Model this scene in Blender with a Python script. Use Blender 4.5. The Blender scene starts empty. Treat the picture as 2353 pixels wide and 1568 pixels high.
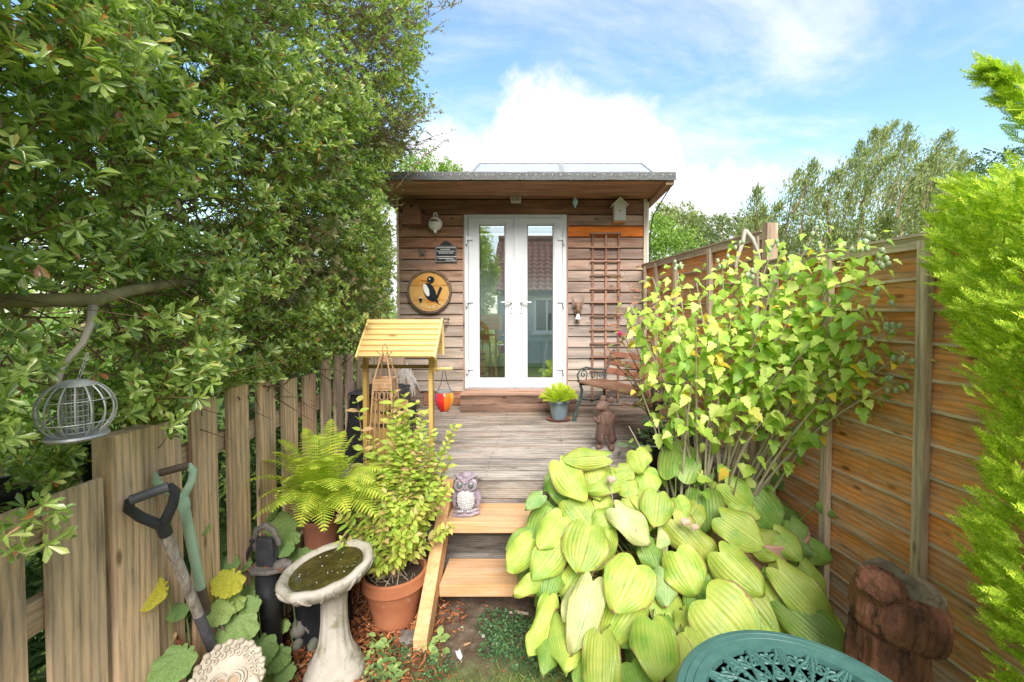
import bpy, math, random
import numpy as np
from mathutils import Vector, Matrix, Euler
random.seed(7)
rng = np.random.default_rng(7)
PI = math.pi
S = bpy.context.scene
COL = S.collection
# ------------------------------------------------------------------ camera
PITCH = math.radians(1.5); CH = 1.8; FP = 1000.0; PX = 1250.0; PY = 741.0
cd = bpy.data.cameras.new('camera'); cam = bpy.data.objects.new('camera', cd); COL.objects.link(cam)
cam.location = (0, 0, CH); cam.rotation_euler = (PI/2-PITCH, 0, 0)
cd.sensor_width = 36; cd.lens = 36*FP/2353; cd.shift_x = -(PX-1176.5)/2353; cd.shift_y = -(784-PY)/2353
cd.clip_start = 0.02; cd.clip_end = 1500
S.camera = cam
# ------------------------------------------------------------------ sky and sun
SUN_EL, SUN_AZ = math.radians(40), math.radians(171)      # behind the camera, a little to the left
w = bpy.data.worlds.new('World'); S.world = w; w.use_nodes = True
N = w.node_tree.nodes; L = w.node_tree.links
bg = N['Background']; bg.inputs[1].default_value = 0.078
sky = N.new('ShaderNodeTexSky'); sky.sky_type = 'NISHITA'; sky.sun_disc = False
sky.sun_elevation = SUN_EL; sky.sun_rotation = SUN_AZ; sky.air_density = 1.3; sky.dust_density = .35; sky.ozone_density = 2.5
def wm(op, a, b=None, c=None):
    n = N.new('ShaderNodeMath'); n.operation = op
    for i, v in enumerate((a, b, c)):
        if v is None: continue
        if isinstance(v, (int, float)): n.inputs[i].default_value = v
        else: L.new(v, n.inputs[i])
    return n.outputs[0]
tc = N.new('ShaderNodeTexCoord'); sp = N.new('ShaderNodeSeparateXYZ'); L.new(tc.outputs['Generated'], sp.inputs[0])
X_, Y_, Z_ = sp.outputs
def wsmooth(v, lo, hi):
    n = N.new('ShaderNodeMapRange'); n.interpolation_type = 'SMOOTHSTEP'
    L.new(v, n.inputs[0]); n.inputs[1].default_value = lo; n.inputs[2].default_value = hi
    return n.outputs[0]
def wnoise(vec, scale, det=8, rough=.6, dist=0):
    n = N.new('ShaderNodeTexNoise'); n.inputs['Scale'].default_value = scale; n.inputs['Detail'].default_value = det
    n.inputs['Roughness'].default_value = rough; n.inputs['Distortion'].default_value = dist; L.new(vec, n.inputs['Vector']); return n.outputs[0]
den = wm('ADD', wm('MAXIMUM', Z_, 0.0), 0.22)
cx = N.new('ShaderNodeCombineXYZ')
u_ = wm('DIVIDE', X_, den); v_ = wm('DIVIDE', Y_, den)
L.new(wm('ADD', wm('MULTIPLY', u_, .55), wm('MULTIPLY', v_, .45)), cx.inputs[0]); L.new(wm('ADD', wm('MULTIPLY', v_, 1.1), wm('MULTIPLY', u_, -.3)), cx.inputs[1])
cx.inputs[2].default_value = 3.1
n1 = wnoise(cx.outputs[0], 1.5, 9, .62, .5)
n2 = wnoise(cx.outputs[0], 5.5, 6, .6, .3)
streak = wm('MULTIPLY', wsmooth(wm('ADD', wm('MULTIPLY', n1, .8), wm('MULTIPLY', n2, .22)), .44, .72), .74)
# the cumulus bank low over the roof
yy = wm('MAXIMUM', Y_, .05)
a_ = wm('DIVIDE', X_, yy); b_ = wm('DIVIDE', Z_, yy)
n3 = wnoise(tc.outputs['Generated'], 6.0, 9, .6, .2)
d_ = wm('SQRT', wm('ADD', wm('POWER', wm('ABSOLUTE', wm('DIVIDE', wm('SUBTRACT', a_, .02), .56)), 2.0), wm('POWER', wm('ABSOLUTE', wm('DIVIDE', b_, .50)), 2.0)))
cum = wsmooth(wm('SUBTRACT', wm('ADD', d_, wm('MULTIPLY', n3, .9)), .45), 1.12, .84)
cum = wm('MULTIPLY', cum, wm('GREATER_THAN', Y_, .05))
hz = wm('MULTIPLY', wsmooth(Z_, .30, .0), .45)
over = wm('MAXIMUM', wsmooth(Z_, .50, .85), wsmooth(Y_, .15, -.35))   # extra cloud added out of view, overhead and behind, for more fill light
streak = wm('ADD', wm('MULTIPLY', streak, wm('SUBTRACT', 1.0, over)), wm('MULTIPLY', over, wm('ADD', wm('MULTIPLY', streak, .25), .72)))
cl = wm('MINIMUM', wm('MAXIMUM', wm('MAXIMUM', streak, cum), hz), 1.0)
mx = N.new('ShaderNodeMix'); mx.data_type = 'RGBA'; L.new(cl, mx.inputs[0])
hs = N.new('ShaderNodeMix'); hs.data_type = 'RGBA'; hs.blend_type = 'MULTIPLY'; hs.inputs[0].default_value = 1
L.new(sky.outputs[0], hs.inputs[6]); hs.inputs[7].default_value = (1.15, 1.28, 1.28, 1)
L.new(hs.outputs[2], mx.inputs[6]); mx.inputs[7].default_value = (5.6, 5.6, 5.65, 1)
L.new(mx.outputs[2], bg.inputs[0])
sd = bpy.data.lights.new('sun', 'SUN'); sd.energy = 2.2; sd.angle = math.radians(30); sd.color = (1, .96, .9)
so = bpy.data.objects.new('sun', sd); COL.objects.link(so)
sv = Vector((math.sin(SUN_AZ)*math.cos(SUN_EL), math.cos(SUN_AZ)*math.cos(SUN_EL), math.sin(SUN_EL)))
so.rotation_euler = (-sv).to_track_quat('-Z', 'Y').to_euler(); so.location = (0, -5, 12)
S.view_settings.view_transform = 'Standard'; S.view_settings.look = 'None'; S.view_settings.gamma = 1
S.view_settings.use_curve_mapping = False; S.view_settings.exposure = 1.55
# ------------------------------------------------------------------ pixel -> place (photo measured on a 2353 px wide copy)
_c, _s = math.cos(PITCH), math.sin(PITCH)
def ray(px, py):
    a = (px-PX)/FP; b = (PY-py)/FP
    return Vector((a, _c+b*_s, -_s+b*_c))
def P(px, py, Y):
    d = ray(px, py); return Vector((0, 0, CH)) + d*(Y/d.y)
def G(px, py, z=0.0):
    d = ray(px, py); return Vector((0, 0, CH)) + d*((z-CH)/d.z)
# ------------------------------------------------------------------ objects
WM = {}
def tag(o, label=None, cat=None, group=None, kind=None):
    if label: o['label'] = label
    if cat: o['category'] = cat
    if group: o['group'] = group
    if kind: o['kind'] = kind
    return o
def thing(name, label, cat, loc=(0, 0, 0), rz=0, group=None):
    o = bpy.data.objects.new(name, None); COL.objects.link(o); o.empty_display_size = .05
    o.location = loc; o.rotation_euler = (0, 0, rz)
    WM[o.name] = Matrix.Translation(Vector(loc)) @ Matrix.Rotation(rz, 4, 'Z')
    return tag(o, label, cat, group)
def link(name, me, parent=None, M=None):
    """M = wanted world matrix"""
    o = bpy.data.objects.new(name, me); COL.objects.link(o)
    M = M if M is not None else (WM[parent.name] if parent else Matrix.Identity(4))
    if parent is not None:
        o.parent = parent; o.matrix_basis = WM[parent.name].inverted() @ M
    else: o.matrix_basis = M
    WM[o.name] = M.copy()
    return o
class MB:
    def __init__(s): s.v = []; s.f = []
    def add(s, vs, fs):
        b = len(s.v); s.v += [tuple(x) for x in vs]; s.f += [tuple(b+i for i in f) for f in fs]; return s
    def bx(s, x0, x1, y0, y1, z0, z1):
        v = [(x, y, z) for z in (z0, z1) for y in (y0, y1) for x in (x0, x1)]
        return s.add(v, [(0, 2, 3, 1), (4, 5, 7, 6), (0, 1, 5, 4), (2, 6, 7, 3), (0, 4, 6, 2), (1, 3, 7, 5)])
    def box(s, c, d, R=None):
        R = R or Matrix.Identity(3); c = Vector(c)
        v = [c + R @ Vector((x*d[0]/2, y*d[1]/2, z*d[2]/2)) for z in (-1, 1) for y in (-1, 1) for x in (-1, 1)]
        return s.add(v, [(0, 2, 3, 1), (4, 5, 7, 6), (0, 1, 5, 4), (2, 6, 7, 3), (0, 4, 6, 2), (1, 3, 7, 5)])
    def beam(s, p0, p1, wd, ht, up=(0, 0, 1)):
        p0 = Vector(p0); p1 = Vector(p1); d = (p1-p0); ln = d.length; d.normalize()
        x = d.cross(Vector(up)); 
        if x.length < 1e-4: x = d.cross(Vector((1, 0, 0)))
        x.normalize(); z = x.cross(d)
        R = Matrix((x, d, z)).transposed()
        return s.box((p0+p1)/2, (wd, ln, ht), R)
    def tube(s, pts, rad, n=8, cap=True, flat=1.0):
        pts = [Vector(p) for p in pts]
        if not hasattr(rad, '__len__'): rad = [rad]*len(pts)
        b = len(s.v); nrm = None
        for i, p in enumerate(pts):
            t = (pts[min(i+1, len(pts)-1)] - pts[max(i-1, 0)])
            if t.length < 1e-9: t = Vector((0, 0, 1))
            t.normalize()
            if nrm is None: nrm = t.orthogonal().normalized()
            else:
                nrm = nrm - t*nrm.dot(t)
                nrm = nrm.normalized() if nrm.length > 1e-6 else t.orthogonal().normalized()
            bn = t.cross(nrm)
            for k in range(n):
                a = 2*PI*k/n
                s.v.append(tuple(p + (nrm*math.cos(a)*flat + bn*math.sin(a))*rad[i]))
        for i in range(len(pts)-1):
            for k in range(n):
                k2 = (k+1) % n
                s.f.append((b+i*n+k, b+i*n+k2, b+(i+1)*n+k2, b+(i+1)*n+k))
        if cap:
            s.f.append(tuple(b+k for k in range(n))[::-1]); e = b+(len(pts)-1)*n
            s.f.append(tuple(e+k for k in range(n)))
        return s
    def lathe(s, prof, c=(0, 0, 0), n=32, fn=None, R=None):
        c = Vector(c); b = len(s.v)
        for (r, z) in prof:
            for k in range(n):
                a = 2*PI*k/n; rr = r*(fn(a, z) if fn else 1)
                p = Vector((rr*math.cos(a), rr*math.sin(a), z))
                s.v.append(tuple(c + (R @ p if R else p)))
        for i in range(len(prof)-1):
            for k in range(n):
                k2 = (k+1) % n
                s.f.append((b+i*n+k, b+i*n+k2, b+(i+1)*n+k2, b+(i+1)*n+k))
        if prof[0][0] > 1e-5: s.f.append(tuple(b+k for k in range(n))[::-1])
        e = b+(len(prof)-1)*n
        if prof[-1][0] > 1e-5: s.f.append(tuple(e+k for k in range(n)))
        return s
    def ell(s, c, r, nu=16, nv=10, R=None, fn=None):
        c = Vector(c); b = len(s.v)
        if not hasattr(r, '__len__'): r = (r, r, r)
        for j in range(nv+1):
            th = PI*j/nv
            for i in range(nu):
                ph = 2*PI*i/nu
                d = Vector((math.sin(th)*math.cos(ph), math.sin(th)*math.sin(ph), math.cos(th)))
                k = fn(d) if fn else 1
                p = Vector((d.x*r[0], d.y*r[1], d.z*r[2]))*k
                s.v.append(tuple(c + (R @ p if R else p)))
        for j in range(nv):
            for i in range(nu):
                i2 = (i+1) % nu
                s.f.append((b+j*nu+i, b+(j+1)*nu+i, b+(j+1)*nu+i2, b+j*nu+i2))
        return s
    def prism(s, poly, t0, t1, M=None):
        """poly in local xy, extruded along local z from t0 to t1, M places it"""
        M = M or Matrix.Identity(4); n = len(poly)
        v = [M @ Vector((x, y, t0)) for x, y in poly] + [M @ Vector((x, y, t1)) for x, y in poly]
        f = [tuple(range(n))[::-1], tuple(range(n, 2*n))] + [(i, (i+1) % n, n+(i+1) % n, n+i) for i in range(n)]
        return s.add(v, f)
    def ring(s, poly, inner, t0, t1, M=None):
        M = M or Matrix.Identity(4); n = len(poly)
        v = [M @ Vector((x, y, t)) for t in (t0, t1) for q in (poly, inner) for x, y in q]
        f = []
        for i in range(n):
            j = (i+1) % n
            f += [(i, n+i, n+j, j), (2*n+i, 2*n+j, 3*n+j, 3*n+i), (i, j, 2*n+j, 2*n+i), (n+i, 3*n+i, 3*n+j, n+j)]
        return s.add(v, f)
    def build(s, name, mat, parent=None, smooth=False, color=None, ang=40, bevel=0, label=None, origin=None):
        vs = [Vector(v) for v in s.v]
        if parent is not None: M = WM[parent.name]
        else:
            if origin is None:
                xs = [v.x for v in vs]; ys = [v.y for v in vs]; zs = [v.z for v in vs]
                origin = ((min(xs)+max(xs))/2, (min(ys)+max(ys))/2, min(zs))
            M = Matrix.Translation(Vector(origin))
        Mi = M.inverted()
        me = bpy.data.meshes.new(name); me.from_pydata([Mi @ v for v in vs], [], s.f)
        if smooth:
            me.polygons.foreach_set('use_smooth', [True]*len(me.polygons)); me.set_sharp_from_angle(angle=math.radians(ang))
        me.materials.append(mat); me.update()
        o = link(name, me, parent, M)
        if color: o.color = (*color, 1) if len(color) == 3 else color
        if bevel:
            m = o.modifiers.new('bevel', 'BEVEL'); m.width = bevel; m.segments = 2; m.limit_method = 'ANGLE'
        if label: o['label'] = label
        return o
def arr_mesh(name, V, F, mat, smooth=False):
    me = bpy.data.meshes.new(name); V = np.asarray(V, dtype=np.float32); F = np.asarray(F, dtype=np.int32); k = F.shape[1]
    me.vertices.add(len(V)); me.vertices.foreach_set('co', V.ravel())
    me.loops.add(F.size); me.loops.foreach_set('vertex_index', F.ravel())
    me.polygons.add(len(F)); me.polygons.foreach_set('loop_start', np.arange(0, F.size, k, dtype=np.int32))
    if smooth: me.polygons.foreach_set('use_smooth', np.ones(len(F), dtype=bool))
    me.update(calc_edges=True); me.materials.append(mat); return me
def norm(a): return a/np.maximum(np.linalg.norm(a, axis=-1, keepdims=True), 1e-9)
def frames(d, n):
    d = norm(d); x = norm(np.cross(d, n)); z = np.cross(x, d)
    return np.stack([x, d, z], axis=-1)
def cloud(tv, tf, pos, R, sc):
    tv = np.asarray(tv, float); tf = np.asarray(tf); Nn = len(pos)
    sc = np.asarray(sc, float)
    if sc.ndim == 1: sc = sc[:, None].repeat(3, 1)
    V = np.einsum('nij,nkj->nki', R, tv[None]*sc[:, None, :]) + pos[:, None, :]
    F = tf[None] + (np.arange(Nn)*len(tv))[:, None, None]
    return V.reshape(-1, 3), F.reshape(-1, tf.shape[1])
def rdir(n): return norm(rng.normal(size=(n, 3)))
def M4(R, p, s=1.0):
    M = Matrix([[R[i][j]*s for j in range(3)] + [p[i]] for i in range(3)] + [[0, 0, 0, 1]]); return M
# leaf templates: along +Y, facing +Z
def leaf8(w=.36, y1=.35, y2=.7, w1=1., w2=.85, fold=.06, curl=-.1):
    a = w/2
    v = [(0, 0, 0), (-a*w1, y1, fold), (0, y1, .0), (a*w1, y1, fold), (-a*w2, y2, fold+curl*.4), (0, y2, curl*.4), (a*w2, y2, fold+curl*.4), (0, 1, curl)]
    f = [(0, 2, 1), (0, 3, 2), (1, 2, 5), (1, 5, 4), (2, 3, 6), (2, 6, 5), (4, 5, 7), (5, 6, 7)]
    return np.array(v), np.array(f)
def leaf4(w=.4, fold=.05):
    return np.array([(0, 0, 0), (-w/2, .55, fold), (0, .55, 0), (w/2, .55, fold), (0, 1, -.03)]), np.array([(0, 2, 1), (0, 3, 2), (1, 2, 4), (2, 3, 4)])
def outline_leaf(pts, fold=.12, droop=-.15):
    """pts = right half outline from base to tip [(x,y)...]; fan around the midrib"""
    v = []; f = []
    ys = [p[1] for p in pts]; 
    mid = []
    for (x, y) in pts:
        v.append((0, max(min(y, 1), 0), droop*max(y, 0)**2)); v.append((x, y, fold*abs(x)*1.2+droop*max(y, 0)**2)); v.append((-x, y, fold*abs(x)*1.2+droop*max(y, 0)**2))
    for i in range(len(pts)-1):
        a = 3*i; b = a+3
        f += [(a, a+1, b+1), (a, b+1, b), (a, b, b+2), (a, b+2, a+2)]
    return np.array(v), np.array(f)
# ------------------------------------------------------------------ materials
def newmat(name):
    m = bpy.data.materials.new(name); m.use_nodes = True; nt = m.node_tree
    return m, nt.nodes, nt.links, nt.nodes['Principled BSDF']
def nd(Nn, t, **kw):
    n = Nn.new(t)
    for k, v in kw.items():
        if hasattr(n, k): setattr(n, k, v)
        else: n.inputs[k].default_value = v
    return n
def ramp(Nn, Lk, fac, cols, interp='LINEAR'):
    r = Nn.new('ShaderNodeValToRGB'); Lk.new(fac, r.inputs[0]); r.color_ramp.interpolation = interp
    el = r.color_ramp.elements; n = len(cols)
    for i, c in enumerate(cols):
        pos, c = (c if len(c) == 2 else (i/max(n-1, 1), c))
        e = el[i] if i < 2 else el.new(pos)
        e.position = pos; e.color = (*c, 1)
    return r.outputs[0]
def offset_coords(Nn, Lk, scale, which='Object'):
    tc = Nn.new('ShaderNodeTexCoord'); oi = Nn.new('ShaderNodeObjectInfo')
    vm = Nn.new('ShaderNodeVectorMath'); vm.operation = 'MULTIPLY_ADD'
    cb = Nn.new('ShaderNodeCombineXYZ')
    for i in range(3):
        q = Nn.new('ShaderNodeMath'); q.operation = 'MULTIPLY'; q.inputs[1].default_value = (13.7, 29.3, 7.9)[i]; Lk.new(oi.outputs['Random'], q.inputs[0]); Lk.new(q.outputs[0], cb.inputs[i])
    Lk.new(tc.outputs[which], vm.inputs[0]); vm.inputs[1].default_value = scale; Lk.new(cb.outputs[0], vm.inputs[2])
    return vm.outputs[0], oi
def wood(name, axis, rough=.75, grain=1.0, contrast=1.0, weather=(.33, .30, .28), bump=.25, fine=90, boost=(1.42, 1.30, 1.20), along=2.2):
    """base colour = object colour; alpha of the object colour below 1 mixes in patchy silvery weathering"""
    m, Nn, Lk, b = newmat(name)
    sc = [fine, fine, fine]; sc[axis] = along
    v, oi = offset_coords(Nn, Lk, tuple(sc))
    n1 = nd(Nn, 'ShaderNodeTexNoise', Scale=1.0, Detail=6, Roughness=.65, Distortion=.6); Lk.new(v, n1.inputs[0])
    sc2 = [10]*3; sc2[axis] = 1.3
    v2, _ = offset_coords(Nn, Lk, tuple(sc2))
    n2 = nd(Nn, 'ShaderNodeTexNoise', Scale=1.0, Detail=5, Roughness=.6, Distortion=.4); Lk.new(v2, n2.inputs[0])
    # cathedral grain
    wv = nd(Nn, 'ShaderNodeTexWave', wave_type='BANDS', Scale=1.1, Distortion=5.5, Detail=3); wv.bands_direction = 'XYZ'[(axis+1) % 3] if axis != 2 else 'Y'
    Lk.new(v2, wv.inputs[0])
    g1 = ramp(Nn, Lk, n1.outputs[0], [(.25, (1-.50*contrast,)*3), (.45, (1, 1, 1)), (.8, (1.22, 1.2, 1.16))])
    g2 = ramp(Nn, Lk, n2.outputs[0], [(.3, (1-.36*contrast,)*3), (.55, (1, 1, 1)), (.75, (1.15, 1.12, 1.08))])
    g3 = ramp(Nn, Lk, wv.outputs[0], [(.0, (1-.22*contrast*grain,)*3), (.5, (1, 1, 1))])
    def mul(a, c):
        x = Nn.new('ShaderNodeMix'); x.data_type = 'RGBA'; x.blend_type = 'MULTIPLY'; x.inputs[0].default_value = 1; Lk.new(a, x.inputs[6]); Lk.new(c, x.inputs[7]); return x.outputs[2]
    # knots
    vk, _ = offset_coords(Nn, Lk, tuple([9 if i != axis else 3.2 for i in range(3)]))
    vo = nd(Nn, 'ShaderNodeTexVoronoi', Scale=1.0); Lk.new(vk, vo.inputs[0])
    kn = ramp(Nn, Lk, vo.outputs[0], [(.05, (.38, .33, .3)), (.13, (1, 1, 1))])
    # weathering mix by (1-alpha)
    am = Nn.new('ShaderNodeMath'); am.operation = 'SUBTRACT'; am.inputs[0].default_value = 1; Lk.new(oi.outputs['Alpha'], am.inputs[1])
    n3 = nd(Nn, 'ShaderNodeTexNoise', Scale=1.7, Detail=6, Roughness=.7); Lk.new(v2, n3.inputs[0])
    mr = Nn.new('ShaderNodeMath'); mr.operation = 'MULTIPLY_ADD'; Lk.new(n3.outputs[0], mr.inputs[0]); mr.inputs[1].default_value = 3.0; mr.inputs[2].default_value = -1.5
    ak = Nn.new('ShaderNodeMath'); ak.operation = 'MULTIPLY'; ak.use_clamp = True; Lk.new(am.outputs[0], ak.inputs[0]); ak.inputs[1].default_value = 3
    aq = Nn.new('ShaderNodeMath'); aq.operation = 'MULTIPLY'; Lk.new(ak.outputs[0], aq.inputs[0]); Lk.new(mr.outputs[0], aq.inputs[1])
    ad = Nn.new('ShaderNodeMath'); ad.operation = 'ADD'; ad.use_clamp = True; Lk.new(aq.outputs[0], ad.inputs[0]); Lk.new(am.outputs[0], ad.inputs[1])
    ml = Nn.new('ShaderNodeMath'); ml.operation = 'MULTIPLY'; Lk.new(ad.outputs[0], ml.inputs[0])
    gt = Nn.new('ShaderNodeMath'); gt.operation = 'GREATER_THAN'; gt.inputs[1].default_value = .01; Lk.new(am.outputs[0], gt.inputs[0]); Lk.new(gt.outputs[0], ml.inputs[1])
    mw = Nn.new('ShaderNodeMix'); mw.data_type = 'RGBA'; Lk.new(ml.outputs[0], mw.inputs[0]); Lk.new(oi.outputs['Color'], mw.inputs[6]); mw.inputs[7].default_value = (*weather, 1)
    wm_ = Nn.new('ShaderNodeMix'); wm_.data_type = 'RGBA'; wm_.blend_type = 'MULTIPLY'; wm_.inputs[0].default_value = 1; Lk.new(mw.outputs[2], wm_.inputs[6]); wm_.inputs[7].default_value = (*boost, 1)
    c = mul(mul(mul(mul(wm_.outputs[2], g1), g2), g3), kn)
    Lk.new(c, b.inputs['Base Color']); b.inputs['Roughness'].default_value = rough; b.inputs['Specular IOR Level'].default_value = .25
    bp = nd(Nn, 'ShaderNodeBump', Strength=bump, Distance=.004); Lk.new(n1.outputs[0], bp.inputs['Height']); Lk.new(bp.outputs[0], b.inputs['Normal'])
    return m
def plain(name, cols, scale=8, rough=.6, bump=.15, dist=.003, metal=0, spec=.4, detail=6, spots=None, coat=0, stretch=(1, 1, 1)):
    m, Nn, Lk, b = newmat(name)
    v, oi = offset_coords(Nn, Lk, stretch)
    n1 = nd(Nn, 'ShaderNodeTexNoise', Scale=scale, Detail=detail, Roughness=.6); Lk.new(v, n1.inputs[0])
    k = len(cols)
    c = ramp(Nn, Lk, n1.outputs[0], [(.3+.4*i/max(k-1, 1), cc) for i, cc in enumerate(cols)])
    if spots:
        n2 = nd(Nn, 'ShaderNodeTexNoise', Scale=spots[1], Detail=8, Roughness=.7); Lk.new(v, n2.inputs[0])
        fr = ramp(Nn, Lk, n2.outputs[0], [(spots[2], (0, 0, 0)), (spots[2]+.12, (1, 1, 1))])
        x = Nn.new('ShaderNodeMix'); x.data_type = 'RGBA'; Lk.new(fr, x.inputs[0]); Lk.new(c, x.inputs[6]); x.inputs[7].default_value = (*spots[0], 1); c = x.outputs[2]
    Lk.new(c, b.inputs['Base Color']); b.inputs['Roughness'].default_value = rough; b.inputs['Metallic'].default_value = metal
    b.inputs['Specular IOR Level'].default_value = spec; b.inputs['Coat Weight'].default_value = coat
    if bump:
        n3 = nd(Nn, 'ShaderNodeTexNoise', Scale=scale*5, Detail=5, Roughness=.65); Lk.new(v, n3.inputs[0])
        bp = nd(Nn, 'ShaderNodeBump', Strength=bump, Distance=dist); Lk.new(n3.outputs[0], bp.inputs['Height']); Lk.new(bp.outputs[0], b.inputs['Normal'])
    return m
def leafmat(name, cols, rough=.45, transl=.3, spec=.4, vary=.25, vein=None):
    """leaf colour picked at random per leaf (mesh island + object)"""
    m, Nn, Lk, b = newmat(name)
    ge = Nn.new('ShaderNodeNewGeometry'); oi = Nn.new('ShaderNodeObjectInfo')
    ad = Nn.new('ShaderNodeMath'); ad.operation = 'ADD'; Lk.new(ge.outputs['Random Per Island'], ad.inputs[0]); Lk.new(oi.outputs['Random'], ad.inputs[1])
    fr = Nn.new('ShaderNodeMath'); fr.operation = 'FRACT'; Lk.new(ad.outputs[0], fr.inputs[0])
    c = ramp(Nn, Lk, fr.outputs[0], cols)
    tc = Nn.new('ShaderNodeTexCoord')
    n1 = nd(Nn, 'ShaderNodeTexNoise', Scale=25.0, Detail=4, Roughness=.6); Lk.new(tc.outputs['Object'], n1.inputs[0])
    g = ramp(Nn, Lk, n1.outputs[0], [(.3, (1-vary,)*3), (.7, (1+vary,)*3)])
    x = Nn.new('ShaderNodeMix'); x.data_type = 'RGBA'; x.blend_type = 'MULTIPLY'; x.inputs[0].default_value = 1; Lk.new(c, x.inputs[6]); Lk.new(g, x.inputs[7]); c = x.outputs[2]
    Lk.new(c, b.inputs['Base Color']); b.inputs['Roughness'].default_value = rough; b.inputs['Specular IOR Level'].default_value = spec
    tr = Nn.new('ShaderNodeBsdfTranslucent'); y = Nn.new('ShaderNodeMix'); y.data_type = 'RGBA'; y.blend_type = 'MULTIPLY'; y.inputs[0].default_value = 1
    Lk.new(c, y.inputs[6]); y.inputs[7].default_value = (1.3, 1.45, .6, 1); Lk.new(y.outputs[2], tr.inputs[0])
    ms = Nn.new('ShaderNodeMixShader'); ms.inputs[0].default_value = transl; Lk.new(b.outputs[0], ms.inputs[1]); Lk.new(tr.outputs[0], ms.inputs[2])
    Lk.new(ms.outputs[0], Nn['Material Output'].inputs[0])
    return m
def flat(name, col, rough=.5, metal=0, spec=.4):
    return plain(name, [tuple(x*.88 for x in col), tuple(min(1, x*1.08) for x in col)], 14, rough, .06, .002, metal, spec)
M = {}
M['woodX'] = wood('weathered_cladding_wood', 0, contrast=1.25)
M['woodY'] = wood('weathered_fence_wood', 1, weather=(.46, .40, .34), fine=60, along=4)
M['woodZ'] = wood('weathered_picket_wood', 2, weather=(.36, .31, .265), fine=95, contrast=1.2, along=5, boost=(1.6, 1.42, 1.26))
M['deck'] = wood('ribbed_deck_wood', 0, weather=(.42, .395, .375), boost=(1.22, 1.2, 1.18), along=9, contrast=1.7, fine=110, bump=.8)
M['newX'] = wood('fresh_step_timber', 0, rough=.6, contrast=.45, weather=(.5, .42, .34), fine=60)
M['newY'] = wood('fresh_stringer_timber', 1, rough=.6, contrast=.45, weather=(.5, .42, .34), fine=60)
M['upvc'] = plain('white_upvc', [(.64, .65, .67), (.72, .73, .74)], 3, .3, .03, .001)
M['white'] = flat('white_paint', (.70, .69, .66))
M['felt'] = plain('grey_roof_felt', [(.09, .09, .09), (.19, .19, .19)], 40, .9, .8, .004, spots=((.32, .33, .34), 160, .56))
M['dark'] = flat('dark_gap', (.02, .018, .016), .9)
M['terra'] = plain('terracotta', [(.36, .12, .055), (.50, .19, .09)], 7, .8, .2, .002, spots=((.52, .36, .27), 16, .60))
M['terra_old'] = plain('dark_terracotta', [(.20, .075, .045), (.30, .11, .065)], 7, .8, .2, .002)
M['pinkpot'] = plain('pink_stoneware', [(.50, .28, .20), (.60, .36, .27)], 7, .7, .2, .002)
M['stone'] = plain('cast_stone', [(.36, .32, .27), (.54, .50, .44)], 6, .85, .35, .004, spots=((.24, .23, .15), 11, .53))
M['cream'] = plain('cream_cast_stone', [(.36, .29, .21), (.56, .50, .41)], 9, .75, .3, .003, spots=((.36, .24, .13), 20, .60))
M['iron'] = plain('black_cast_iron', [(.02, .02, .024), (.06, .06, .07)], 14, .55, .4, .003, spots=((.16, .14, .12), 30, .62))
M['rustiron'] = plain('worn_cast_iron', [(.09, .08, .075), (.20, .18, .165)], 18, .7, .5, .003, spots=((.25, .12, .06), 30, .60))
M['blackplastic'] = plain('black_plastic', [(.012, .013, .016), (.03, .032, .036)], 10, .5, .2, .002, spots=((.16, .16, .17), 160, .69))
M['galv'] = plain('galvanised_metal', [(.30, .31, .32), (.48, .48, .47)], 22, .5, .3, .002, metal=.5)
M['wire'] = plain('old_steel_wire', [(.34, .34, .33), (.52, .51, .48)], 40, .5, .2, .001, metal=.4)
M['rustwire'] = plain('rusty_wire', [(.08, .05, .035), (.16, .10, .07)], 40, .7, .2, .001)
M['soil'] = plain('potting_soil', [(.035, .024, .018), (.09, .06, .04)], 40, .95, 1.0, .01)
M['bark'] = plain('tree_bark', [(.22, .18, .09), (.44, .36, .18)], 12, .9, .8, .006, spots=((.20, .24, .08), 8, .55))
M['twig'] = plain('brown_twigs', [(.16, .09, .055), (.34, .22, .14)], 12, .85, .3, .002)
M['pale_twig'] = plain('pale_stems', [(.36, .30, .21), (.52, .45, .34)], 12, .8, .3, .002)
M['greenstem'] = plain('green_stems', [(.13, .20, .05), (.20, .28, .08)], 12, .7, .1, .001)
M['wellroof'] = wood('cream_treated_timber', 0, rough=.65, contrast=.35, fine=50)
M['wellpost'] = wood('treated_post_timber', 2, rough=.65, contrast=.5, fine=60)
M['hedge'] = leafmat('evergreen_leaves', [(.0, (.12, .21, .05)), (.3, (.27, .38, .09)), (.6, (.40, .52, .14)), (.85, (.54, .62, .22)), (.955, (.60, .62, .20)), (.97, (.50, .22, .08)), (1.0, (.40, .15, .08))], .24, .42, .7)
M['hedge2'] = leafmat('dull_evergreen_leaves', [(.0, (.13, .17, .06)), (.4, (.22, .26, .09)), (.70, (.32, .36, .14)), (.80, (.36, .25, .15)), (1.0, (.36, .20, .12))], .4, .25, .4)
M['hosta'] = None
M['fern'] = leafmat('golden_fern', [(.0, (.34, .46, .05)), (.5, (.52, .62, .08)), (1.0, (.70, .70, .10))], .5, .35, .3, .15)
M['shrub'] = leafmat('golden_shrub_leaves', [(.0, (.34, .50, .09)), (.4, (.50, .60, .11)), (.75, (.56, .60, .14)), (.88, (.66, .50, .22)), (1.0, (.66, .40, .24))], .45, .35, .35, .15)
M['hibi'] = leafmat('hibiscus_leaves', [(.0, (.24, .44, .07)), (.3, (.40, .58, .09)), (.6, (.54, .68, .13)), (.93, (.70, .76, .24)), (.945, (.84, .60, .06)), (1.0, (.88, .58, .10))], .45, .35, .35, .15)
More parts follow.
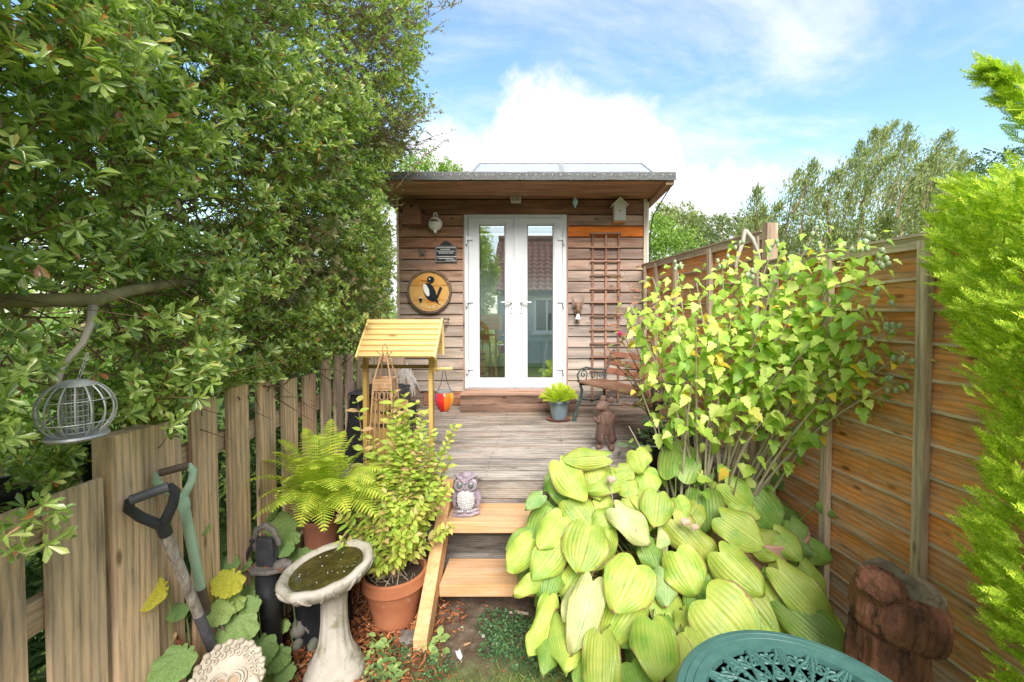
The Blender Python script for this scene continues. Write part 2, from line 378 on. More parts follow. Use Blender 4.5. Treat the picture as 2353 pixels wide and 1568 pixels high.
M['conifer'] = leafmat('golden_conifer', [(.0, (.28, .44, .04)), (.5, (.46, .62, .05)), (.85, (.66, .76, .08)), (1.0, (.80, .80, .14))], .5, .3, .3, .2)
M['bigleaf'] = leafmat('round_garden_leaves', [(.0, (.17, .28, .09)), (.5, (.26, .38, .12)), (1.0, (.38, .48, .15))], .6, .25, .3, .3)
M['yellowleaf'] = leafmat('yellowing_leaves', [(.0, (.55, .52, .06)), (1.0, (.68, .58, .08))], .6, .3, .3, .3)
M['redleaf'] = leafmat('reddish_leaves', [(.0, (.34, .16, .11)), (.5, (.46, .24, .16)), (.8, (.40, .36, .14)), (1.0, (.24, .30, .10))], .5, .3, .3, .2)
M['greyleaf'] = leafmat('grey_green_leaves', [(.0, (.12, .20, .10)), (1.0, (.25, .35, .20))], .5, .25, .3, .2)
M['lightplant'] = leafmat('lime_bedding_leaves', [(.0, (.48, .60, .06)), (1.0, (.74, .78, .12))], .5, .35, .3, .15)
M['ground_cover'] = leafmat('creeping_leaves', [(.0, (.05, .11, .05)), (1.0, (.13, .24, .09))], .5, .2, .3, .2)
M['grass'] = leafmat('lawn_grass', [(.0, (.14, .22, .05)), (.6, (.24, .34, .09)), (1.0, (.42, .42, .18))], .6, .3, .2, .2)
M['chips'] = leafmat('bark_chips', [(.0, (.10, .035, .02)), (.5, (.26, .09, .035)), (.85, (.42, .16, .06)), (1.0, (.50, .32, .18))], .8, 0, .2, .3)
M['green_metal'] = plain('green_enamel', [(.05, .135, .12), (.075, .18, .16)], 30, .45, .12, .001, spots=((.22, .36, .34), 160, .68))
M['bench_iron'] = plain('dark_green_iron', [(.03, .055, .05), (.07, .11, .10)], 18, .5, .3, .002)
# ------------------------------------------------------------------ ground
def ground():
    xs = np.concatenate([[-300, -80, -30, -12, -6], np.linspace(-4, 4, 90), [6, 12, 30, 80, 300]])
    ys = np.concatenate([[-300, -80, -30, -12, -6, -3], np.linspace(-1.5, 6, 90), [9, 14, 30, 80, 400]])
    Xg, Yg = np.meshgrid(xs, ys); Z = np.zeros_like(Xg)
    near = (np.abs(Xg) < 4) & (Yg > -1.5) & (Yg < 6)
    Z += near*(0.012*np.sin(Xg*9+Yg*4)*np.sin(Yg*7)+.008*np.sin(Xg*23+1)*np.cos(Yg*19))
    V = np.stack([Xg, Yg, Z], -1).reshape(-1, 3); nx = len(xs); F = []
    for j in range(len(ys)-1):
        for i in range(nx-1): F.append((j*nx+i, j*nx+i+1, (j+1)*nx+i+1, (j+1)*nx+i))
    m, Nn, Lk, b = newmat('garden_ground')
    tc = Nn.new('ShaderNodeTexCoord'); sx = Nn.new('ShaderNodeSeparateXYZ'); Lk.new(tc.outputs['Object'], sx.inputs[0])
    n1 = nd(Nn, 'ShaderNodeTexNoise', Scale=14.0, Detail=8, Roughness=.7); Lk.new(tc.outputs['Object'], n1.inputs[0])
    n2 = nd(Nn, 'ShaderNodeTexNoise', Scale=2.5, Detail=6, Roughness=.65); Lk.new(tc.outputs['Object'], n2.inputs[0])
    soil = ramp(Nn, Lk, n1.outputs[0], [(.3, (.07, .045, .03)), (.55, (.15, .11, .08)), (.75, (.26, .21, .17))])
    mul = ramp(Nn, Lk, n1.outputs[0], [(.3, (.05, .02, .012)), (.6, (.14, .055, .03)), (.8, (.22, .10, .05))])
    gr = ramp(Nn, Lk, n1.outputs[0], [(.3, (.07, .12, .03)), (.6, (.16, .24, .06)), (.8, (.22, .30, .09))])
    def mixc(f, a, c):
        x = Nn.new('ShaderNodeMix'); x.data_type = 'RGBA'; Lk.new(f, x.inputs[0]); Lk.new(a, x.inputs[6]); Lk.new(c, x.inputs[7]); return x.outputs[2]
    def edge(val, lo, hi, amp):
        a = Nn.new('ShaderNodeMath'); a.operation = 'MULTIPLY_ADD'; Lk.new(n2.outputs[0], a.inputs[0]); a.inputs[1].default_value = amp; Lk.new(val, a.inputs[2])
        r = Nn.new('ShaderNodeMapRange'); Lk.new(a.outputs[0], r.inputs[0]); r.inputs[1].default_value = lo; r.inputs[2].default_value = hi; return r.outputs[0]
    c = mixc(edge(sx.outputs[0], -.85+.25, -.55+.25, .5), mul, soil)
    c = mixc(edge(sx.outputs[0], -1.62, -1.50, .05), gr, c)
    c = mixc(edge(sx.outputs[1], 1.95+.25, 2.25+.25, .5), mixc(edge(sx.outputs[0], -.75+.15, -.6+.15, .3), c, gr), c)
    Lk.new(c, b.inputs['Base Color']); b.inputs['Roughness'].default_value = .95; b.inputs['Specular IOR Level'].default_value = .1
    bp = nd(Nn, 'ShaderNodeBump', Strength=.8, Distance=.02); Lk.new(n1.outputs[0], bp.inputs['Height']); Lk.new(bp.outputs[0], b.inputs['Normal'])
    tag(link('ground', arr_mesh('ground', V, F, m, True)), kind='structure')
ground()
D = 5.23; DECK = .665
def pX(px, Y=D): return (px-PX)/1000*Y
def cvar(c, a=.12):
    k = 1+random.uniform(-a, a); j = [1+random.uniform(-a, a)*.35 for _ in range(3)]
    return tuple(max(0, min(1, c[i]*k*j[i])) for i in range(3))
# ------------------------------------------------------------------ summerhouse
sh = thing('summerhouse', 'timber clad summerhouse with white glazed double doors and felt roof', 'summerhouse', (-.26, D, 0))
XL, XR = -1.75, 1.215
ZT, ZB = 2.952, .832
rows = 16; rh = (ZT-ZB)/rows
def clad(x0, x1, z0, z1, col, al):
    e = .003; y = D
    pr = [(y+.02, z0), (y-.012, z0+.001), (y-.014, z0+.008), (y-.008, z1-.015), (y+.014, z1-.009), (y+.02, z1-.002)]
    b = MB(); n = len(pr)
    b.add([(x, q[0], q[1]) for x in (x0, x1) for q in pr], [tuple(range(n))[::-1], tuple(range(n, 2*n))] + [(i, (i+1) % n, n+(i+1) % n, n+i) for i in range(n)])
    b.build('cladding_board', M['woodX'], sh, color=(*col, al))
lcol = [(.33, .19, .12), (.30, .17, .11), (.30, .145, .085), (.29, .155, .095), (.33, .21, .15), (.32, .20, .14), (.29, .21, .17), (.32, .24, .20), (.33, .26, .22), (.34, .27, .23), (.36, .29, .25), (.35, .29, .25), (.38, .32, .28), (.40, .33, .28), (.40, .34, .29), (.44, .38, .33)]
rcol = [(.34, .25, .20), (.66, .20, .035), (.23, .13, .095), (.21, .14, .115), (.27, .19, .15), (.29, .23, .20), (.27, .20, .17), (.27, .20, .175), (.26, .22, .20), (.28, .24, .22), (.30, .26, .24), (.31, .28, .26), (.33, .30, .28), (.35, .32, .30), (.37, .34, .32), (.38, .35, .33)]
for k in range(rows):
    z1 = ZT-k*rh; z0 = z1-rh
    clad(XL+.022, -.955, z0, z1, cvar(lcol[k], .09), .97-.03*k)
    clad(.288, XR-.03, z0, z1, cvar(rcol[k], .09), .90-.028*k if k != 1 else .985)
clad(XL+.022, XR-.03, ZT, 3.134, (.22, .12, .08), .96)
b = MB(); b.bx(XL+.03, -.97, D+.022, D+.1, .3, 3.13); b.bx(.30, XR-.04, D+.022, D+.1, .3, 3.13); b.bx(-.97, .30, D+.022, D+.1, 2.96, 3.13)
for (a0, a1) in ((XL+.03, XL+.12), (XR-.12, XR-.01)): b.bx(a0, a1, D+.1, 8.2, .3, 1.5); b.bx(a0, a1, D+.1, 8.2, 2.85, 3.08); b.bx(a0, a1, D+.1, 5.55, 1.5, 2.85); b.bx(a0, a1, 7.6, 8.2, 1.5, 2.85)  # unseen side wall openings, added to let daylight inside
b.bx(XL+.03, XR-.01, 8.2, 8.28, .3, 3.05)
b.build('wall_panel', M['woodX'], sh, color=(.16, .12, .10, .9))
MB().bx(XL-.004, XL+.02, D-.03, D+.03, .7, 3.13).build('corner_trim', M['woodZ'], sh, color=(.50, .45, .40, .9))
MB().bx(XR-.028, XR+.014, D-.028, D+.05, .7, 3.13).build('corner_trim', M['woodZ'], sh, color=(.48, .44, .40, .85))
MB().bx(XR+.016, XR+.034, D-.018, D+.04, .7, 3.10).build('corner_trim', M['white'], sh)
MB().bx(-.969, -.951, D-.02, D+.03, .87, 2.95).build('door_trim', M['woodZ'], sh, color=(.26, .19, .15, .85))
MB().bx(.270, .286, D-.02, D+.03, .87, 2.95).build('door_trim', M['woodZ'], sh, color=(.26, .19, .15, .85))
for xx in (XL+.03, XR-.12):
    wb = MB(); wb.bx(xx, xx+.09, 5.551, 5.60, 1.502, 2.848); wb.bx(xx, xx+.09, 7.55, 7.599, 1.502, 2.848); wb.bx(xx, xx+.09, 5.60, 7.55, 1.502, 1.55); wb.bx(xx, xx+.09, 5.60, 7.55, 2.80, 2.848); wb.bx(xx, xx+.09, 6.55, 6.60, 1.55, 2.80)
    wb.build('window', M['upvc'], sh)  # invented side windows, out of view, brightening the interior
# roof: soffit boards, fascia felt, slab
RX0, RX1, RY = -1.98, 1.338, 4.49
for i in range(5):
    y0 = RY+.03+i*.142
    MB().bx(RX0+.02, RX1-.02, y0+.004, y0+.138, 3.134, 3.150).build('soffit_board', M['woodX'], sh, color=(*cvar((.36, .215, .14), .1), .96))
b = MB(); b.bx(RX0, RX1-.001, RY+.03, 6.14, 3.152, 3.19); b.bx(RX0, -1.45, 6.14, 8.4, 3.152, 3.19); b.bx(.95, RX1-.001, 6.14, 8.4, 3.152, 3.19); b.bx(-1.45, .95, 7.3, 8.4, 3.152, 3.19); b.build('roof_deck', M['woodX'], sh, color=(.25, .17, .12, 1))  # roof left open where the added rooflight sits
MB().bx(-1.47, .97, 6.15, 7.32, 3.192, 3.20).build('added_rooflight', flat('added_rooflight_frame', (.8, .8, .8)), sh) if False else None
rl = MB(); rl.bx(-1.46, -1.40, 6.15, 7.32, 3.191, 3.25); rl.bx(.90, .96, 6.15, 7.32, 3.191, 3.25); rl.bx(-1.40, .90, 6.15, 6.2, 3.191, 3.25); rl.bx(-1.40, .90, 7.27, 7.32, 3.191, 3.25); rl.build('added_rooflight', M['upvc'], sh)  # made-up opening light, unseen, put in to brighten the cupboard front
b = MB()
prof = [(RY-.012, 3.138), (RY-.014, 3.205), (RY-.004, 3.222), (RY+.03, 3.228), (6.14, 3.21), (6.14, 3.192), (RY+.03, 3.20), (RY+.008, 3.195), (RY+.004, 3.138)]
n = len(prof); seg = 40
for i in range(seg+1):
    x = RX0-.01+(RX1-RX0+.02)*i/seg
    for q in prof: b.v.append((x, q[0]+random.uniform(-.002, .002), q[1]+random.uniform(-.0025, .0025)))
for i in range(seg):
    for j in range(n): b.f.append((i*n+j, i*n+(j+1) % n, (i+1)*n+(j+1) % n, (i+1)*n+j))
b.f += [tuple(range(n))[::-1], tuple(range(seg*n, seg*n+n))]
b.build('roof_felt', M['felt'], sh)
b = MB()
for i in range(34):
    x = -1.55+i*.0862; b.ell((x+random.uniform(-.006, .006), RY-.016, 3.188+random.uniform(-.003, .003)), (.0055, .003, .0055), 8, 4)
o = b.build('clout_nails', M['white'], sh); o['kind'] = 'stuff'
MB().bx(XR+.04, RX1, RY+.02, 8.4, 3.10, 3.151).build('barge_board', M['woodY'], sh, color=(.30, .20, .14, .9))
MB().tube([(RX1-.01, 4.6, 3.10), (RX1-.02, 4.9, 3.03), (XR+.07, 5.16, 2.92), (XR+.045, 5.2, 2.7), (XR+.045, 5.22, .8)], .006, 6).build('cable', M['dark'], sh)
# ---- doors
fr = MB(); y0, y1 = D-.03, D+.06
fr.bx(-.949, -.900, y0, y1, .873, 2.945); fr.bx(.219, .268, y0, y1, .873, 2.945); fr.bx(-.900, .219, y0, y1, 2.903, 2.945); fr.bx(-.900, .219, y0-.01, y1, .852, .878)
fr.build('door_frame', M['upvc'], sh, bevel=.004)
glass, Nn, Lk, bb = newmat('double_glazing')
gl = nd(Nn, 'ShaderNodeBsdfGlossy'); gl.inputs['Roughness'].default_value = .0; gl.inputs['Color'].default_value = (.95, .98, 1, 1)
tr = nd(Nn, 'ShaderNodeBsdfTransparent'); tr.inputs[0].default_value = (.86, .93, .90, 1)
ms = Nn.new('ShaderNodeMixShader'); ms.inputs[0].default_value = .38; Lk.new(tr.outputs[0], ms.inputs[1]); Lk.new(gl.outputs[0], ms.inputs[2]); Lk.new(ms.outputs[0], Nn['Material Output'].inputs[0])
def leaf(xa, xb, ga, gb, hinge_x, hand_x, hdir):
    ya, yb = D-.052, D+.02; z0, z1, gz0, gz1 = .882, 2.898, .987, 2.83
    b = MB()   # mitred frame as a ring
    outer = [(xa, z0), (xb, z0), (xb, z1), (xa, z1)]; inner = [(ga, gz0), (gb, gz0), (gb, gz1), (ga, gz1)]
    Mx = Matrix(((1, 0, 0, 0), (0, 0, 1, 0), (0, 1, 0, 0), (0, 0, 0, 1)))
    b.ring(outer, inner, ya, yb, Mx)
    dr = b.build('door', M['upvc'], sh, bevel=.006)
    bd = MB(); i2 = [(ga+.014, gz0+.014), (gb-.014, gz0+.014), (gb-.014, gz1-.014), (ga+.014, gz1-.014)]
    bd.ring([(ga, gz0), (gb, gz0), (gb, gz1), (ga, gz1)], i2, ya+.012, ya+.03, Mx)
    bd.build('glazing_bead', M['upvc'], dr, bevel=.003)
    gk = MB(); i3 = [(ga+.02, gz0+.02), (gb-.02, gz0+.02), (gb-.02, gz1-.02), (ga+.02, gz1-.02)]
    gk.ring(i2, i3, ya+.018, ya+.028, Mx); gk.build('gasket', M['dark'], dr)
    MB().bx(ga+.005, gb-.005, ya+.0285, ya+.034, gz0+.005, gz1-.005).build('pane', glass, dr)
    for z in (2.64, 1.90, 1.10):
        h = MB(); h.tube([(hinge_x, ya-.014, z-.05), (hinge_x, ya-.014, z+.045)], .011, 12)
        h.bx(min(hinge_x, hinge_x+hdir*.075), max(hinge_x, hinge_x+hdir*.075), ya-.016, ya-.001, z-.004, z+.032)
        h.build('hinge', M['upvc'], dr, smooth=True, bevel=.003)
    pl = MB(); Rr = Matrix(((1, 0, 0, hand_x), (0, 0, 1, 0), (0, 1, 0, 1.885), (0, 0, 0, 1)))
    pts = [(.016*math.cos(t), .10*(1 if math.sin(t) > 0 else -1)+.016*math.sin(t)) for t in [PI*k/6 for k in range(12)]]
    pl.prism(pts, ya-.012, ya-.001, Rr)
    hb = pl.build('handle', M['upvc'], dr, bevel=.002)
    lv = MB(); lv.tube([(hand_x, ya-.012, 1.905), (hand_x, ya-.045, 1.905), (hand_x+hdir*-.02, ya-.052, 1.905), (hand_x+hdir*-.12, ya-.052, 1.900)], [.011, .011, .011, .008], 10)
    lv.build('handle', M['upvc'], dr, smooth=True)
    MB().ell((hand_x, ya-.0125, 1.83), (.005, .003, .011), 8, 6).build('keyhole', M['dark'], dr)
leaf(-.895, -.342, -.782, -.453, -.917, -.386, 1)
leaf(-.338, .214, -.211, .119, .236, -.268, -1)
MB().bx(-.352, -.326, D-.066, D-.054, .885, 2.896).build('door_astragal', M['upvc'], sh, bevel=.004)
MB().bx(-.96, .28, D-.055, D+.08, .866, .872).build('door_sill', M['galv'], sh)
# ---- inside of the summerhouse
MB().bx(XL+.13, XR-.13, D+.1, 8.19, .80, .86).build('floor', M['woodX'], sh, color=(.30, .24, .18, 1))
b = MB(); b.bx(XL+.13, XR-.13, D+.101, 6.15, 3.06, 3.09); b.bx(XL+.13, XR-.13, 7.3, 8.19, 3.06, 3.09); b.build('ceiling', M['white'], sh)  # ceiling gap below the invented roof opening
b = MB(); b.bx(XL+.121, XL+.13, D+.1, 8.19, .86, 1.5); b.bx(XR-.13, XR-.121, D+.1, 8.19, .86, 1.5); b.bx(XL+.13, XR-.13, 8.18, 8.195, .86, 3.06)
b.build('lining', flat('pale_grey_lining', (.62, .66, .66)), sh)
mint = plain('pale_mint_paint', [(.52, .66, .60), (.60, .74, .68)], 5, .5, .05, .001)
cb = thing('cupboard', 'low pale mint boarded cupboard seen through the glass doors', 'cupboard', (-.25, 7.5, .86))
for i in range(14):
    x0 = -1.5+i*.18; MB().bx(x0+.003, x0+.177, 7.18, 7.2, .88, 1.29).build('panel', mint, cb)
MB().bx(-1.52, 1.04, 7.16, 7.7, 1.291, 1.315).build('worktop', mint, cb)
MB().bx(-1.5, 1.02, 7.202, 7.69, .861, 1.288).build('carcass', flat('grey_green_plinth', (.30, .33, .24)), cb)  # carcass in one even grey-green behind the mint panels
tag(MB().tube([P(1248, 868, 5.75), P(1264, 722, 5.9)], .022, 10).build('furled_parasol', M['white'], None, smooth=True), 'furled white parasol leaning inside behind the right hand door', 'parasol')
tag(MB().box(P(1274, 800, 5.6), (.03, .03, .74)).build('timber_post', M['wellpost'], None, color=(.45, .25, .11, 1)), 'upright orange timber just inside the right edge of the doors', 'timber')
b = MB(); b.beam(P(1105, 742, 6.3), P(1142, 784, 6.2), .05, .05); b.beam(P(1105, 768, 6.35), P(1130, 784, 6.3), .1, .12)
tag(b.build('timber_offcut', M['woodX'], None, color=(.40, .20, .09, 1)), 'reddish timber offcut on the cupboard behind the left hand door', 'timber')
# ------------------------------------------------------------------ solar panels
cell, Nn, Lk, bb = newmat('solar_cells')
tcn = Nn.new('ShaderNodeTexCoord'); br = nd(Nn, 'ShaderNodeTexBrick', Scale=1.0); br.offset = 0
br.inputs['Color1'].default_value = (.38, .41, .46, 1); br.inputs['Color2'].default_value = (.42, .45, .50, 1); br.inputs['Mortar'].default_value = (.5, .52, .56, 1)
br.inputs['Mortar Size'].default_value = .004; br.inputs['Brick Width'].default_value = .12; br.inputs['Row Height'].default_value = .12
Lk.new(tcn.outputs['Object'], br.inputs[0]); Lk.new(br.outputs[0], bb.inputs['Base Color']); bb.inputs['Roughness'].default_value = .3; bb.inputs['Coat Weight'].default_value = .3
for (xa, xb, lab) in ((-.90, .225, 'left of the two solar panels tilted up on the flat roof'), (.235, 1.36, 'right of the two solar panels tilted up on the flat roof')):
    t = thing('solar_panel', lab, 'solar panel', ((xa+xb)/2, 5.3, 3.2), group='solar panels on the roof')
    Rt = Matrix.Rotation(math.radians(27), 3, 'X'); c = Vector(((xa+xb)/2, 5.62, 3.60))
    o = MB().box((0, 0, 0), (xb-xa-.05, .95, .012)).build('cell_sheet', cell, None, origin=(0, 0, 0))
    o.parent = t; o.matrix_basis = WM[t.name].inverted() @ (Matrix.Translation(c) @ Rt.to_4x4())
    b = MB()
    for s_ in (-1, 1):
        b.box(c+Rt @ Vector((s_*(xb-xa-.02)/2, 0, 0)), (.028, 1.0, .036), Rt); b.box(c+Rt @ Vector((0, s_*.488, 0)), (xb-xa-.05, .028, .036), Rt)
    b.build('frame', M['galv'], t)
    b = MB()
    for x in (xa+.15, xb-.15):
        b.beam((x, 5.25, 3.19), (x, 6.05, 3.17), .03, .03); b.beam((x, 6.02, 3.17), (x, 6.02, 3.66), .03, .03, (1, 0, 0))
    b.build('mounting_rail', M['galv'], t)
# ------------------------------------------------------------------ deck
def ribbed(b, x0, x1, p0, wdir, ndir, width, ribs=9, depth=.004, th=.026):
    """board along X; profile along wdir with ribs standing in ndir"""
    w_ = Vector(wdir); n_ = Vector(ndir); p0 = Vector(p0); pts = [(0, -th), (0, -.001)]
    s = width/ribs
    for i in range(ribs):
        a = i*s; pts += [(a+.0012, 0), (a+s*.52, 0), (a+s*.62, -depth), (a+s*.92, -depth)]
    pts[-1] = (width, -depth*.6); pts.append((width, -th)); n = len(pts); base = len(b.v)
    for x in (x0, x1):
        for (u, v) in pts:
            q = p0+w_*u+n_*v; b.v.append((x, q.y, q.z))
    b.f += [tuple(base+i for i in range(n)), tuple(base+n+i for i in range(n))[::-1]] + [(base+i, base+n+i, base+n+(i+1) % n, base+(i+1) % n) for i in range(n)]
    return b
DX0, DX1 = -1.46, 1.50
dk = thing('deck', 'weathered ribbed timber deck raised in front of the summerhouse', 'deck', (0, 4.1, 0))
nb = 18; pitch = (5.20-2.95)/nb
for i in range(nb):
    y0 = 2.95+i*pitch
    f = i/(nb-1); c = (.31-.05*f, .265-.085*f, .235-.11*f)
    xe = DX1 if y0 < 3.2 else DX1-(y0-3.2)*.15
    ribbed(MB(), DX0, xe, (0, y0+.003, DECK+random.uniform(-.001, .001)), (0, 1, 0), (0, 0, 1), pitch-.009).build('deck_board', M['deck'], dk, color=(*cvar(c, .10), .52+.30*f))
sc_ = MB()
for i in range(nb):
    for x in (-.95, -.4, .15, .7, 1.2):
        for q in (.03, .09): sc_.ell((x+random.uniform(-.01, .01), 2.95+i*pitch+q, DECK+.001), (.0045, .0045, .002), 6, 4)
sc_.build('deck_screws', M['dark'], dk)['kind'] = 'stuff'
for i in range(5):
    z0 = DECK-.03-(i+1)*.125
    ribbed(MB(), DX0, DX1-.02, (0, 2.962, z0), (0, 0, 1), (0, -1, 0), .121).build('riser_board', M['deck'], dk, color=(*cvar((.25, .21, .185), .1), .8))
MB().bx(DX0, DX0+.03, 2.99, 5.2, .02, DECK-.03).build('side_board', M['woodY'], dk, color=(.24, .19, .15, .8))
MB().bx(DX0+.04, DX1-.3, 3.02, 5.19, .02, DECK-.035).build('subframe', M['dark'], dk)
for k in range(2):
    ribbed(MB(), XL+.3, -.94, (0, D-.012, DECK+.002+k*.082), (0, 0, 1), (0, -1, 0), .08, 6).build('skirting_board', M['deck'], dk, color=(.34, .15, .085, .95))
    ribbed(MB(), .30, XR-.03, (0, D-.012, DECK+.002+k*.082), (0, 0, 1), (0, -1, 0), .08, 6).build('skirting_board', M['deck'], dk, color=(.25, .20, .18, .8))
ds = thing('door_step', 'brown boxed timber step with ribbed front below the white doors', 'step', (-.3, 5.0, DECK))
for k in range(2):
    ribbed(MB(), -.937, .362, (0, 4.846, DECK+.002+k*.093), (0, 0, 1), (0, -1, 0), .091, 8, .005).build('ribbed_board', M['deck'], ds, color=(*cvar((.30, .175, .12), .08), .92))
for k, (ya, yb) in enumerate(((4.835, 4.985), (4.99, 5.165))):
    MB().bx(-.944, .368, ya, yb, .853, .872).build('top_board', M['woodX'], ds, color=(*cvar((.34, .215, .155), .08), .88), bevel=.004)
MB().bx(-.937, -.915, 4.876, 5.165, DECK+.002, .851).build('side_board', M['woodY'], ds, color=(.28, .17, .12, .9))
MB().bx(.34, .362, 4.876, 5.165, DECK+.002, .851).build('side_board', M['woodY'], ds, color=(.28, .17, .12, .9))
# ------------------------------------------------------------------ steps
st = thing('garden_steps', 'fresh orange timber steps leading up to the deck', 'steps', (-.2, 2.6, 0))
for x0 in (-.690, .24):
    poly = [(2.945, .655), (2.945, .50), (2.905, .44), (2.285, -.05), (2.245, -.05), (2.245, .072)]
    Mx = Matrix(((0, 0, 1, 0), (1, 0, 0, 0), (0, 1, 0, 0), (0, 0, 0, 1)))
    MB().prism(poly, x0, x0+.074, Mx).build('stringer', M['newY'], st, color=(.48, .28, .13, .86), bevel=.004)
b = MB()
for (x, y, z) in ((-.672, 2.90, .62), (-.636, 2.90, .62)): b.ell((x, y, z), (.006, .006, .004), 8, 4)
b.build('screw', M['dark'], st)
MB().bx(-.612, .236, 2.665, 2.935, .42, .49).build('tread', M['newX'], st, color=(.46, .29, .155, .80), bevel=.005)
MB().bx(-.613, .236, 2.50, 2.775, .128, .20).build('tread', M['newX'], st, color=(.45, .275, .14, .76), bevel=.005)
# ------------------------------------------------------------------ right hand fence (overlapping boards)
def fx(Y): return 2.0-.15*Y
def lap_fence(ya, yb, ztop, zbot, nrow, label, posts, wcol, grp=None):
    t = thing('panel_fence', label, 'fence', (fx((ya+yb)/2), (ya+yb)/2, 0), group=grp)
    h = (ztop-zbot)/nrow
    for k in range(nrow):
        z0 = zbot+k*h; nseg = 16; b = MB(); ph = random.uniform(0, 6); top = []
        for i in range(nseg+1):
            y = ya+(yb-ya)*i/nseg; x = fx(y)
            wv = .008*math.sin(y*2.1+ph)+.005*math.sin(y*5.3+ph*2)
            b.v += [(x-.006, y, z0+wv-.012), (x-.014, y, z0+wv-.010), (x-.002, y, z0+h+.010+wv*.5), (x+.006, y, z0+h+.010+wv*.5)]
        for i in range(nseg):
            for j in range(4): b.f.append((i*4+j, i*4+(j+1) % 4, (i+1)*4+(j+1) % 4, (i+1)*4+j))
        b.f += [(0, 1, 2, 3), (nseg*4+3, nseg*4+2, nseg*4+1, nseg*4)]
        b.build('fence_board', M['woodY'], t, color=(*cvar(wcol, .18), .74 if k > 1 else .35))
        e = MB()   # pale waney lower edge of the board
        for i in range(nseg+1):
            y = ya+(yb-ya)*i/nseg; x = fx(y); wv = .008*math.sin(y*2.1+ph)+.005*math.sin(y*5.3+ph*2)
            e.v += [(x-.0142, y, z0+wv-.012), (x-.0175, y, z0+wv-.009), (x-.016, y, z0+wv+.002), (x-.0138, y, z0+wv+.004)]
        for i in range(nseg):
            for j in range(4): e.f.append((i*4+j, i*4+(j+1) % 4, (i+1)*4+(j+1) % 4, (i+1)*4+j))
        e.build('waney_edge', M['woodY'], t, color=(.46, .38, .30, .8))
    for y in posts:
        MB().box((fx(y)-.034, y, (ztop+zbot)/2), (.034, .05, ztop-zbot+.02), Matrix.Rotation(math.atan(.15), 3, 'Z')).build('batten', M['woodZ'], t, color=(.52, .45, .38, .55))
    MB().beam((fx(ya)-.018, ya, ztop+.004), (fx(yb)-.018, yb, ztop+.004), .038, .055).build('top_rail', M['woodY'], t, color=(.42, .35, .28, .6))
    MB().beam((fx(ya)-.018, ya, ztop+.038), (fx(yb)-.018, yb, ztop+.038), .062, .012).build('capping', M['woodY'], t, color=(.40, .34, .28, .6))
    return t
OR = (.56, .235, .07)
f1 = lap_fence(3.03, 5.22, 2.315, .55, 12, 'far taller orange stained fence panel beside the summerhouse', [3.08, 3.71, 4.36, 4.83, 5.15], OR)
f2 = lap_fence(1.10, 2.97, 2.10, .03, 14, 'near orange stained overlap fence panel behind the yellow green bush', [1.28, 1.92, 2.45, 2.90], OR)
f3 = lap_fence(-.85, 1.04, 2.10, .03, 14, 'orange stained fence panel behind the golden conifer at the right edge', [.98, .3, -.3], OR)
tag(MB().box((fx(3.0)+.0, 3.0, 1.2), (.08, .055, 2.4), Matrix.Rotation(math.atan(.15), 3, 'Z')).build('fence_post', M['woodZ'], None, color=(.36, .28, .21, .6)), 'square fence post between the tall and low fence panels', 'post')
tag(MB().box((fx(1.07), 1.07, 1.1), (.08, .055, 2.2), Matrix.Rotation(math.atan(.15), 3, 'Z')).build('fence_post', M['woodZ'], None, color=(.36, .28, .21, .6)), 'square fence post hidden by the golden conifer', 'post')
# ------------------------------------------------------------------ left picket fence and gate
pf = thing('picket_fence', 'weathered grey brown picket fence along the left under the evergreen', 'fence', (-1.5, 3, 0))
XF = -1.5
def picket(y0, wdt, zt, parent, slope=0, col=None):
    z0 = .02; b = MB()
    col = col or cvar((.46, .32, .21), .14)
    b.add([(x, y, z) for z in (0, 1) for y in (y0, y0+wdt) for x in (XF, XF-.018)], [])
    b.v = [(x, y, (z0 if z == 0 else zt+slope*(y-y0)+random.uniform(-.002, .002))) for (x, y, z) in b.v]
    b.f = [(0, 2, 3, 1), (4, 5, 7, 6), (0, 1, 5, 4), (2, 6, 7, 3), (0, 4, 6, 2), (1, 3, 7, 5)]
    b.build('picket', M['woodZ'], parent, color=(*col, .66), bevel=.002)
y = 2.055
k = 0
ys_ = [1.84, 2.055, 2.272, 2.49, 2.71, 2.935, 3.12, 3.30, 3.50, 3.68, 3.86, 4.04, 4.22, 4.40, 4.58]
for k, y in enumerate(ys_):
    pc = (.56, .42, .30) if k < 5 else (.56, .48, .40)
    picket(y, .146 if k < 5 else .115, 1.41+.02*math.sin(k*1.3)+(.05 if k > 4 else 0), pf, col=cvar(pc, .12))
picket(1.668, .118, 1.355, pf, col=(.56, .42, .30))
for z in (1.18, .35):
    MB().bx(XF-.062, XF-.024, 1.66, 4.7, z-.045, z+.045).build('rail', M['woodY'], pf, color=(.38, .28, .19, .7))
tag(MB().bx(XF-.062, XF+.012, 1.488, 1.655, .0, 1.365).build('gate_post', M['woodZ'], None, color=(.60, .47, .34, .72), bevel=.004), 'broad square gate post behind the two spade handles', 'post')
gt = thing('picket_gate', 'weathered picket gate at the lower left corner of the garden', 'gate', (-1.5, 1.1, 0))
for (y, wd) in ((1.298, .170), (1.09, .150), (.88, .150), (.67, .15)): picket(y, wd, 1.235, gt, col=cvar((.60, .46, .34), .1))
for z in (1.15, .88, .35):
    MB().bx(XF-.06, XF-.024, .65, 1.475, z-.05, z+.05).build('rail', M['woodY'], gt, color=(.42, .31, .2, .75))
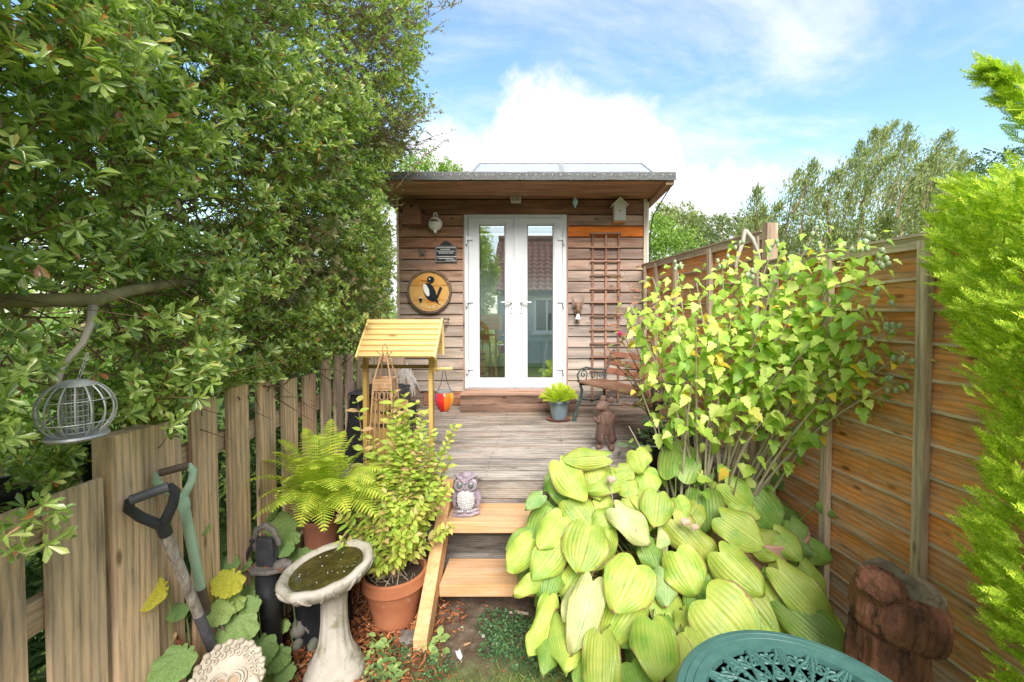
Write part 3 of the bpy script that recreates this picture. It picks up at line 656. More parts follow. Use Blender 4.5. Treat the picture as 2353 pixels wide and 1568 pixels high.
# ------------------------------------------------------------------ bungalow behind the camera (seen in the door glass)
hs_ = thing('bungalow', 'grey brick bungalow with red pantiled roof mirrored in the door glass', 'house', (1.5, -5.5, 0))
brk, Nn, Lk, bb = newmat('grey_brick')
tcn = Nn.new('ShaderNodeTexCoord'); mp = Nn.new('ShaderNodeMapping'); mp.inputs[3].default_value = (1, 1, 1); mp.inputs[2].default_value = (PI/2, 0, 0); Lk.new(tcn.outputs['Object'], mp.inputs[0])
br = nd(Nn, 'ShaderNodeTexBrick', Scale=1.0); br.inputs['Color1'].default_value = (.42, .44, .46, 1); br.inputs['Color2'].default_value = (.50, .52, .54, 1); br.inputs['Mortar'].default_value = (.36, .37, .38, 1)
br.inputs['Brick Width'].default_value = .22; br.inputs['Row Height'].default_value = .075; br.inputs['Mortar Size'].default_value = .01
Lk.new(mp.outputs[0], br.inputs[0]); Lk.new(br.outputs[0], bb.inputs['Base Color']); bb.inputs['Roughness'].default_value = .9
hw = MB(); hw.bx(-1.6, -.35, -4.7, -4.5, 0, 2.43); hw.bx(.55, 7, -4.7, -4.5, 0, 2.43); hw.bx(-.35, .55, -4.7, -4.5, 0, 1.05); hw.bx(-.35, .55, -4.7, -4.5, 2.25, 2.43)
hw.bx(-1.6, -1.4, -10.5, -4.7, 0, 2.43); hw.build('wall', brk, hs_)
wf = MB(); wf.bx(-.35, -.27, -4.62, -4.47, 1.05, 2.25); wf.bx(.47, .55, -4.62, -4.47, 1.05, 2.25); wf.bx(-.27, .47, -4.62, -4.47, 2.17, 2.25); wf.bx(-.27, .47, -4.62, -4.47, 1.05, 1.13); wf.bx(.07, .13, -4.62, -4.48, 1.13, 2.17)
wfo = wf.build('window', M['upvc'], hs_)
MB().bx(-.27, .47, -4.58, -4.57, 1.13, 2.17).build('pane', flat('dark_glass', (.05, .06, .07), .1), wfo)
MB().bx(-.42, .62, -4.56, -4.40, .99, 1.048).build('sill', M['upvc'], hs_)
MB().bx(-1.75, 7, -4.34, -4.30, 2.32, 2.47).build('fascia', M['dark'], hs_)
MB().tube([(-1.8, -4.25, 2.46), (7, -4.25, 2.44)], .05, 8).build('gutter', M['dark'], hs_)
tile = plain('red_pantile', [(.26, .09, .07), (.40, .17, .13)], 3, .8, .2, .004, spots=((.20, .12, .10), 5, .55))
tme = MB()
for i in range(9):
    a = i/8; tme.v += [(a*.24, 0, .035*math.sin(a*2*PI)+.03), (a*.24, -.34, .035*math.sin(a*2*PI)+.01)]
for i in range(8): tme.f.append((2*i, 2*i+1, 2*i+3, 2*i+2))
m0 = bpy.data.meshes.new('tile'); m0.from_pydata(tme.v, [], tme.f); m0.materials.append(tile)
slope = math.atan2(2.3, 3.3); cnt = 0; rest = []
Rt = Matrix.Rotation(-slope, 4, 'X')
for j in range(12):
    for i in range(24):
        Mm = Matrix.Translation((-1.85+i*.238, -4.22-j*.30*math.cos(slope), 2.48+j*.30*math.sin(slope))) @ Rt
        link('roof_tile', m0, hs_, Mm)
b = MB(); b.add([(-1.85, -4.2, 2.45), (7, -4.2, 2.45), (7, -7.5, 4.72), (-1.85, -7.5, 4.72), (7, -10.8, 2.45), (-1.85, -10.8, 2.45)], [(0, 1, 2, 3), (3, 2, 4, 5)]); b.build('roof', tile, hs_)
MB().tube([(-1.85, -7.45, 4.78), (7, -7.45, 4.78)], .1, 10).build('ridge', tile, hs_)
# ------------------------------------------------------------------ things on the summerhouse front
def facM(x, z, y=D-.016, rz=0): return Matrix.Translation((x, y, z)) @ Matrix(((1, 0, 0, 0), (0, 0, -1, 0), (0, 1, 0, 0), (0, 0, 0, 1)))
# local x right, local y up, local z towards the viewer
def birdhouse(x, zb, wd, hh, dp, mat, col, label, roofcol, roofmat, hz, over=.02, cham=False):
    t = thing('bird_house', label, 'bird house', (x, D-.02, zb)); F = facM(x, zb)
    ap = hh+wd*.48
    b = MB(); b.prism([(-wd/2, 0), (wd/2, 0), (wd/2, hh), (0, ap), (-wd/2, hh)], 0, dp, F); b.build('box', mat, t, color=col)
    MB().prism([(.019*math.cos(k*PI/8), hz+.019*math.sin(k*PI/8)) for k in range(16)], dp-.001, dp+.002, F).build('entrance_hole', M['dark'], t)
    for s in (-1, 1):
        e = Vector((s*(wd/2+over), hh-over*.96)); d = (e-Vector((0, ap))).normalized(); nn = Vector((-d.y*s, d.x*s)) if s > 0 else Vector((d.y, -d.x)) 
        nn = Vector((abs(d.y)*s, abs(d.x)))
        a = Vector((0, ap)); q = [a, e, e+nn*.012, a+Vector((0, .017))]
        MB().prism([tuple(p) for p in q], -.002, dp+.03, F).build('roof', roofmat, t, color=roofcol)
    return t, F, ap
t, F, ap = birdhouse(pX(957), 1.8+(715-524)*.00523, .200, .19, .16, M['woodX'], (.20, .10, .065, .97), 'brown wooden bird house in the top left corner under the eaves', (.10, .065, .05, .95), M['woodX'], .21, .03)
MB().prism([(-.11, .0), (.11, .0), (.11, .125), (-.11, .125)], .161, .185, F).build('lower_front', M['woodX'], t, color=(.18, .085, .055, .97))
t, F, ap = birdhouse(pX(1419), 1.8+(715-514)*.00523, .135, .19, .12, M['white'], None, 'white wooden bird house with pitched roof above the brown trellis', None, M['white'], .155, .022)
for k in range(6): MB().prism([(-.064, .008+k*.028), (.064, .008+k*.028), (.064, .033+k*.028), (-.064, .033+k*.028)], .1205, .124, F).build('board', M['white'], t)
MB().prism([(-.074, -.012), (.074, -.012), (.074, -.001), (-.074, -.001)], -.002, .14, F).build('base', M['woodX'], t, color=(.55, .40, .26, .95))
MB().prism([(.008*math.cos(k*PI/6), .115+.008*math.sin(k*PI/6)) for k in range(12)], .124, .126, F).build('perch_hole', M['dark'], t)
# teapot nester
t = thing('teapot_nester', 'round white china teapot bird nester hung spout down on the wall', 'bird nester', (pX(1005), D-.02, 2.75))
cx_, cz_ = pX(1005.3), 1.8+(715-519)*.00523
b = MB(); b.ell((cx_, D-.08, cz_), (.084, .062, .084), 28, 18); b.build('body', plain('glazed_cream', [(.70, .68, .62), (.82, .80, .76)], 6, .2, .02, .001, coat=.6), t, smooth=True)
b = MB(); b.tube([(cx_-.002, D-.09, cz_-.07), (cx_+.004, D-.10, cz_-.10), (cx_+.010, D-.12, cz_-.118)], [.026, .019, .014], 12); b.build('spout', M['white'], t, smooth=True)
MB().ell((cx_+.011, D-.128, cz_-.120), (.008, .008, .008), 10, 6).build('spout_hole', M['dark'], t)
b = MB(); b.tube([(cx_-.018+.030*math.sin(a)*0, D-.06, cz_+.07) if k == 0 else (cx_+.022*math.cos(a), D-.07, cz_+.085+.045*math.sin(a)) for k, a in enumerate(np.linspace(PI, 0, 9))], .010, 8); b.build('handle', M['white'], t, smooth=True)
b = MB(); b.prism([(.052*math.cos(a), .03*math.sin(a)) for a in np.linspace(0, PI, 14)], .122, .128, facM(cx_, cz_+.012)); b.build('opening', plain('sparrow_brown', [(.10, .06, .04), (.22, .14, .09)], 60, .7, 0), t)
b = MB(); b.tube([(cx_-.052, D-.142, cz_+.012), (cx_+.052, D-.142, cz_+.012)], .006, 6); b.ell((cx_-.004, D-.142, cz_-.004), (.010, .004, .006), 8, 5); b.build('rim', M['white'], t)
# plaque
t = thing('plaque', 'black cast plaque with arched top and small white writing left of the doors', 'plaque', (pX(1027), D-.02, 2.38))
px_, pz_ = pX(1027), 1.8+(715-604.6)*.00523; F = facM(px_, pz_)
pw, ph = .255, .20
pl = [(-pw/2, 0), (pw/2, 0), (pw/2, ph), (.075, ph), (.062, ph+.02)] + [(.05*math.cos(a), ph+.018+.038*math.sin(a)) for a in np.linspace(.2, PI-.2, 9)] + [(-.062, ph+.02), (-.075, ph), (-pw/2, ph)]
MB().prism(pl, 0, .014, F).build('plate', M['blackplastic'], t, bevel=.002)
b = MB()
for k, (wl, x0) in enumerate(((.22, 0), (.12, -.005), (.215, 0), (.17, .0), (.0, 0), (.215, -.002), (.17, -.01), (.095, .045))):
    if wl == 0: continue
    z = ph-.024-k*.0215; x = x0-wl/2
    while x < x0+wl/2:
        lw = random.uniform(.006, .02); b.prism([(x, z-.005), (x+lw, z-.005), (x+lw, z+.005), (x, z+.005)], .0142, .0155, F); x += lw+random.uniform(.003, .006)
b.ring([(pw/2-.006, .006), (pw/2-.006, ph-.006), (-pw/2+.006, ph-.006), (-pw/2+.006, .006)], [(pw/2-.009, .009), (pw/2-.009, ph-.009), (-pw/2+.009, ph-.009), (-pw/2+.009, .009)], .0142, .0155, F)
o = b.build('lettering', M['white'], t); o['kind'] = 'stuff'
b = MB(); b.ring([(.028*math.cos(a), ph+.02+.028*math.sin(a)) for a in np.linspace(0, 2*PI, 17)[:-1]], [(.022*math.cos(a), ph+.02+.022*math.sin(a)) for a in np.linspace(0, 2*PI, 17)[:-1]], .014, .017, F); b.build('crest', M['iron'], t)
# round pub sign
t = thing('round_sign', 'round barrel-end pub sign with a black and white bird and raised lettering', 'sign', (pX(990), D-.02, 1.8))
sx_, sz_ = pX(989.7), 1.8+(715-670.5)*.00523; F = facM(sx_, sz_); SR = .262
def circ(r, n=48, a0=0, a1=2*PI): return [(r*math.cos(a), r*math.sin(a)) for a in np.linspace(a0, a1, n+1)[:-1]]
MB().ring(circ(SR), circ(SR-.026), 0, .05, F).build('rim', M['woodX'], t, color=(.13, .085, .06, .9))
MB().ring(circ(SR-.026), circ(SR-.032), .024, .036, F).build('inner_bead', M['woodX'], t, color=(.62, .48, .26, 1))
yel = plain('aged_yellow_panel', [(.62, .27, .05), (.72, .44, .14)], 5, .45, .2, .002, spots=((.22, .13, .07), 7, .60))
for (z0, z1) in ((-.232, -.105), (-.100, .062), (.067, .232)):
    zs = np.linspace(z0, z1, 12); pr = [(math.sqrt(max(.0, .2325**2-z*z)), z) for z in zs] + [(-math.sqrt(max(.0, .2325**2-z*z)), z) for z in zs[::-1]]
    MB().prism(pr, 0, .028, F).build('panel_board', yel, t)
def relief(name, pts, mat, z0=.0285, z1=.035, **k): return MB().prism(pts, z0, z1, F).build(name, mat, t, **k)
gblack = flat('gloss_black', (.02, .025, .035), .25); gwhite = flat('sign_white', (.85, .83, .76), .4); gor = flat('sign_orange', (.80, .30, .03), .4)
BS = 1.18
def el(cx, cy, rx, ry, n=20, rot=0): return [(BS*x_, BS*y_) for x_, y_ in el0(cx, cy, rx, ry, n, rot)]
def bsc(pts): return [(BS*x_, BS*y_+.0) for x_, y_ in pts]
def el0(cx, cy, rx, ry, n=20, rot=0): return [(cx+rx*math.cos(a)*math.cos(rot)-ry*math.sin(a)*math.sin(rot), cy+rx*math.cos(a)*math.sin(rot)+ry*math.sin(a)*math.cos(rot)) for a in np.linspace(0, 2*PI, n+1)[:-1]]
# a plain generic garden bird
relief('bird_body', el(.004, -.01, .056, .100, 24, .45), gblack, .0285, .038)
relief('bird_breast', el(-.030, .012, .026, .066, 24, .35), gwhite, .0385, .042)
relief('bird_head', el(.014, .118, .036, .033), gblack, .0285, .044)
relief('bird_eye', el(.004, .124, .008, .008, 10), gwhite, .0445, .047)
relief('bird_beak', bsc([(-.016, .134), (-.085, .112), (-.020, .104)]), gor, .0285, .040)
relief('bird_wing', bsc([(.012, .075), (.040, .05), (.060, -.03), (.098, -.125), (.03, -.07), (.0, .0)]), gblack, .0425, .050)
relief('bird_tail', bsc([(.060, -.075), (.085, -.07), (.130, .035), (.105, .048)]), gblack, .0285, .036)
relief('bird_feet', [(-.035, -.105), (.02, -.115), (.03, -.13), (-.03, -.13)], gor, .0285, .034)
relief('beer_glass', [(-.118, -.135), (-.093, -.135), (-.088, -.082), (-.122, -.082)], gblack, .0285, .038)
relief('glass_froth', [(-.122, -.081), (-.088, -.081), (-.092, -.070), (-.118, -.070)], gwhite, .0285, .039)
word = 'GUINNESS'
for i, ch in enumerate(word):
    a = math.radians(-90-40+80*i/(len(word)-1)+2); rr = .196
    cu = bpy.data.curves.new('letter', 'FONT'); cu.body = ch; cu.size = .058; cu.extrude = .004; cu.align_x = 'CENTER'; cu.align_y = 'CENTER'; cu.offset = .0012; cu.resolution_u = 3
    tmp = bpy.data.objects.new('letter', cu); me = bpy.data.meshes.new_from_object(tmp); bpy.data.objects.remove(tmp); me.materials.clear(); me.materials.append(flat('letter_cream', (.80, .62, .32), .5))
    Mm = F @ Matrix.Translation((rr*math.cos(a), rr*math.sin(a), .034)) @ Matrix.Rotation(a+PI/2, 4, 'Z')
    link('letter', me, t, Mm)
# wall basket
t = thing('wall_basket', 'dark wire half round hayrack basket on the wall behind the well roof', 'basket', (pX(994), D-.02, 1.5))
F = facM(pX(994), 1.8+(715-733)*.00523)
b = MB(); R0 = .205
for i in range(9):
    u = -1+2*i/8; x = u*R0
    pts = []
    for j in range(9):
        a = j/8*PI/2; rr = math.sqrt(max(0, R0**2-x*x)); pts.append(F @ Vector((x, -rr*math.sin(a), .13*math.cos(a)*math.sqrt(max(0, 1-u*u)))))
    b.tube(pts, .0035, 5)
for fz in (0, -.045, -.10, -.155):
    rr = math.sqrt(R0**2-fz**2); b.tube([F @ Vector((rr*math.cos(a), fz, .13*math.sin(a)*math.sqrt(1-(fz/R0)**2))) for a in np.linspace(0, PI, 19)], .004 if fz else .006, 5)
b.tube([F @ Vector((-R0, 0, 0)), F @ Vector((R0, 0, 0))], .005, 5)
for k in range(4): b.tube([F @ Vector((-.09+.06*k+.022*math.cos(a)*(1-a/12), -.03+.022*math.sin(a), .13)) for a in np.linspace(0, 7, 14)], .003, 4)
b.build('wire_frame', M['rustwire'], t)
# little metal wall ornament
b = MB(); F = facM(pX(974), 1.8+(715-583)*.00523)
b.ell(F @ Vector((0, .0, .02)), (.022, .014, .030), 10, 8)
for s in (-1, 1):
    for q in ((.05, .03), (.045, -.01), (.035, -.05)): b.tube([F @ Vector((s*.015, .01, .02)), F @ Vector((s*q[0]*.7, q[1]+.02, .03)), F @ Vector((s*q[0], q[1], .01))], .004, 5)
b.tube([F @ Vector((-.01, .02, .02)), F @ Vector((-.06, .055, .03))], .004, 5)
tag(b.build('wall_ornament', M['rustiron'], None, smooth=True), 'tiny rusty insect shaped ornament on the wall above the round sign', 'ornament')
# floodlight
t = thing('floodlight', 'white outdoor floodlight fixed above the doors under the soffit', 'floodlight', (pX(1187), D-.02, 3.08))
F = facM(pX(1187), 1.8+(715-466)*.00523)
MB().prism([(-.06, -.035), (.06, -.035), (.06, .045), (-.06, .045)], .035, .12, F).build('housing', M['white'], t, bevel=.006)
MB().prism([(-.048, -.022), (.048, -.022), (.048, .030), (-.048, .030)], .1205, .124, F).build('lens', plain('floodlight_lens', [(.30, .27, .23), (.55, .52, .47)], 30, .15, 0), t)
MB().prism([(-.02, .046), (.02, .046), (.03, .10), (-.03, .10)], .0, .06, F).build('bracket', M['galv'], t, bevel=.004)
# hanging glass ornament
t = thing('glass_ornament', 'small pale blue glass ornament hanging from the soffit', 'ornament', (pX(1321, 4.95), 4.95, 3.0))
x_ = pX(1321, 4.95); z_ = 1.8+(715-467)*.00495
MB().lathe([(.0, .052), (.012, .05), (.028, .02), (.030, -.012), (.018, -.035), (.008, -.045), (.010, -.055), (0, -.068)], (x_, 4.95, z_), 16).build('bauble', plain('blue_glass', [(.12, .38, .50), (.55, .75, .80)], 40, .12, .1, .002, coat=.8), t, smooth=True)
MB().tube([(x_, 4.95, z_+.05), (x_, 4.95, 3.134)], .002, 5).build('thread', M['wire'], t)
# trellis
t = thing('trellis', 'narrow brown slatted trellis fixed to the wall right of the doors', 'trellis', (pX(1391), D-.03, .9))
x0, x1 = pX(1359), pX(1422); zt = 1.8+(715-537)*.00523
for x in (x0+.01, (x0+x1)/2+.004, x1-.01):
    MB().bx(x-.012, x+.012, D-.036, D-.018, .72, zt+.0).build('upright', M['woodZ'], t, color=(*cvar((.20, .105, .075), .1), .92))
for k in range(11):
    z = zt-.012-k*.163
    MB().bx(x0-.02, x1+.02, D-.052, D-.037, z-.010, z+.010).build('cross_slat', M['woodX'], t, color=(*cvar((.24, .14, .105), .15), .88))
# stag head
t = thing('stag_head', 'small bronze stag head with antlers and a white bell on the wall', 'ornament', (pX(1327), D-.02, 1.75))
F = facM(pX(1327), 1.8+(715-706)*.00523); brz = plain('bronze_brown', [(.14, .08, .05), (.30, .18, .12)], 30, .5, .3, .002)
b = MB(); b.ell(F @ Vector((0, .01, .05)), (.040, .052, .045), 14, 10); b.ell(F @ Vector((0, -.035, .085)), (.024, .034, .036), 12, 8); b.ell(F @ Vector((0, -.05, .03)), (.045, .03, .06), 12, 8)
b.build('head', brz, t, smooth=True)
for s in (-1, 1):
    MB().tube([F @ Vector((s*.025, .04, .05)), F @ Vector((s*.05, .065, .05)), F @ Vector((s*.062, .095, .05)), F @ Vector((s*.055, .125, .05))], [.008, .007, .005, .003], 6).tube([F @ Vector((s*.055, .075, .05)), F @ Vector((s*.082, .10, .055))], [.006, .003], 6).build('antler', brz, t, smooth=True)
    MB().ell(F @ Vector((s*.048, .03, .05)), (.022, .010, .012), 8, 6, Matrix.Rotation(-s*.5, 3, 'Y')).build('ear', brz, t, smooth=True)
MB().lathe([(.012, .03), (.022, .0), (.036, -.045), (.033, -.045), (.0, .02)], F @ Vector((0, -.10, .06)), 16).build('bell', M['white'], t, smooth=True)
# ------------------------------------------------------------------ wishing well planter
WY = 3.1
wl = thing('wishing_well', 'cream timber wishing well planter with slatted pitched roof on the deck', 'wishing well', (-1.06, WY, DECK))
zr, ze = 1.735, 1.485; yr, yf = WY+.03, WY-.19
xl, xr = pX(826, 2.95), pX(1000, 2.95)
cr = (.54, .42, .18, .97)
for side in (1, -1):
    for k in range(7):
        a = k/7; b2 = (k+1)/7
        y1 = yr+(yf-yr)*a*1.0; y2 = yr+(yf-yr)*b2
        if side < 0: y1 = yr+(yr-y1)*.16+.006; y2 = yr+(yr-y2)*.16+.006
        za = zr+(ze-zr)*a; zb = zr+(ze-zr)*b2
        d = Vector((0, y2-y1, zb-za)).normalized(); n_ = Vector((0, -d.z, d.y)) if side < 0 else Vector((0, d.z, -d.y)); 
        if n_.z < 0: n_ = -n_
        q0 = Vector((0, y1, za)); q1 = Vector((0, y2, zb)); pr = [q0, q0+n_*.006, q1-d*.004+n_*.017, q1-d*.001+n_*.006, q1-d*.004]
        b = MB(); n = len(pr); b.add([(x, q.y, q.z) for x in (xl, xr) for q in pr], [tuple(range(n)), tuple(range(n, 2*n))[::-1]] + [(i, n+i, n+(i+1) % n, (i+1) % n) for i in range(n)])
        b.build('roof_slat', M['wellroof'], wl, color=(*cvar(cr[:3], .06), .97))
for x in (xl-.012, xr+.001):
    b = MB(); b.beam((x+.006, yr, zr+.0), (x+.006, yf-.004, ze-.004), .011, .036); b.beam((x+.006, yr+.004, zr), (x+.006, yr+(yr-yf)*.16, ze), .011, .03)
    b.build('barge_board', M['wellpost'], wl, color=(.74, .58, .25, .99))
xa, xb = pX(838, WY), pX(989.5, WY)
for x in (xa, xb):
    MB().bx(x-.014, x+.014, WY-.014, WY+.030, DECK, 1.60).build('post', M['wellpost'], wl, color=(.42, .30, .09, .97))
MB().bx(xb+.015, xb+.038, WY+.0, WY+.03, 1.36, 1.53).build('post_block', M['wellpost'], wl, color=(.46, .34, .11, .97))
MB().bx(xa-.05, xb, WY+.032, WY+.052, 1.385, 1.41).build('cross_rail', M['woodX'], wl, color=(.30, .22, .09, .95))
MB().tube([(xb+.015, WY+.008, 1.385), (xb+.155, WY-.01, 1.39)], .011, 10).build('crank_handle', M['wellpost'], wl, color=(.66, .50, .22, .97))
bc = Vector((-1.125, WY+.07, DECK)); BR = .135
for k in range(20):
    a0, a1 = 2*PI*(k+.04)/20, 2*PI*(k+.96)/20; b = MB(); prof = [(0, .88), (.12, .95), (.24, 1.0), (.36, .985), (.47, .93)]
    vs = []
    for (z, r) in prof:
        for (a, rr) in ((a0, BR*r), (a1, BR*r), (a1, BR*r-.014), (a0, BR*r-.014)): vs.append(bc+Vector((rr*math.cos(a), rr*math.sin(a), z)))
    fs = [(0, 1, 2, 3), (16, 19, 18, 17)] + [(4*i+j, 4*i+4+j, 4*i+4+(j+1) % 4, 4*i+(j+1) % 4) for i in range(4) for j in range(4)]
    b.add(vs, [f[::-1] for f in fs]); b.build('stave', M['wellpost'], wl, color=(*cvar((.50, .36, .11), .08), .97))
for (z, r) in ((.10, .955), (.33, 1.0), (.425, .963)):
    MB().lathe([(BR*r+.001, z-.012), (BR*r+.004, z-.012), (BR*r+.004, z+.012), (BR*r+.001, z+.012)], bc, 40).build('hoop', M['iron'], wl)
MB().lathe([(.0, .44), (BR*.93-.015, .44)], bc, 24).build('soil', M['soil'], wl)
MB().bx(-1.13, -1.09, WY-.1, WY-.08, 1.10, 1.165).build('bucket_block', M['wellpost'], wl, color=(.5, .38, .14, .97))
# lantern on the crank
t = thing('glass_lantern', 'red orange and purple glass lantern hanging from the wishing well handle', 'lantern', (pX(1020, WY), WY, 1.1))
lx, lz = pX(1020, WY), 1.8-(923-715)*.0031
segc = [(.80, .38, .05), (.06, .22, .30), (.36, .06, .26), (.80, .50, .10), (.06, .25, .36), (.34, .05, .20), (.62, .03, .03), (.78, .16, .02)]
for k in range(8):
    a0, a1 = 2*PI*k/8-.6, 2*PI*(k+1)/8-.6; b = MB(); prof = [(.026, -.074), (.044, -.055), (.064, -.01), (.068, .02), (.062, .05), (.050, .068)]
    vs = [Vector((lx+r*math.cos(a), WY+r*math.sin(a), lz+z)) for r, z in prof for a in np.linspace(a0, a1, 5)]
    b.add(vs, [(i*5+j, i*5+j+1, (i+1)*5+j+1, (i+1)*5+j) for i in range(5) for j in range(4)]); b.build('glass_panel', flat('lantern_glass', segc[k], .15), t, smooth=True)
MB().lathe([(.050, .064), (.056, .064), (.057, .076), (.050, .076)], (lx, WY, lz), 24).build('top_ring', M['galv'], t)
MB().lathe([(.0, -.082), (.030, -.082), (.030, -.074), (.0, -.074)], (lx, WY, lz), 20).build('base', M['galv'], t)
for s in (-1, 1): MB().tube([(lx+s*.045, WY, lz+.075), (lx+s*.02, WY, lz+.14), (lx+s*.002, WY-.005, 1.40)], .0025, 5).build('chain', M['iron'], t)
# compost bin
t = thing('compost_bin', 'black plastic compost bin with sloping sides behind the wicker obelisk', 'compost bin', (-1.3, 3.42, DECK))
c = Vector((-1.285, 3.42, 0)); b = MB()
def frus(b, c, w0, w1, z0, z1):
    v = [(c.x+sx*w/2, c.y+sy*w/2, z) for (w, z) in ((w0, z0), (w1, z1)) for sx, sy in ((-1, -1), (1, -1), (1, 1), (-1, 1))]
    b.add(v, [(3, 2, 1, 0), (4, 5, 6, 7)] + [(i, (i+1) % 4, 4+(i+1) % 4, 4+i) for i in range(4)])
frus(b, c, .44, .34, DECK, 1.17); b.build('body', M['blackplastic'], t, bevel=.012)
b = MB(); frus(b, c, .37, .35, 1.171, 1.19); frus(b, c, .30, .27, 1.191, 1.206); b.build('lid', plain('grey_lid', [(.05, .05, .055), (.10, .10, .10)], 12, .6, .2), t, bevel=.006)
# wicker obelisk
t = thing('wicker_obelisk', 'tall woven wicker plant obelisk in front of the wishing well', 'obelisk', (-1.02, 2.78, 0))
wick = plain('willow', [(.34, .18, .09), (.56, .36, .20)], 30, .7, .3, .002); ox, oy = -1.018, 2.78
def osq(z):  # half width at a height
    if z > 1.36: return .054*max(0, (1.56-z)/.2)*.95+.004
    return .054+.080*(1.36-z)/1.36
for sx in (-1, 1):
    for sy in (-1, 1):
        zs = list(np.linspace(0, 1.36, 5))+[1.42, 1.49, 1.53]; pts = [(ox+sx*osq(z), oy+sy*osq(z), z) for z in zs]
        MB().tube(pts, [.006]*5+[.005, .0045, .004], 6).build('upright', wick, t, smooth=True)
for side in range(4):
    for u in (-.6, -.2, .2, .6):
        def pt(z, u=u, side=side):
            h = osq(z); q = [(u*h, -h), (h, u*h), (-u*h, h), (-h, -u*h)][side]; return (ox+q[0], oy+q[1], z)
        MB().tube([pt(0), pt(.6), pt(1.29)], .0028, 5).build('cane', wick, t)
b = MB()
for k in range(9):
    z = 1.30+k*.0085; pts = []
    for side in range(4):
        for u in np.linspace(-1, 1, 9)[:-1]:
            h = osq(z)+.003*math.sin((u*4+k)*PI); pts.append([(u*h, -h), (h, u*h), (-u*h, h), (-h, -u*h)][side])
    pts.append(pts[0]); b.tube([(ox+p[0], oy+p[1], z) for p in pts], .0042, 5, cap=False)
b.build('woven_band', wick, t, smooth=True)
for side in range(4):
    for u in (-.55, 0, .55):
        h = osq(1.25); q = [(u*h, -h-.004), (h+.004, u*h), (-u*h, h+.004), (-h-.004, -u*h)][side]; ex = (1, 0, 0) if side % 2 == 0 else (0, 1, 0)
        MB().tube([(ox+q[0]+ex[0]*.021*math.cos(a), oy+q[1]+ex[1]*.021*math.cos(a), 1.268+.024*math.sin(a)) for a in np.linspace(0, 2*PI, 15)], .0024, 5, cap=False).build('loop', wick, t)
b = MB()
for s in (-1, 1):
    b.tube([(ox, oy, 1.50), (ox+s*.016, oy, 1.54), (ox+s*.012, oy, 1.575), (ox, oy, 1.592)], .003, 5)
    b.tube([(ox, oy, 1.50), (ox+s*.03, oy, 1.52), (ox+s*.05, oy-.01, 1.545)], .003, 5)
    b.tube([(ox+s*.006, oy, 1.47)] + [(ox+s*(.030+.014*math.cos(a)), oy, 1.482+.014*math.sin(a)) for a in np.linspace(PI, -PI*.8, 12)], .003, 5)
for k in range(6): b.tube([(ox+.010*math.cos(a), oy+.010*math.sin(a), 1.475+k*.006) for a in np.linspace(0, 2*PI, 9)], .004, 5)
b.build('finial', wick, t, smooth=True)
# driftwood cone
t = thing('driftwood_cone', 'grey driftwood stick cone standing by the wall behind the well', 'garden ornament', (pX(932, 4.2), 4.2, DECK))
cxd, czb, cza = pX(932, 4.2), 1.8-(905-715)*.0042, 1.8-(834-715)*.0042; drift = plain('driftwood', [(.34, .30, .27), (.60, .55, .50)], 20, .85, .4, .004)
for k in range(90):
    a = random.uniform(0, 2*PI); f = random.uniform(0, .75); r0 = .125*(f)+.006; r1 = .125*min(1.05, f+random.uniform(.25, .45))+.006
    z0 = cza+(czb-cza)*f; z1 = cza+(czb-cza)*min(1.08, f+random.uniform(.25, .45)); a2 = a+random.uniform(-.12, .12)
    p0 = Vector((cxd+r0*math.cos(a), 4.2+r0*math.sin(a), z0)); p1 = Vector((cxd+r1*math.cos(a2), 4.2+r1*math.sin(a2), z1)); mid = (p0+p1)/2+Vector((random.uniform(-.006, .006), -.004, .006))
    MB().tube([p0, mid, p1], [random.uniform(.004, .008), random.uniform(.007, .012), random.uniform(.003, .008)], 6).build('stick', drift, t, smooth=True)
MB().lathe([(.0, .0), (.09, .0), (.12, .24), (.0, .24)], (cxd, 4.2, DECK), 20).build('stand', M['iron'], t)
MB().lathe([(.118, czb), (.004, cza-.005), (0, cza)], (cxd, 4.2, 0), 20).build('core', M['twig'], t)
# ------------------------------------------------------------------ potted plant on the deck
def pot(name_root, c, r0, r1, h, mat, rim=.03, rimt=.012, soil=True, n=40, ribs=0):
    c = Vector(c); prof = [(0, 0), (r0, 0), (r0+(r1-r0)*.5, h*.45), (r1-rimt*.6, h-rim-.004), (r1-rimt*.5, h-rim), (r1+rimt*.25, h-rim+.003), (r1+rimt*.35, h-.006), (r1, h), (r1-.012, h-.002), (r1-.016, h-.02), (r1-.02, h-.04)]
    fn = (lambda a, z: 1+.02*math.sin(a*ribs)) if ribs else None
    o = MB().lathe(prof, c, n, fn).build('pot', mat, name_root, smooth=True)
    if soil: MB().lathe([(0, h-.028), (r1*.5, h-.024), (r1-.018, h-.034)], c, n).build('soil', M['soil'], name_root, smooth=True)
t = thing('potted_bedding_plant', 'lime green feathery plant in a blue grey glazed pot beside the door step', 'potted plant', (.157, 4.5, DECK))
blue = plain('blue_grey_glaze', [(.12, .17, .20), (.26, .32, .36)], 5, .3, .15, .002, coat=.4, spots=((.42, .46, .48), 8, .62))
pot(t, (.157, 4.5, DECK+.016), .075, .108, .195, blue)
MB().lathe([(0, 0), (.105, 0), (.125, .02), (.118, .02), (.10, .008), (0, .008)], (.157, 4.5, DECK+.001), 32).build('saucer', M['terra_old'], t, smooth=True)
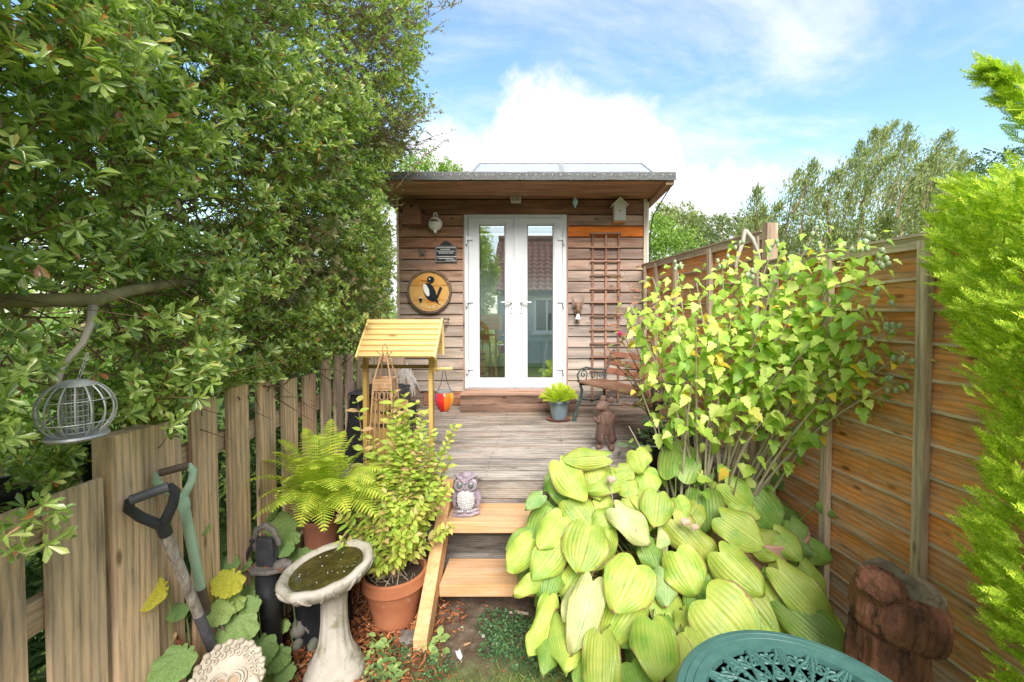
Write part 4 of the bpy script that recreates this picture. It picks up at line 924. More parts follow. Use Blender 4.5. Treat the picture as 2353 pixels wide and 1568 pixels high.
def plumes(t, c, n, rad, hgt, mat, matst, ln=(.09, .15), part=True):
    for k in range(n):
        a = random.uniform(0, 2*PI); f = math.sqrt(random.random()); el_ = math.radians(85-75*f)
        d = Vector((math.cos(a)*math.cos(el_), math.sin(a)*math.cos(el_), math.sin(el_)))
        L0 = hgt*(1-.0*f) if f < .5 else hgt+(rad-hgt)*(f-.5)*2; tip = Vector(c)+Vector((d.x*L0*.95, d.y*L0*.95, max(.01, d.z*L0)))
        base = Vector(c)+Vector((d.x, d.y, 0))*.05; ax = (tip-base); b = MB()
        npin = 9
        for i in range(npin):
            u = .30+.70*i/npin; p = base+ax*u+Vector((0, 0, -.02*u*u)); w_ = .035*(1-.75*abs(u-.5)); side = ax.normalized().cross(Vector((0, 0, 1)))
            if side.length < .1: side = Vector((1, 0, 0))
            side.normalize(); up = side.cross(ax.normalized())
            for s in (-1, 1):
                q = p+side*s*w_+ax.normalized()*w_*.5+up*random.uniform(-.006, .010); m1 = (p+q)/2+ax.normalized()*.006; m2 = (p+q)/2-ax.normalized()*.007
                b.add([p, m1, q, m2], [(0, 1, 2, 3)] if s > 0 else [(3, 2, 1, 0)])
                q3 = p+side*s*w_*.6+up*w_*.7; b.add([p, p+ax.normalized()*.01, q3], [(0, 1, 2)])
        b.build('frond', mat, t)
plumes(t, (.157, 4.5, DECK+.2), 110, .23, .215, M['lightplant'], None)
# ------------------------------------------------------------------ bench
U = Vector((.5, -.866, 0)); V = Vector((.866, .5, 0)); O = Vector((.345, 4.5, DECK)); Zv = Vector((0, 0, 1))
bn = thing('garden_bench', 'slatted brown bench with green cast iron scroll ends by the fence', 'bench', O)
LB = 1.12
def bp_(u, v, z): return O+U*u+V*v+Zv*z
for e, u in enumerate((0.02, LB-.02)):
    leg = MB(); leg.tube([bp_(u, .02, .385), bp_(u, .045, .31), bp_(u, .03, .22), bp_(u, -.02, .12), bp_(u, -.045, .03), bp_(u, -.05, .0)], [.012, .016, .015, .014, .018, .026], 8); leg.build('leg', M['bench_iron'], bn, smooth=True)
    leg = MB(); leg.tube([bp_(u, .33, .38), bp_(u, .34, .22), bp_(u, .39, .08), bp_(u, .42, .0)], [.014, .014, .014, .022], 8); leg.build('leg', M['bench_iron'], bn, smooth=True)
    bs = MB(); bs.tube([bp_(u, .03, .375), bp_(u, .18, .36), bp_(u, .33, .37), bp_(u, .36, .46), bp_(u, .40, .58), bp_(u, .44, .69), bp_(u, .465, .715), bp_(u, .48, .70)], [.013]*5+[.010, .010, .008], 8)
    bs.tube([bp_(u, .03, .22), bp_(u, .18, .19), bp_(u, .36, .20)], .009, 6)
    bs.build('end_frame', M['bench_iron'], bn, smooth=True)
    ar = MB(); ar.tube([bp_(u, .37, .50), bp_(u, .30, .515), bp_(u, .20, .52), bp_(u, .10, .545), bp_(u, .03, .53), bp_(u, -.01, .48), bp_(u, .0, .42), bp_(u, .06, .395), bp_(u, .12, .385)], .010, 8)
    for (cv, cz, r) in ((.065, .475, .045), (.20, .455, .045), (.29, .45, .035)):
        ar.tube([bp_(u, cv+r*(1-a/9)*math.cos(a), cz+r*(1-a/9)*math.sin(a)) for a in np.linspace(0, 8, 18)], .006, 6)
        ar.tube([bp_(u, cv+r, cz), bp_(u, cv+r*.8, cz-r*1.1), bp_(u, cv+r*.2, .39)], .006, 6)
    ar.build('arm_rest', M['bench_iron'], bn, smooth=True)
def slat(v, z, wd, th, tilt):
    M3 = Matrix((U, V, Zv)).transposed() @ Matrix.Rotation(tilt, 3, 'X'); return MB().box(bp_(LB/2, v, z), (LB+.03, wd, th), M3)
for k in range(5): slat(.035+k*.068, .400, .058, .020, 0).build('seat_slat', M['woodX'], bn, color=(*cvar((.25, .13, .085), .1), .88), bevel=.003)
for k in range(3): slat(.375+k*.030, .50+k*.085, .062, .018, PI/2-.34).build('back_slat', M['woodX'], bn, color=(*cvar((.30, .13, .085), .1), .92), bevel=.003)
# ------------------------------------------------------------------ mouse statue
def skin(name, verts, edges, radii, mat, parent, root=0, sub=2):
    me = bpy.data.meshes.new(name); Mi = WM[parent.name].inverted(); me.from_pydata([Mi @ Vector(v) for v in verts], edges, []); me.materials.append(mat)
    o = link(name, me, parent, WM[parent.name]); m = o.modifiers.new('skin', 'SKIN'); m.use_smooth_shade = True
    for i, r in enumerate(radii):
        d = me.skin_vertices[0].data[i]; d.radius = r if hasattr(r, '__len__') else (r, r); d.use_root = (i == root)
    s = o.modifiers.new('sub', 'SUBSURF'); s.levels = sub; s.render_levels = sub; return o
ms_ = thing('mouse_statue', 'rusty brown statue of a standing mouse in jacket and boots on the deck', 'statue', (.49, 3.42, DECK))
resin = plain('rusty_resin', [(.13, .07, .055), (.27, .16, .125)], 14, .6, .35, .003, spots=((.32, .21, .17), 12, .60))
resin2 = plain('rusty_resin_jacket', [(.10, .055, .05), (.19, .11, .10)], 12, .55, .35, .003)
mc = Vector((.49, 3.42, DECK+.045))
def mp_(x, y, z): return tuple(mc+Vector((x, y, z)))
MB().lathe([(0, 0), (.12, 0), (.115, .03), (.09, .043), (0, .045)], (mc.x-.01, mc.y, DECK+.001), 18, lambda a, z: 1+.12*math.sin(3*a+1)+.06*math.sin(7*a)).build('stone_base', M['stone'], ms_, smooth=True)
V_ = [(0, 0, .16), (.0, .0, .22), (.0, .0, .27), (-.004, -.005, .305), (-.012, -.012, .345), (-.035, -.02, .348), (-.066, -.03, .332), (-.085, -.034, .322),
      (-.030, .0, .125), (-.034, .0, .06), (-.04, -.01, .025), (-.078, -.04, .018),
      (.036, .0, .125), (.042, -.01, .06), (.040, -.035, .022), (.036, -.078, .016),
      (.058, .01, .265), (.085, .025, .215), (.066, .05, .175), (-.050, -.015, .262), (-.070, -.03, .215), (-.088, -.05, .245)]
E_ = [(0, 1), (1, 2), (2, 3), (3, 4), (4, 5), (5, 6), (6, 7), (0, 8), (8, 9), (9, 10), (10, 11), (0, 12), (12, 13), (13, 14), (14, 15), (2, 16), (16, 17), (17, 18), (2, 19), (19, 20), (20, 21)]
R_ = [.056, .058, .044, .032, .054, .047, .028, .013, .034, .026, .024, .017, .034, .026, .024, .018, .026, .019, .014, .025, .018, .013]
skin('body', [mp_(*v) for v in V_], E_, R_, resin, ms_)
for (x, y, z, rz) in ((-.022, .012, .395, .2), (.042, .004, .384, -.3)):
    MB().ell(mp_(x, y, z), (.024, .010, .028), 14, 8, Matrix.Rotation(rz, 3, 'Y'), lambda d: 1-.25*max(0, -d.y)).build('ear', resin, ms_, smooth=True)
for s in (-1, 1): MB().ell(mp_(-.052+.0*s, -.040 if s < 0 else .0, .360), (.006, .006, .006), 8, 6).build('eye', M['dark'], ms_, smooth=True)
MB().ell(mp_(-.094, -.036, .322), (.010, .009, .008), 8, 6).build('nose', resin2, ms_, smooth=True)
jk = MB()   # open jacket: two flared front panels and a back
for (a0, a1) in ((-.9, PI+.9-.0),):
    n = 26; prof = [(.300, .038), (.265, .056), (.22, .062), (.17, .067), (.125, .076), (.095, .080)]
    for z, r in prof:
        for i in range(n+1):
            a = -1.2+(PI+2.4)*i/n; jk.v.append(mp_(r*math.cos(a)*1.0, r*math.sin(a)*.85+.004, z-(.018*math.cos((i/n)*PI*2)+.018 if z < .13 else 0)+0))
    for j in range(len(prof)-1):
        for i in range(n): q = j*(n+1)+i; jk.f.append((q, q+1, q+n+2, q+n+1))
o = jk.build('jacket', resin2, ms_, smooth=True); md = o.modifiers.new('solid', 'SOLIDIFY'); md.thickness = .006
MB().tube([mp_(-.035, -.042, .298), mp_(-.012, -.056, .26), mp_(-.006, -.062, .21)], [.007, .006, .004], 6).tube([mp_(.035, -.040, .298), mp_(.020, -.056, .26), mp_(.008, -.062, .21)], [.009, .007, .004], 6).tube([mp_(.046*math.cos(a), .036*math.sin(a), .302) for a in np.linspace(-.9, PI+.9, 16)], .009, 6).build('collar', resin, ms_, smooth=True)
b = MB()
for k in range(3): b.ell(mp_(-.002, -.061, .235-k*.03), (.004, .003, .004), 8, 5)
b.build('button', resin, ms_, smooth=True)
MB().lathe([(0, 0), (.014, 0), (.018, .022), (.015, .022), (.0, .006)], mp_(-.094, -.058, .24), 12).build('cup', resin, ms_, smooth=True)
# ------------------------------------------------------------------ owl
ow = thing('owl_ornament', 'purple grey owl ornament with big glass eyes on the upper step', 'ornament', (-.498, 2.77, .49))
feath = plain('owl_breast_white', [(.36, .33, .34), (.62, .59, .60)], 60, .7, .5, .004); purp = plain('owl_purple_grey', [(.20, .15, .19), (.42, .34, .40)], 26, .7, .4, .003)
oc = Vector((-.498, 2.775, .49))
def op_(x, y, z): return tuple(oc+Vector((x, y, z)))
MB().ell(op_(0, 0, .125), (.072, .055, .098), 24, 16).build('body', purp, ow, smooth=True)
MB().ell(op_(-.002, -.018, .115), (.060, .048, .074), 24, 16).build('breast', feath, ow, smooth=True)
for j in range(8):
    for i in range(-4, 5):
        th = math.radians(45+j*13); ph = i*.24+(j % 2)*.12
        x = .060*math.sin(th)*math.sin(ph); y_ = -.018-.048*math.sin(th)*math.cos(ph); z = .115+.074*math.cos(th)
        MB().add([op_(x-.006, y_-.001, z+.004), op_(x+.006, y_-.001, z+.004), op_(x+.004, y_-.0055, z-.006), op_(x, y_-.007, z-.010), op_(x-.004, y_-.0055, z-.006)], [(0, 4, 3, 2, 1)]).build('feather', feath, ow)
MB().ell(op_(0, .0, .215), (.072, .052, .062), 24, 14).build('head', purp, ow, smooth=True)
b = MB(); b.ell(op_(.004, -.012, .256), (.036, .034, .026), 16, 8); b.build('crown', purp, ow, smooth=True)
for s in (-1, 1):
    ex, ez = s*.037, .207
    MB().ell(op_(ex, -.040, ez), (.036, .020, .038), 20, 12).build('eye_disc', plain('owl_disc', [(.55, .48, .48), (.74, .68, .66)], 40, .7, .3, .002), ow, smooth=True)
    MB().lathe([(.033, -.005), (.036, .002), (.033, .006)], op_(ex, -.052, ez), 24, None, Matrix.Rotation(PI/2, 3, 'X')).build('eye_ring', purp, ow, smooth=True)
    MB().ell(op_(ex-.002*s, -.055, ez), (.021, .012, .022), 16, 12).build('eye', plain('glass_eye', [(.06, .075, .07), (.16, .18, .17)], 20, .05, 0, coat=1), ow, smooth=True)
    MB().tube([op_(s*.002, -.058, .222), op_(s*.022, -.056, .250), op_(s*.052, -.044, .262), op_(s*.076, -.030, .270)], [.007, .012, .012, .004], 8).build('brow', purp, ow, smooth=True)
    b = MB(); b.tube([op_(s*.066, -.005, .155), op_(s*.080, -.01, .11), op_(s*.074, -.02, .06)], [.016, .018, .008], 8); b.build('wing', purp, ow, smooth=True)
    for k in range(3): MB().ell(op_(s*.028+(k-1)*.012, -.062, .045), (.007, .010, .008), 8, 6).build('toe', feath, ow, smooth=True)
MB().ell(op_(0, -.060, .187), (.007, .010, .013), 8, 6).build('beak', purp, ow, smooth=True)
for (z, w_, y_) in ((.012, .085, -.03), (.030, .080, -.02), (.050, .075, .0)):
    MB().tube([op_(-w_, y_, z-.004), op_(-w_*.4, y_-.016, z), op_(w_*.4, y_-.014, z+.004), op_(w_*1.0, y_+.01, z+.010)], [.010, .014, .013, .008], 8).build('log', purp, ow, smooth=True)
# ------------------------------------------------------------------ bird bath
bb_ = thing('bird_bath', 'pale cast stone bird bath full of mossy green water', 'bird bath', (-1.03, 2.10, 0))
Cb = Vector((-1.03, 2.10, 0)); tilt = Matrix.Rotation(math.radians(-8), 3, 'Y') @ Matrix.Rotation(math.radians(4), 3, 'X')
def flute(a, z): return 1+.035*math.cos(a*12)*min(1, max(0, (z-.1)/.08))*min(1, max(0, (.42-z)/.05))
MB().lathe([(0, 0), (.135, 0), (.140, .03), (.128, .055), (.122, .06), (.120, .085), (.104, .10), (.098, .125), (.082, .15), (.068, .20), (.060, .28), (.058, .36), (.064, .42), (.075, .455), (.0, .46)], Cb, 60, flute).build('pedestal', M['stone'], bb_, smooth=True, ang=60)
def scal(a, z): return 1+(.028*abs(math.cos(a*5))+.012*math.sin(a*9+z*60))*(1 if z > .03 else .3)
MB().lathe([(0, .0), (.07, .0), (.085, .012), (.14, .03), (.178, .055), (.202, .085), (.212, .108), (.208, .120), (.196, .126), (.180, .124), (.172, .112), (.160, .095), (.10, .07), (0, .065)], Cb+Vector((-.015, 0, .44)), 80, scal, tilt).build('bowl', M['stone'], bb_, smooth=True, ang=70)
b = MB()
for k in range(10):
    a = 2*PI*k/10+.15
    for s in (-1, 1):
        pts = []
        for u in np.linspace(0, 1, 9):
            aa = a+s*(.03+.17*u); z = .098-.042*u+.014*math.sin(u*2*PI); r = float(np.interp(z, [.03, .055, .085, .108], [.140, .178, .202, .212]))+.003
            pts.append(Cb+Vector((-.015, 0, .44))+tilt @ Vector((r*math.cos(aa), r*math.sin(aa), z)))
        b.tube(pts, [.004, .008, .009, .009, .008, .007, .006, .005, .003], 6)
o = b.build('swag_relief', M['stone'], bb_, smooth=True); o['kind'] = 'stuff'
wat, Nn, Lk, q = newmat('mossy_water')
tcn = Nn.new('ShaderNodeTexCoord'); nn = nd(Nn, 'ShaderNodeTexNoise', Scale=16.0, Detail=8, Roughness=.7); Lk.new(tcn.outputs['Object'], nn.inputs[0])
Lk.new(ramp(Nn, Lk, nn.outputs[0], [(.3, (.06, .05, .015)), (.55, (.15, .13, .035)), (.72, (.30, .24, .07))]), q.inputs['Base Color']); q.inputs['Roughness'].default_value = .35; q.inputs['Coat Weight'].default_value = 1; q.inputs['Coat Roughness'].default_value = .02; q.inputs['Specular IOR Level'].default_value = .3
MB().lathe([(0, .110), (.165, .110)], Cb+Vector((-.015, 0, .44)), 60, None, tilt).build('water', wat, bb_)
b = MB()
for k in range(26):
    r = .15*math.sqrt(random.random()); a = random.uniform(0, 2*PI); b.ell(Cb+Vector((-.015, 0, .44))+tilt @ Vector((r*math.cos(a), r*math.sin(a), .112)), (random.uniform(.001, .0028),)*3, 6, 4)
o = b.build('floating_specks', M['white'], bb_); o['kind'] = 'stuff'
# ------------------------------------------------------------------ stone animal behind the bath, small stones
t = thing('stone_rabbit', 'mossy grey stone animal figure crouching behind the bird bath', 'ornament', (-1.13, 2.3, 0))
moss = plain('mossy_stone', [(.14, .13, .12), (.30, .27, .23)], 9, .9, .5, .006, spots=((.12, .17, .10), 10, .5))
c = G(712, 1470)+Vector((0, 0, 0))
MB().ell(c+Vector((.02, .02, .09)), (.075, .09, .10), 18, 12, None, lambda d: 1+.05*math.sin(d.x*7+d.z*5)).build('body', moss, t, smooth=True)
MB().ell(c+Vector((-.03, -.05, .10)), (.045, .05, .045), 14, 10).build('head', moss, t, smooth=True)
for s in (-1, 1):
    MB().ell(c+Vector((-.03+s*.02, -.02, .135)), (.012, .04, .016), 10, 8).build('ear', moss, t, smooth=True)
    MB().ell(c+Vector((.02+s*.04, -.075, .035)), (.024, .045, .03), 12, 8).build('paw', moss, t, smooth=True)
M['slab'] = plain('grey_slab', [(.12, .11, .10), (.24, .22, .20)], 12, .9, .4, .004)
def rock(p, s, lab, mat=None, cat='stone', grp=None):
    f = random.uniform(0, 9)
    o = MB().ell(p+Vector((0, 0, s[2]*.5)), s, 12, 8, Matrix.Rotation(random.uniform(0, 3), 3, 'Z'), lambda d: 1+.14*math.sin(d.x*5+f)+.10*math.sin(d.y*7+f*2)+.06*math.sin(d.z*9)).build('stone', mat or M['stone'], None, smooth=True, ang=50)
    tag(o, lab, cat, grp)
rock(G(735, 1512), (.03, .022, .014), 'pale flat pebble in the bark mulch left of the bird bath')
rock(G(945, 1470), (.10, .07, .02), 'flat grey slab half buried between the terracotta pot and the steps', M['slab'])
rock(G(1110, 1462), (.018, .012, .010), 'small grey pebble on the bare soil under the steps')
rock(G(1062, 1445), (.012, .010, .008), 'tiny pale pebble on the soil beside the steps')
# ------------------------------------------------------------------ front terracotta pot with golden shrub
FL = leaf8(.46, .32, .66, .92, .85, .05, -.10)
def leaf_mesh(name, tmpl, mat): return arr_mesh(name, tmpl[0], tmpl[1], mat)
def leafy(t, nodes, tmpl, mat, size, nparts, name='leaf'):
    """nodes: list of (pos, dir, normal, scale); first nparts nearest the camera become single leaves"""
    cam_ = Vector((0, 0, CH)); nodes = sorted(nodes, key=lambda q: (Vector(q[0])-cam_).length/max(q[3], 1e-3))
    me = leaf_mesh(name, tmpl, mat)
    for (p, d, n, s) in nodes[:nparts]:
        R = frames(np.array([d], float), np.array([n], float))[0]; link(name, me, t, M4(R, tuple(p), s*size))
    rest = nodes[nparts:]
    if rest:
        pos = np.array([list(q[0]) for q in rest]); R = frames(np.array([list(q[1]) for q in rest], float), np.array([list(q[2]) for q in rest], float)); sc = np.array([q[3]*size for q in rest])
        V, F = cloud(tmpl[0], tmpl[1], pos, R, sc); Mi = np.array(WM[t.name].inverted()); V = V@Mi[:3, :3].T+Mi[:3, 3]
        o = link('foliage', arr_mesh('foliage', V, F, mat), t, WM[t.name]); o['kind'] = 'stuff'
def rv(s=1.0): return Vector((random.uniform(-1, 1), random.uniform(-1, 1), random.uniform(-1, 1)))*s
t = thing('golden_shrub', 'golden leaved shrub with peachy tips in the front terracotta pot', 'potted shrub', (-.87, 2.5, 0))
pot(t, (-.87, 2.5, 0), .115, .178, .30, M['terra'], .075, .018)
nodes = []
for k in range(62):
    b0 = Vector((-.87+random.uniform(-.05, .05), 2.5+random.uniform(-.05, .05), .27)); 
    if k < 36:
        qx = random.uniform(845, 1050); qy = 912+abs(qx-965)*.8+random.random()**1.4*250; tip = P(qx, qy, random.uniform(2.36, 2.62))
    else: tip = P(random.uniform(775, 1000), random.uniform(1110, 1325), random.uniform(2.22, 2.5))
    mid = (b0+tip)/2+Vector((random.uniform(-.06, .06), random.uniform(-.05, .05), .04)); pts = []
    for i in range(7):
        u = i/6; pts.append(b0*(1-u)**2+mid*2*u*(1-u)+tip*u*u)
    MB().tube(pts, [.006-.0045*i/6 for i in range(7)], 5).build('stem', M['twig'], t)
    Ls = sum((pts[i+1]-pts[i]).length for i in range(6)); n = int(Ls/.022)
    for j in range(n):
        u = .16+.84*j/max(1, n-1); i = min(5, int(u*6)); f = u*6-i; p = pts[i].lerp(pts[i+1], f); ax = (pts[i+1]-pts[i]).normalized(); a = j*1.571+random.uniform(-.3, .3)
        s1 = ax.orthogonal().normalized(); s2 = ax.cross(s1)
        for q in (0, PI):
            d = (s1*math.cos(a+q)+s2*math.sin(a+q))*1.0+ax*.6+Vector((0, -.15, -.1))+rv(.25)
            nodes.append((p, d, Vector((0, -.4, 1))+rv(.5), random.uniform(.75, 1.2)*(1 if u < .85 else .8)))
leafy(t, nodes, FL, M['shrub'], .062, 300)
b = MB()
for k in range(40): 
    a = random.uniform(0, 6.28); r = .14*math.sqrt(random.random()); p = Vector((-.87+r*math.cos(a), 2.5+r*math.sin(a), .272)); b.tube([p, p+Vector((random.uniform(-.06, .06), random.uniform(-.06, .06), random.uniform(.01, .09)))], [.0025, .001], 4)
o = b.build('dead_stems', M['pale_twig'], t); o['kind'] = 'stuff'
# tall thin leafy shoot with larger leaves in front of the obelisk
t = thing('leafy_shoot', 'bright green large leaved shoots in front of the wicker obelisk', 'plant', (-1.08, 2.62, 0)); nodes = []
for (px, py, Yd) in ((822, 885+40, 2.62), (905, 905, 2.60), (868, 1040, 2.5), (800, 1060, 2.55), (960, 930, 2.62), (1035, 1060, 2.6), (850, 1130, 2.45), (930, 915, 2.7)):
    tip = P(px, py, Yd); b0 = Vector((-1.0+random.uniform(-.06, .1), 2.62, .05)); pts = [b0.lerp(tip, u)+Vector((0, 0, .05*math.sin(u*PI))) for u in np.linspace(0, 1, 6)]
    MB().tube(pts, [.005, .0045, .004, .0035, .003, .002], 5).build('stem', M['twig'], t)
    for j in range(12):
        u = .4+.6*j/11; p = b0.lerp(tip, u)+Vector((0, 0, .05*math.sin(u*PI))); a = j*1.57
        for q in (0, PI): nodes.append((p, Vector((math.cos(a+q), math.sin(a+q)*.7, .35))+rv(.2), Vector((0, -.5, 1))+rv(.3), random.uniform(.7, 1.15)))
leafy(t, nodes, leaf8(.5, .3, .65, .95, .85, .05, -.12), M['shrub'], .075, 200)
# ------------------------------------------------------------------ fern in pot
def fern(t, c, fronds, mat, pin=.085):
    for (tip, arch) in fronds:
        base = Vector(c)+rv(.015); tip = Vector(tip); ctrl = (base+tip)/2+Vector((0, 0, arch)); b = MB(); N_ = 26
        pts = [base*(1-u)**2+ctrl*2*u*(1-u)+tip*u*u for u in np.linspace(0, 1, N_+1)]
        L_ = sum((pts[i+1]-pts[i]).length for i in range(N_)); tw = random.uniform(-.5, .5)
        b.tube(pts[::2], [.0028*(1-.8*i/(N_//2)) for i in range(N_//2+1)], 4, cap=False)
        for i in range(2, N_):
            u = i/N_; p = pts[i]; ax = (pts[min(i+1, N_)]-pts[i-1]).normalized(); side = ax.cross(Vector((0, 0, 1)))
            if side.length < .15: side = Vector((1, 0, 0))
            side.normalize(); up = side.cross(ax); side = (side*math.cos(tw)+up*math.sin(tw)).normalized(); up = side.cross(ax)
            pl = pin*(L_/.45)*math.sin(PI*min(1, .12+u*.88))**.7*(1.05-u*.45)*random.uniform(.9, 1.1)
            for s in (-1, 1):
                d = (side*s+ax*.35+up*.05*random.uniform(-1, 1)-Vector((0, 0, .16))).normalized(); wd = L_/N_*.46; nT = 6
                vs = [p]
                for k in range(nT):
                    v = (k+.6)/nT; q = p+d*pl*v+Vector((0, 0, -.06*pl*v*v)); ww = wd*(1-.75*v)
                    vs += [q+ax*ww*1.2+d*.004, q+d*.006+ax*ww*.3, q-ax*ww*1.2+d*.004, q+d*.006-ax*ww*.3]
                vs.append(p+d*pl*1.08); fs = []
                for k in range(nT-1):
                    o_ = 1+4*k; fs += [(0 if k == 0 else o_-3, o_, o_+1) if k else (0, o_, o_+1), (0, o_+3, o_+2)] if k == 0 else [(o_-3, o_, o_+1), (o_-1, o_+3, o_+2), (o_-3, o_+1, o_+3, o_-1)]
                    if k == 0: fs += [(0, o_+1, o_+3)]
                o_ = 1+4*(nT-1); fs += [(o_-3, o_, len(vs)-1), (o_-1, len(vs)-1, o_+2), (o_-3, len(vs)-1, o_-1)]
                if s < 0: fs = [f[::-1] for f in fs]
                b.add(vs, fs)
        b.build('frond', mat, t)
FC = Vector((-1.255, 2.42, .66))
t = thing('potted_fern', 'large golden fern in a dark terracotta pot by the picket fence', 'potted fern', (FC.x, FC.y, .44))
pot(t, (FC.x, FC.y, .44), .075, .098, .21, M['terra_old'], .03, .01)
fr_ = []
for (px, py, Yd, ar) in ((760, 962, 2.6, .12), (700, 985, 2.45, .2), (640, 1010, 2.4, .2), (815, 1000, 2.6, .16), (850, 1030, 2.55, .16), (880, 1080, 2.4, .2), (625, 1040, 2.2, .22), (600, 1060, 2.3, .2), (562, 1108, 2.1, .2), (590, 1150, 2.1, .2),
                         (578, 1195, 2.15, .18), (640, 1165, 2.0, .2), (700, 1180, 2.0, .22), (745, 1225, 2.08, .22), (690, 1215, 2.02, .2), (800, 1180, 2.08, .22), (895, 1150, 2.25, .22), (870, 1190, 2.2, .2), (830, 1130, 2.1, .24), (760, 1060, 2.1, .26),
                         (720, 1080, 2.1, .26), (790, 1050, 2.3, .24), (680, 1060, 2.2, .26), (650, 1110, 2.1, .22), (770, 1130, 2.05, .24), (730, 1000, 2.5, .22), (790, 990, 2.6, .2), (860, 1110, 2.3, .22), (620, 1180, 2.1, .2)):
    fr_.append((P(px, py, Yd), ar))
fern(t, FC, fr_, M['fern'], .10)
t = thing('upturned_pot', 'dark grey ribbed plastic pot under the fern', 'pot', (FC.x, FC.y, 0))
MB().lathe([(0, 0), (.16, 0), (.15, .05), (.155, .06), (.13, .40), (.14, .41), (.14, .437), (0, .437)], (FC.x, FC.y, 0), 60, lambda a, z: 1+.025*math.sin(a*24)).build('pot', M['blackplastic'], t, smooth=True)
# ------------------------------------------------------------------ hand pump
pc = Vector((-1.385, 2.15, 0)); t = thing('hand_pump', 'black cast iron hand water pump on a thick black pipe', 'water pump', pc)
def pp(x, y, z): return pc+Vector((x, y, z))
MB().lathe([(0, 0), (.058, 0), (.058, .27), (.062, .275), (.062, .40), (.054, .41), (.054, .50), (0, .50)], pc, 32).build('pipe', M['blackplastic'], t, smooth=True)
poly = [(-.085, -.03), (-.05, -.06), (.03, -.062), (.10, -.03), (.13, .02), (.09, .045), (.02, .06), (-.05, .06), (-.085, .03)]
MB().prism(poly, .505, .525, Matrix.Translation(pc)).build('flange', M['rustiron'], t, bevel=.006)
MB().tube([pp(.05, -.01, .527), pp(.085, -.01, .535), pp(.12, .0, .53)], [.026, .03, .018], 10).build('spout', M['rustiron'], t, smooth=True)
poly = [(-.050, .525), (.040, .525), (.036, .60), (.030, .66), (-.040, .67), (-.052, .60)]
Mx = Matrix(((1, 0, 0, 0), (0, 0, 1, 0), (0, 1, 0, 0), (0, 0, 0, 1)))
MB().prism(poly, -.018, .018, Matrix.Translation(pc) @ Mx).build('body', M['iron'], t, bevel=.005)
pts = [pp(-.062, 0, .60), pp(-.064, 0, .66), pp(-.05, 0, .705), pp(-.01, 0, .728), pp(.03, 0, .705), pp(.052, 0, .66), pp(.060, 0, .63)]
MB().tube(pts, [.010, .014, .016, .017, .016, .014, .012], 8).build('handle_arch', M['rustiron'], t, smooth=True)
MB().tube([pp(-.062, .0, .655), pp(-.10, .01, .60), pp(-.135, .02, .50), pp(-.14, .02, .44)], [.010, .009, .008, .010], 8).build('handle', M['iron'], t, smooth=True)
MB().tube([pp(.052, 0, .65), pp(.045, 0, .58), pp(.03, 0, .53)], .006, 8).tube([pp(-.07, -.02, .655), pp(-.055, .02, .655)], .012, 8).build('rod', M['iron'], t)
for k in range(9): 
    p = pp(random.uniform(-.07, .10), random.uniform(-.045, .03), .5275); MB().box(p, (.026, .006, .003), Matrix.Rotation(random.uniform(0, 3), 3, 'Z')).build('fallen_leaf', M['chips'], t)
# ------------------------------------------------------------------ spades
def spade(label, gl, gr_, nk, bt, shaft_r, cols, dmat, gripmat, sleeve_u, sleeve_mat, arm_r):
    gl, gr_, nk, bt = map(Vector, (gl, gr_, nk, bt)); t = thing('spade', label, 'spade', tuple(bt), group=None)
    ax = (bt-nk).normalized()
    MB().tube([gl, gl.lerp(gr_, .5), gr_], arm_r*1.05, 10).build('grip', gripmat, t, smooth=True)
    b = MB()
    out = (gl-gr_).normalized()
    for g, s in ((gl, 1), (gr_, -1)):
        m1 = g+ax*.030+out*s*.012; m2 = g.lerp(nk, .55)+out*s*.022; b.tube([g, m1, m2, nk+out*s*.006], [arm_r*.95, arm_r*1.0, arm_r*1.05, arm_r*1.1], 10)
    b.tube([nk-ax*.012, nk+ax*.02, nk+ax*.05], [arm_r*1.3, shaft_r*1.2, shaft_r*1.15], 12)
    b.build('handle', dmat, t, smooth=True)
    q = nk+(bt-nk)*sleeve_u
    MB().tube([nk+ax*.05, nk.lerp(q, .5), q], [shaft_r*.98, shaft_r, shaft_r*.98], 16).build('shaft', cols, t, smooth=True)
    MB().tube([q, q.lerp(bt, .5), bt], [shaft_r*1.06, shaft_r*1.05, shaft_r*.95], 16).build('socket', sleeve_mat, t, smooth=True)
    side = ax.cross(Vector((0, -1, .2))).normalized(); nn = side.cross(ax); pl = []
    for (u, w_) in ((-.02, .02), (.0, .075), (.03, .085), (.14, .085), (.20, .07), (.235, .03), (.24, .0)): pl.append((u, w_))
    vs = []; 
    for (u, w_) in pl:
        for s in (-1, -.5, 0, .5, 1): vs.append(bt+ax*u+side*s*w_+nn*(.012*(s*s)))
    bl = MB(); bl.add(vs, [(5*i+j, 5*i+j+1, 5*i+j+6, 5*i+j+5) for i in range(len(pl)-1) for j in range(4)])
    o = bl.build('blade', M['bladerust'], t, smooth=True); md = o.modifiers.new('solid', 'SOLIDIFY'); md.thickness = .003
    return t
M['bladerust'] = plain('brown_blade', [(.16, .12, .10), (.26, .20, .17)], 14, .7, .3, .002, spots=((.14, .06, .04), 14, .6))
oldw = plain('worn_painted_shaft', [(.16, .12, .10), (.55, .50, .44)], 60, .8, .4, .002, stretch=(1, 1, .22), spots=((.68, .64, .58), 70, .56))
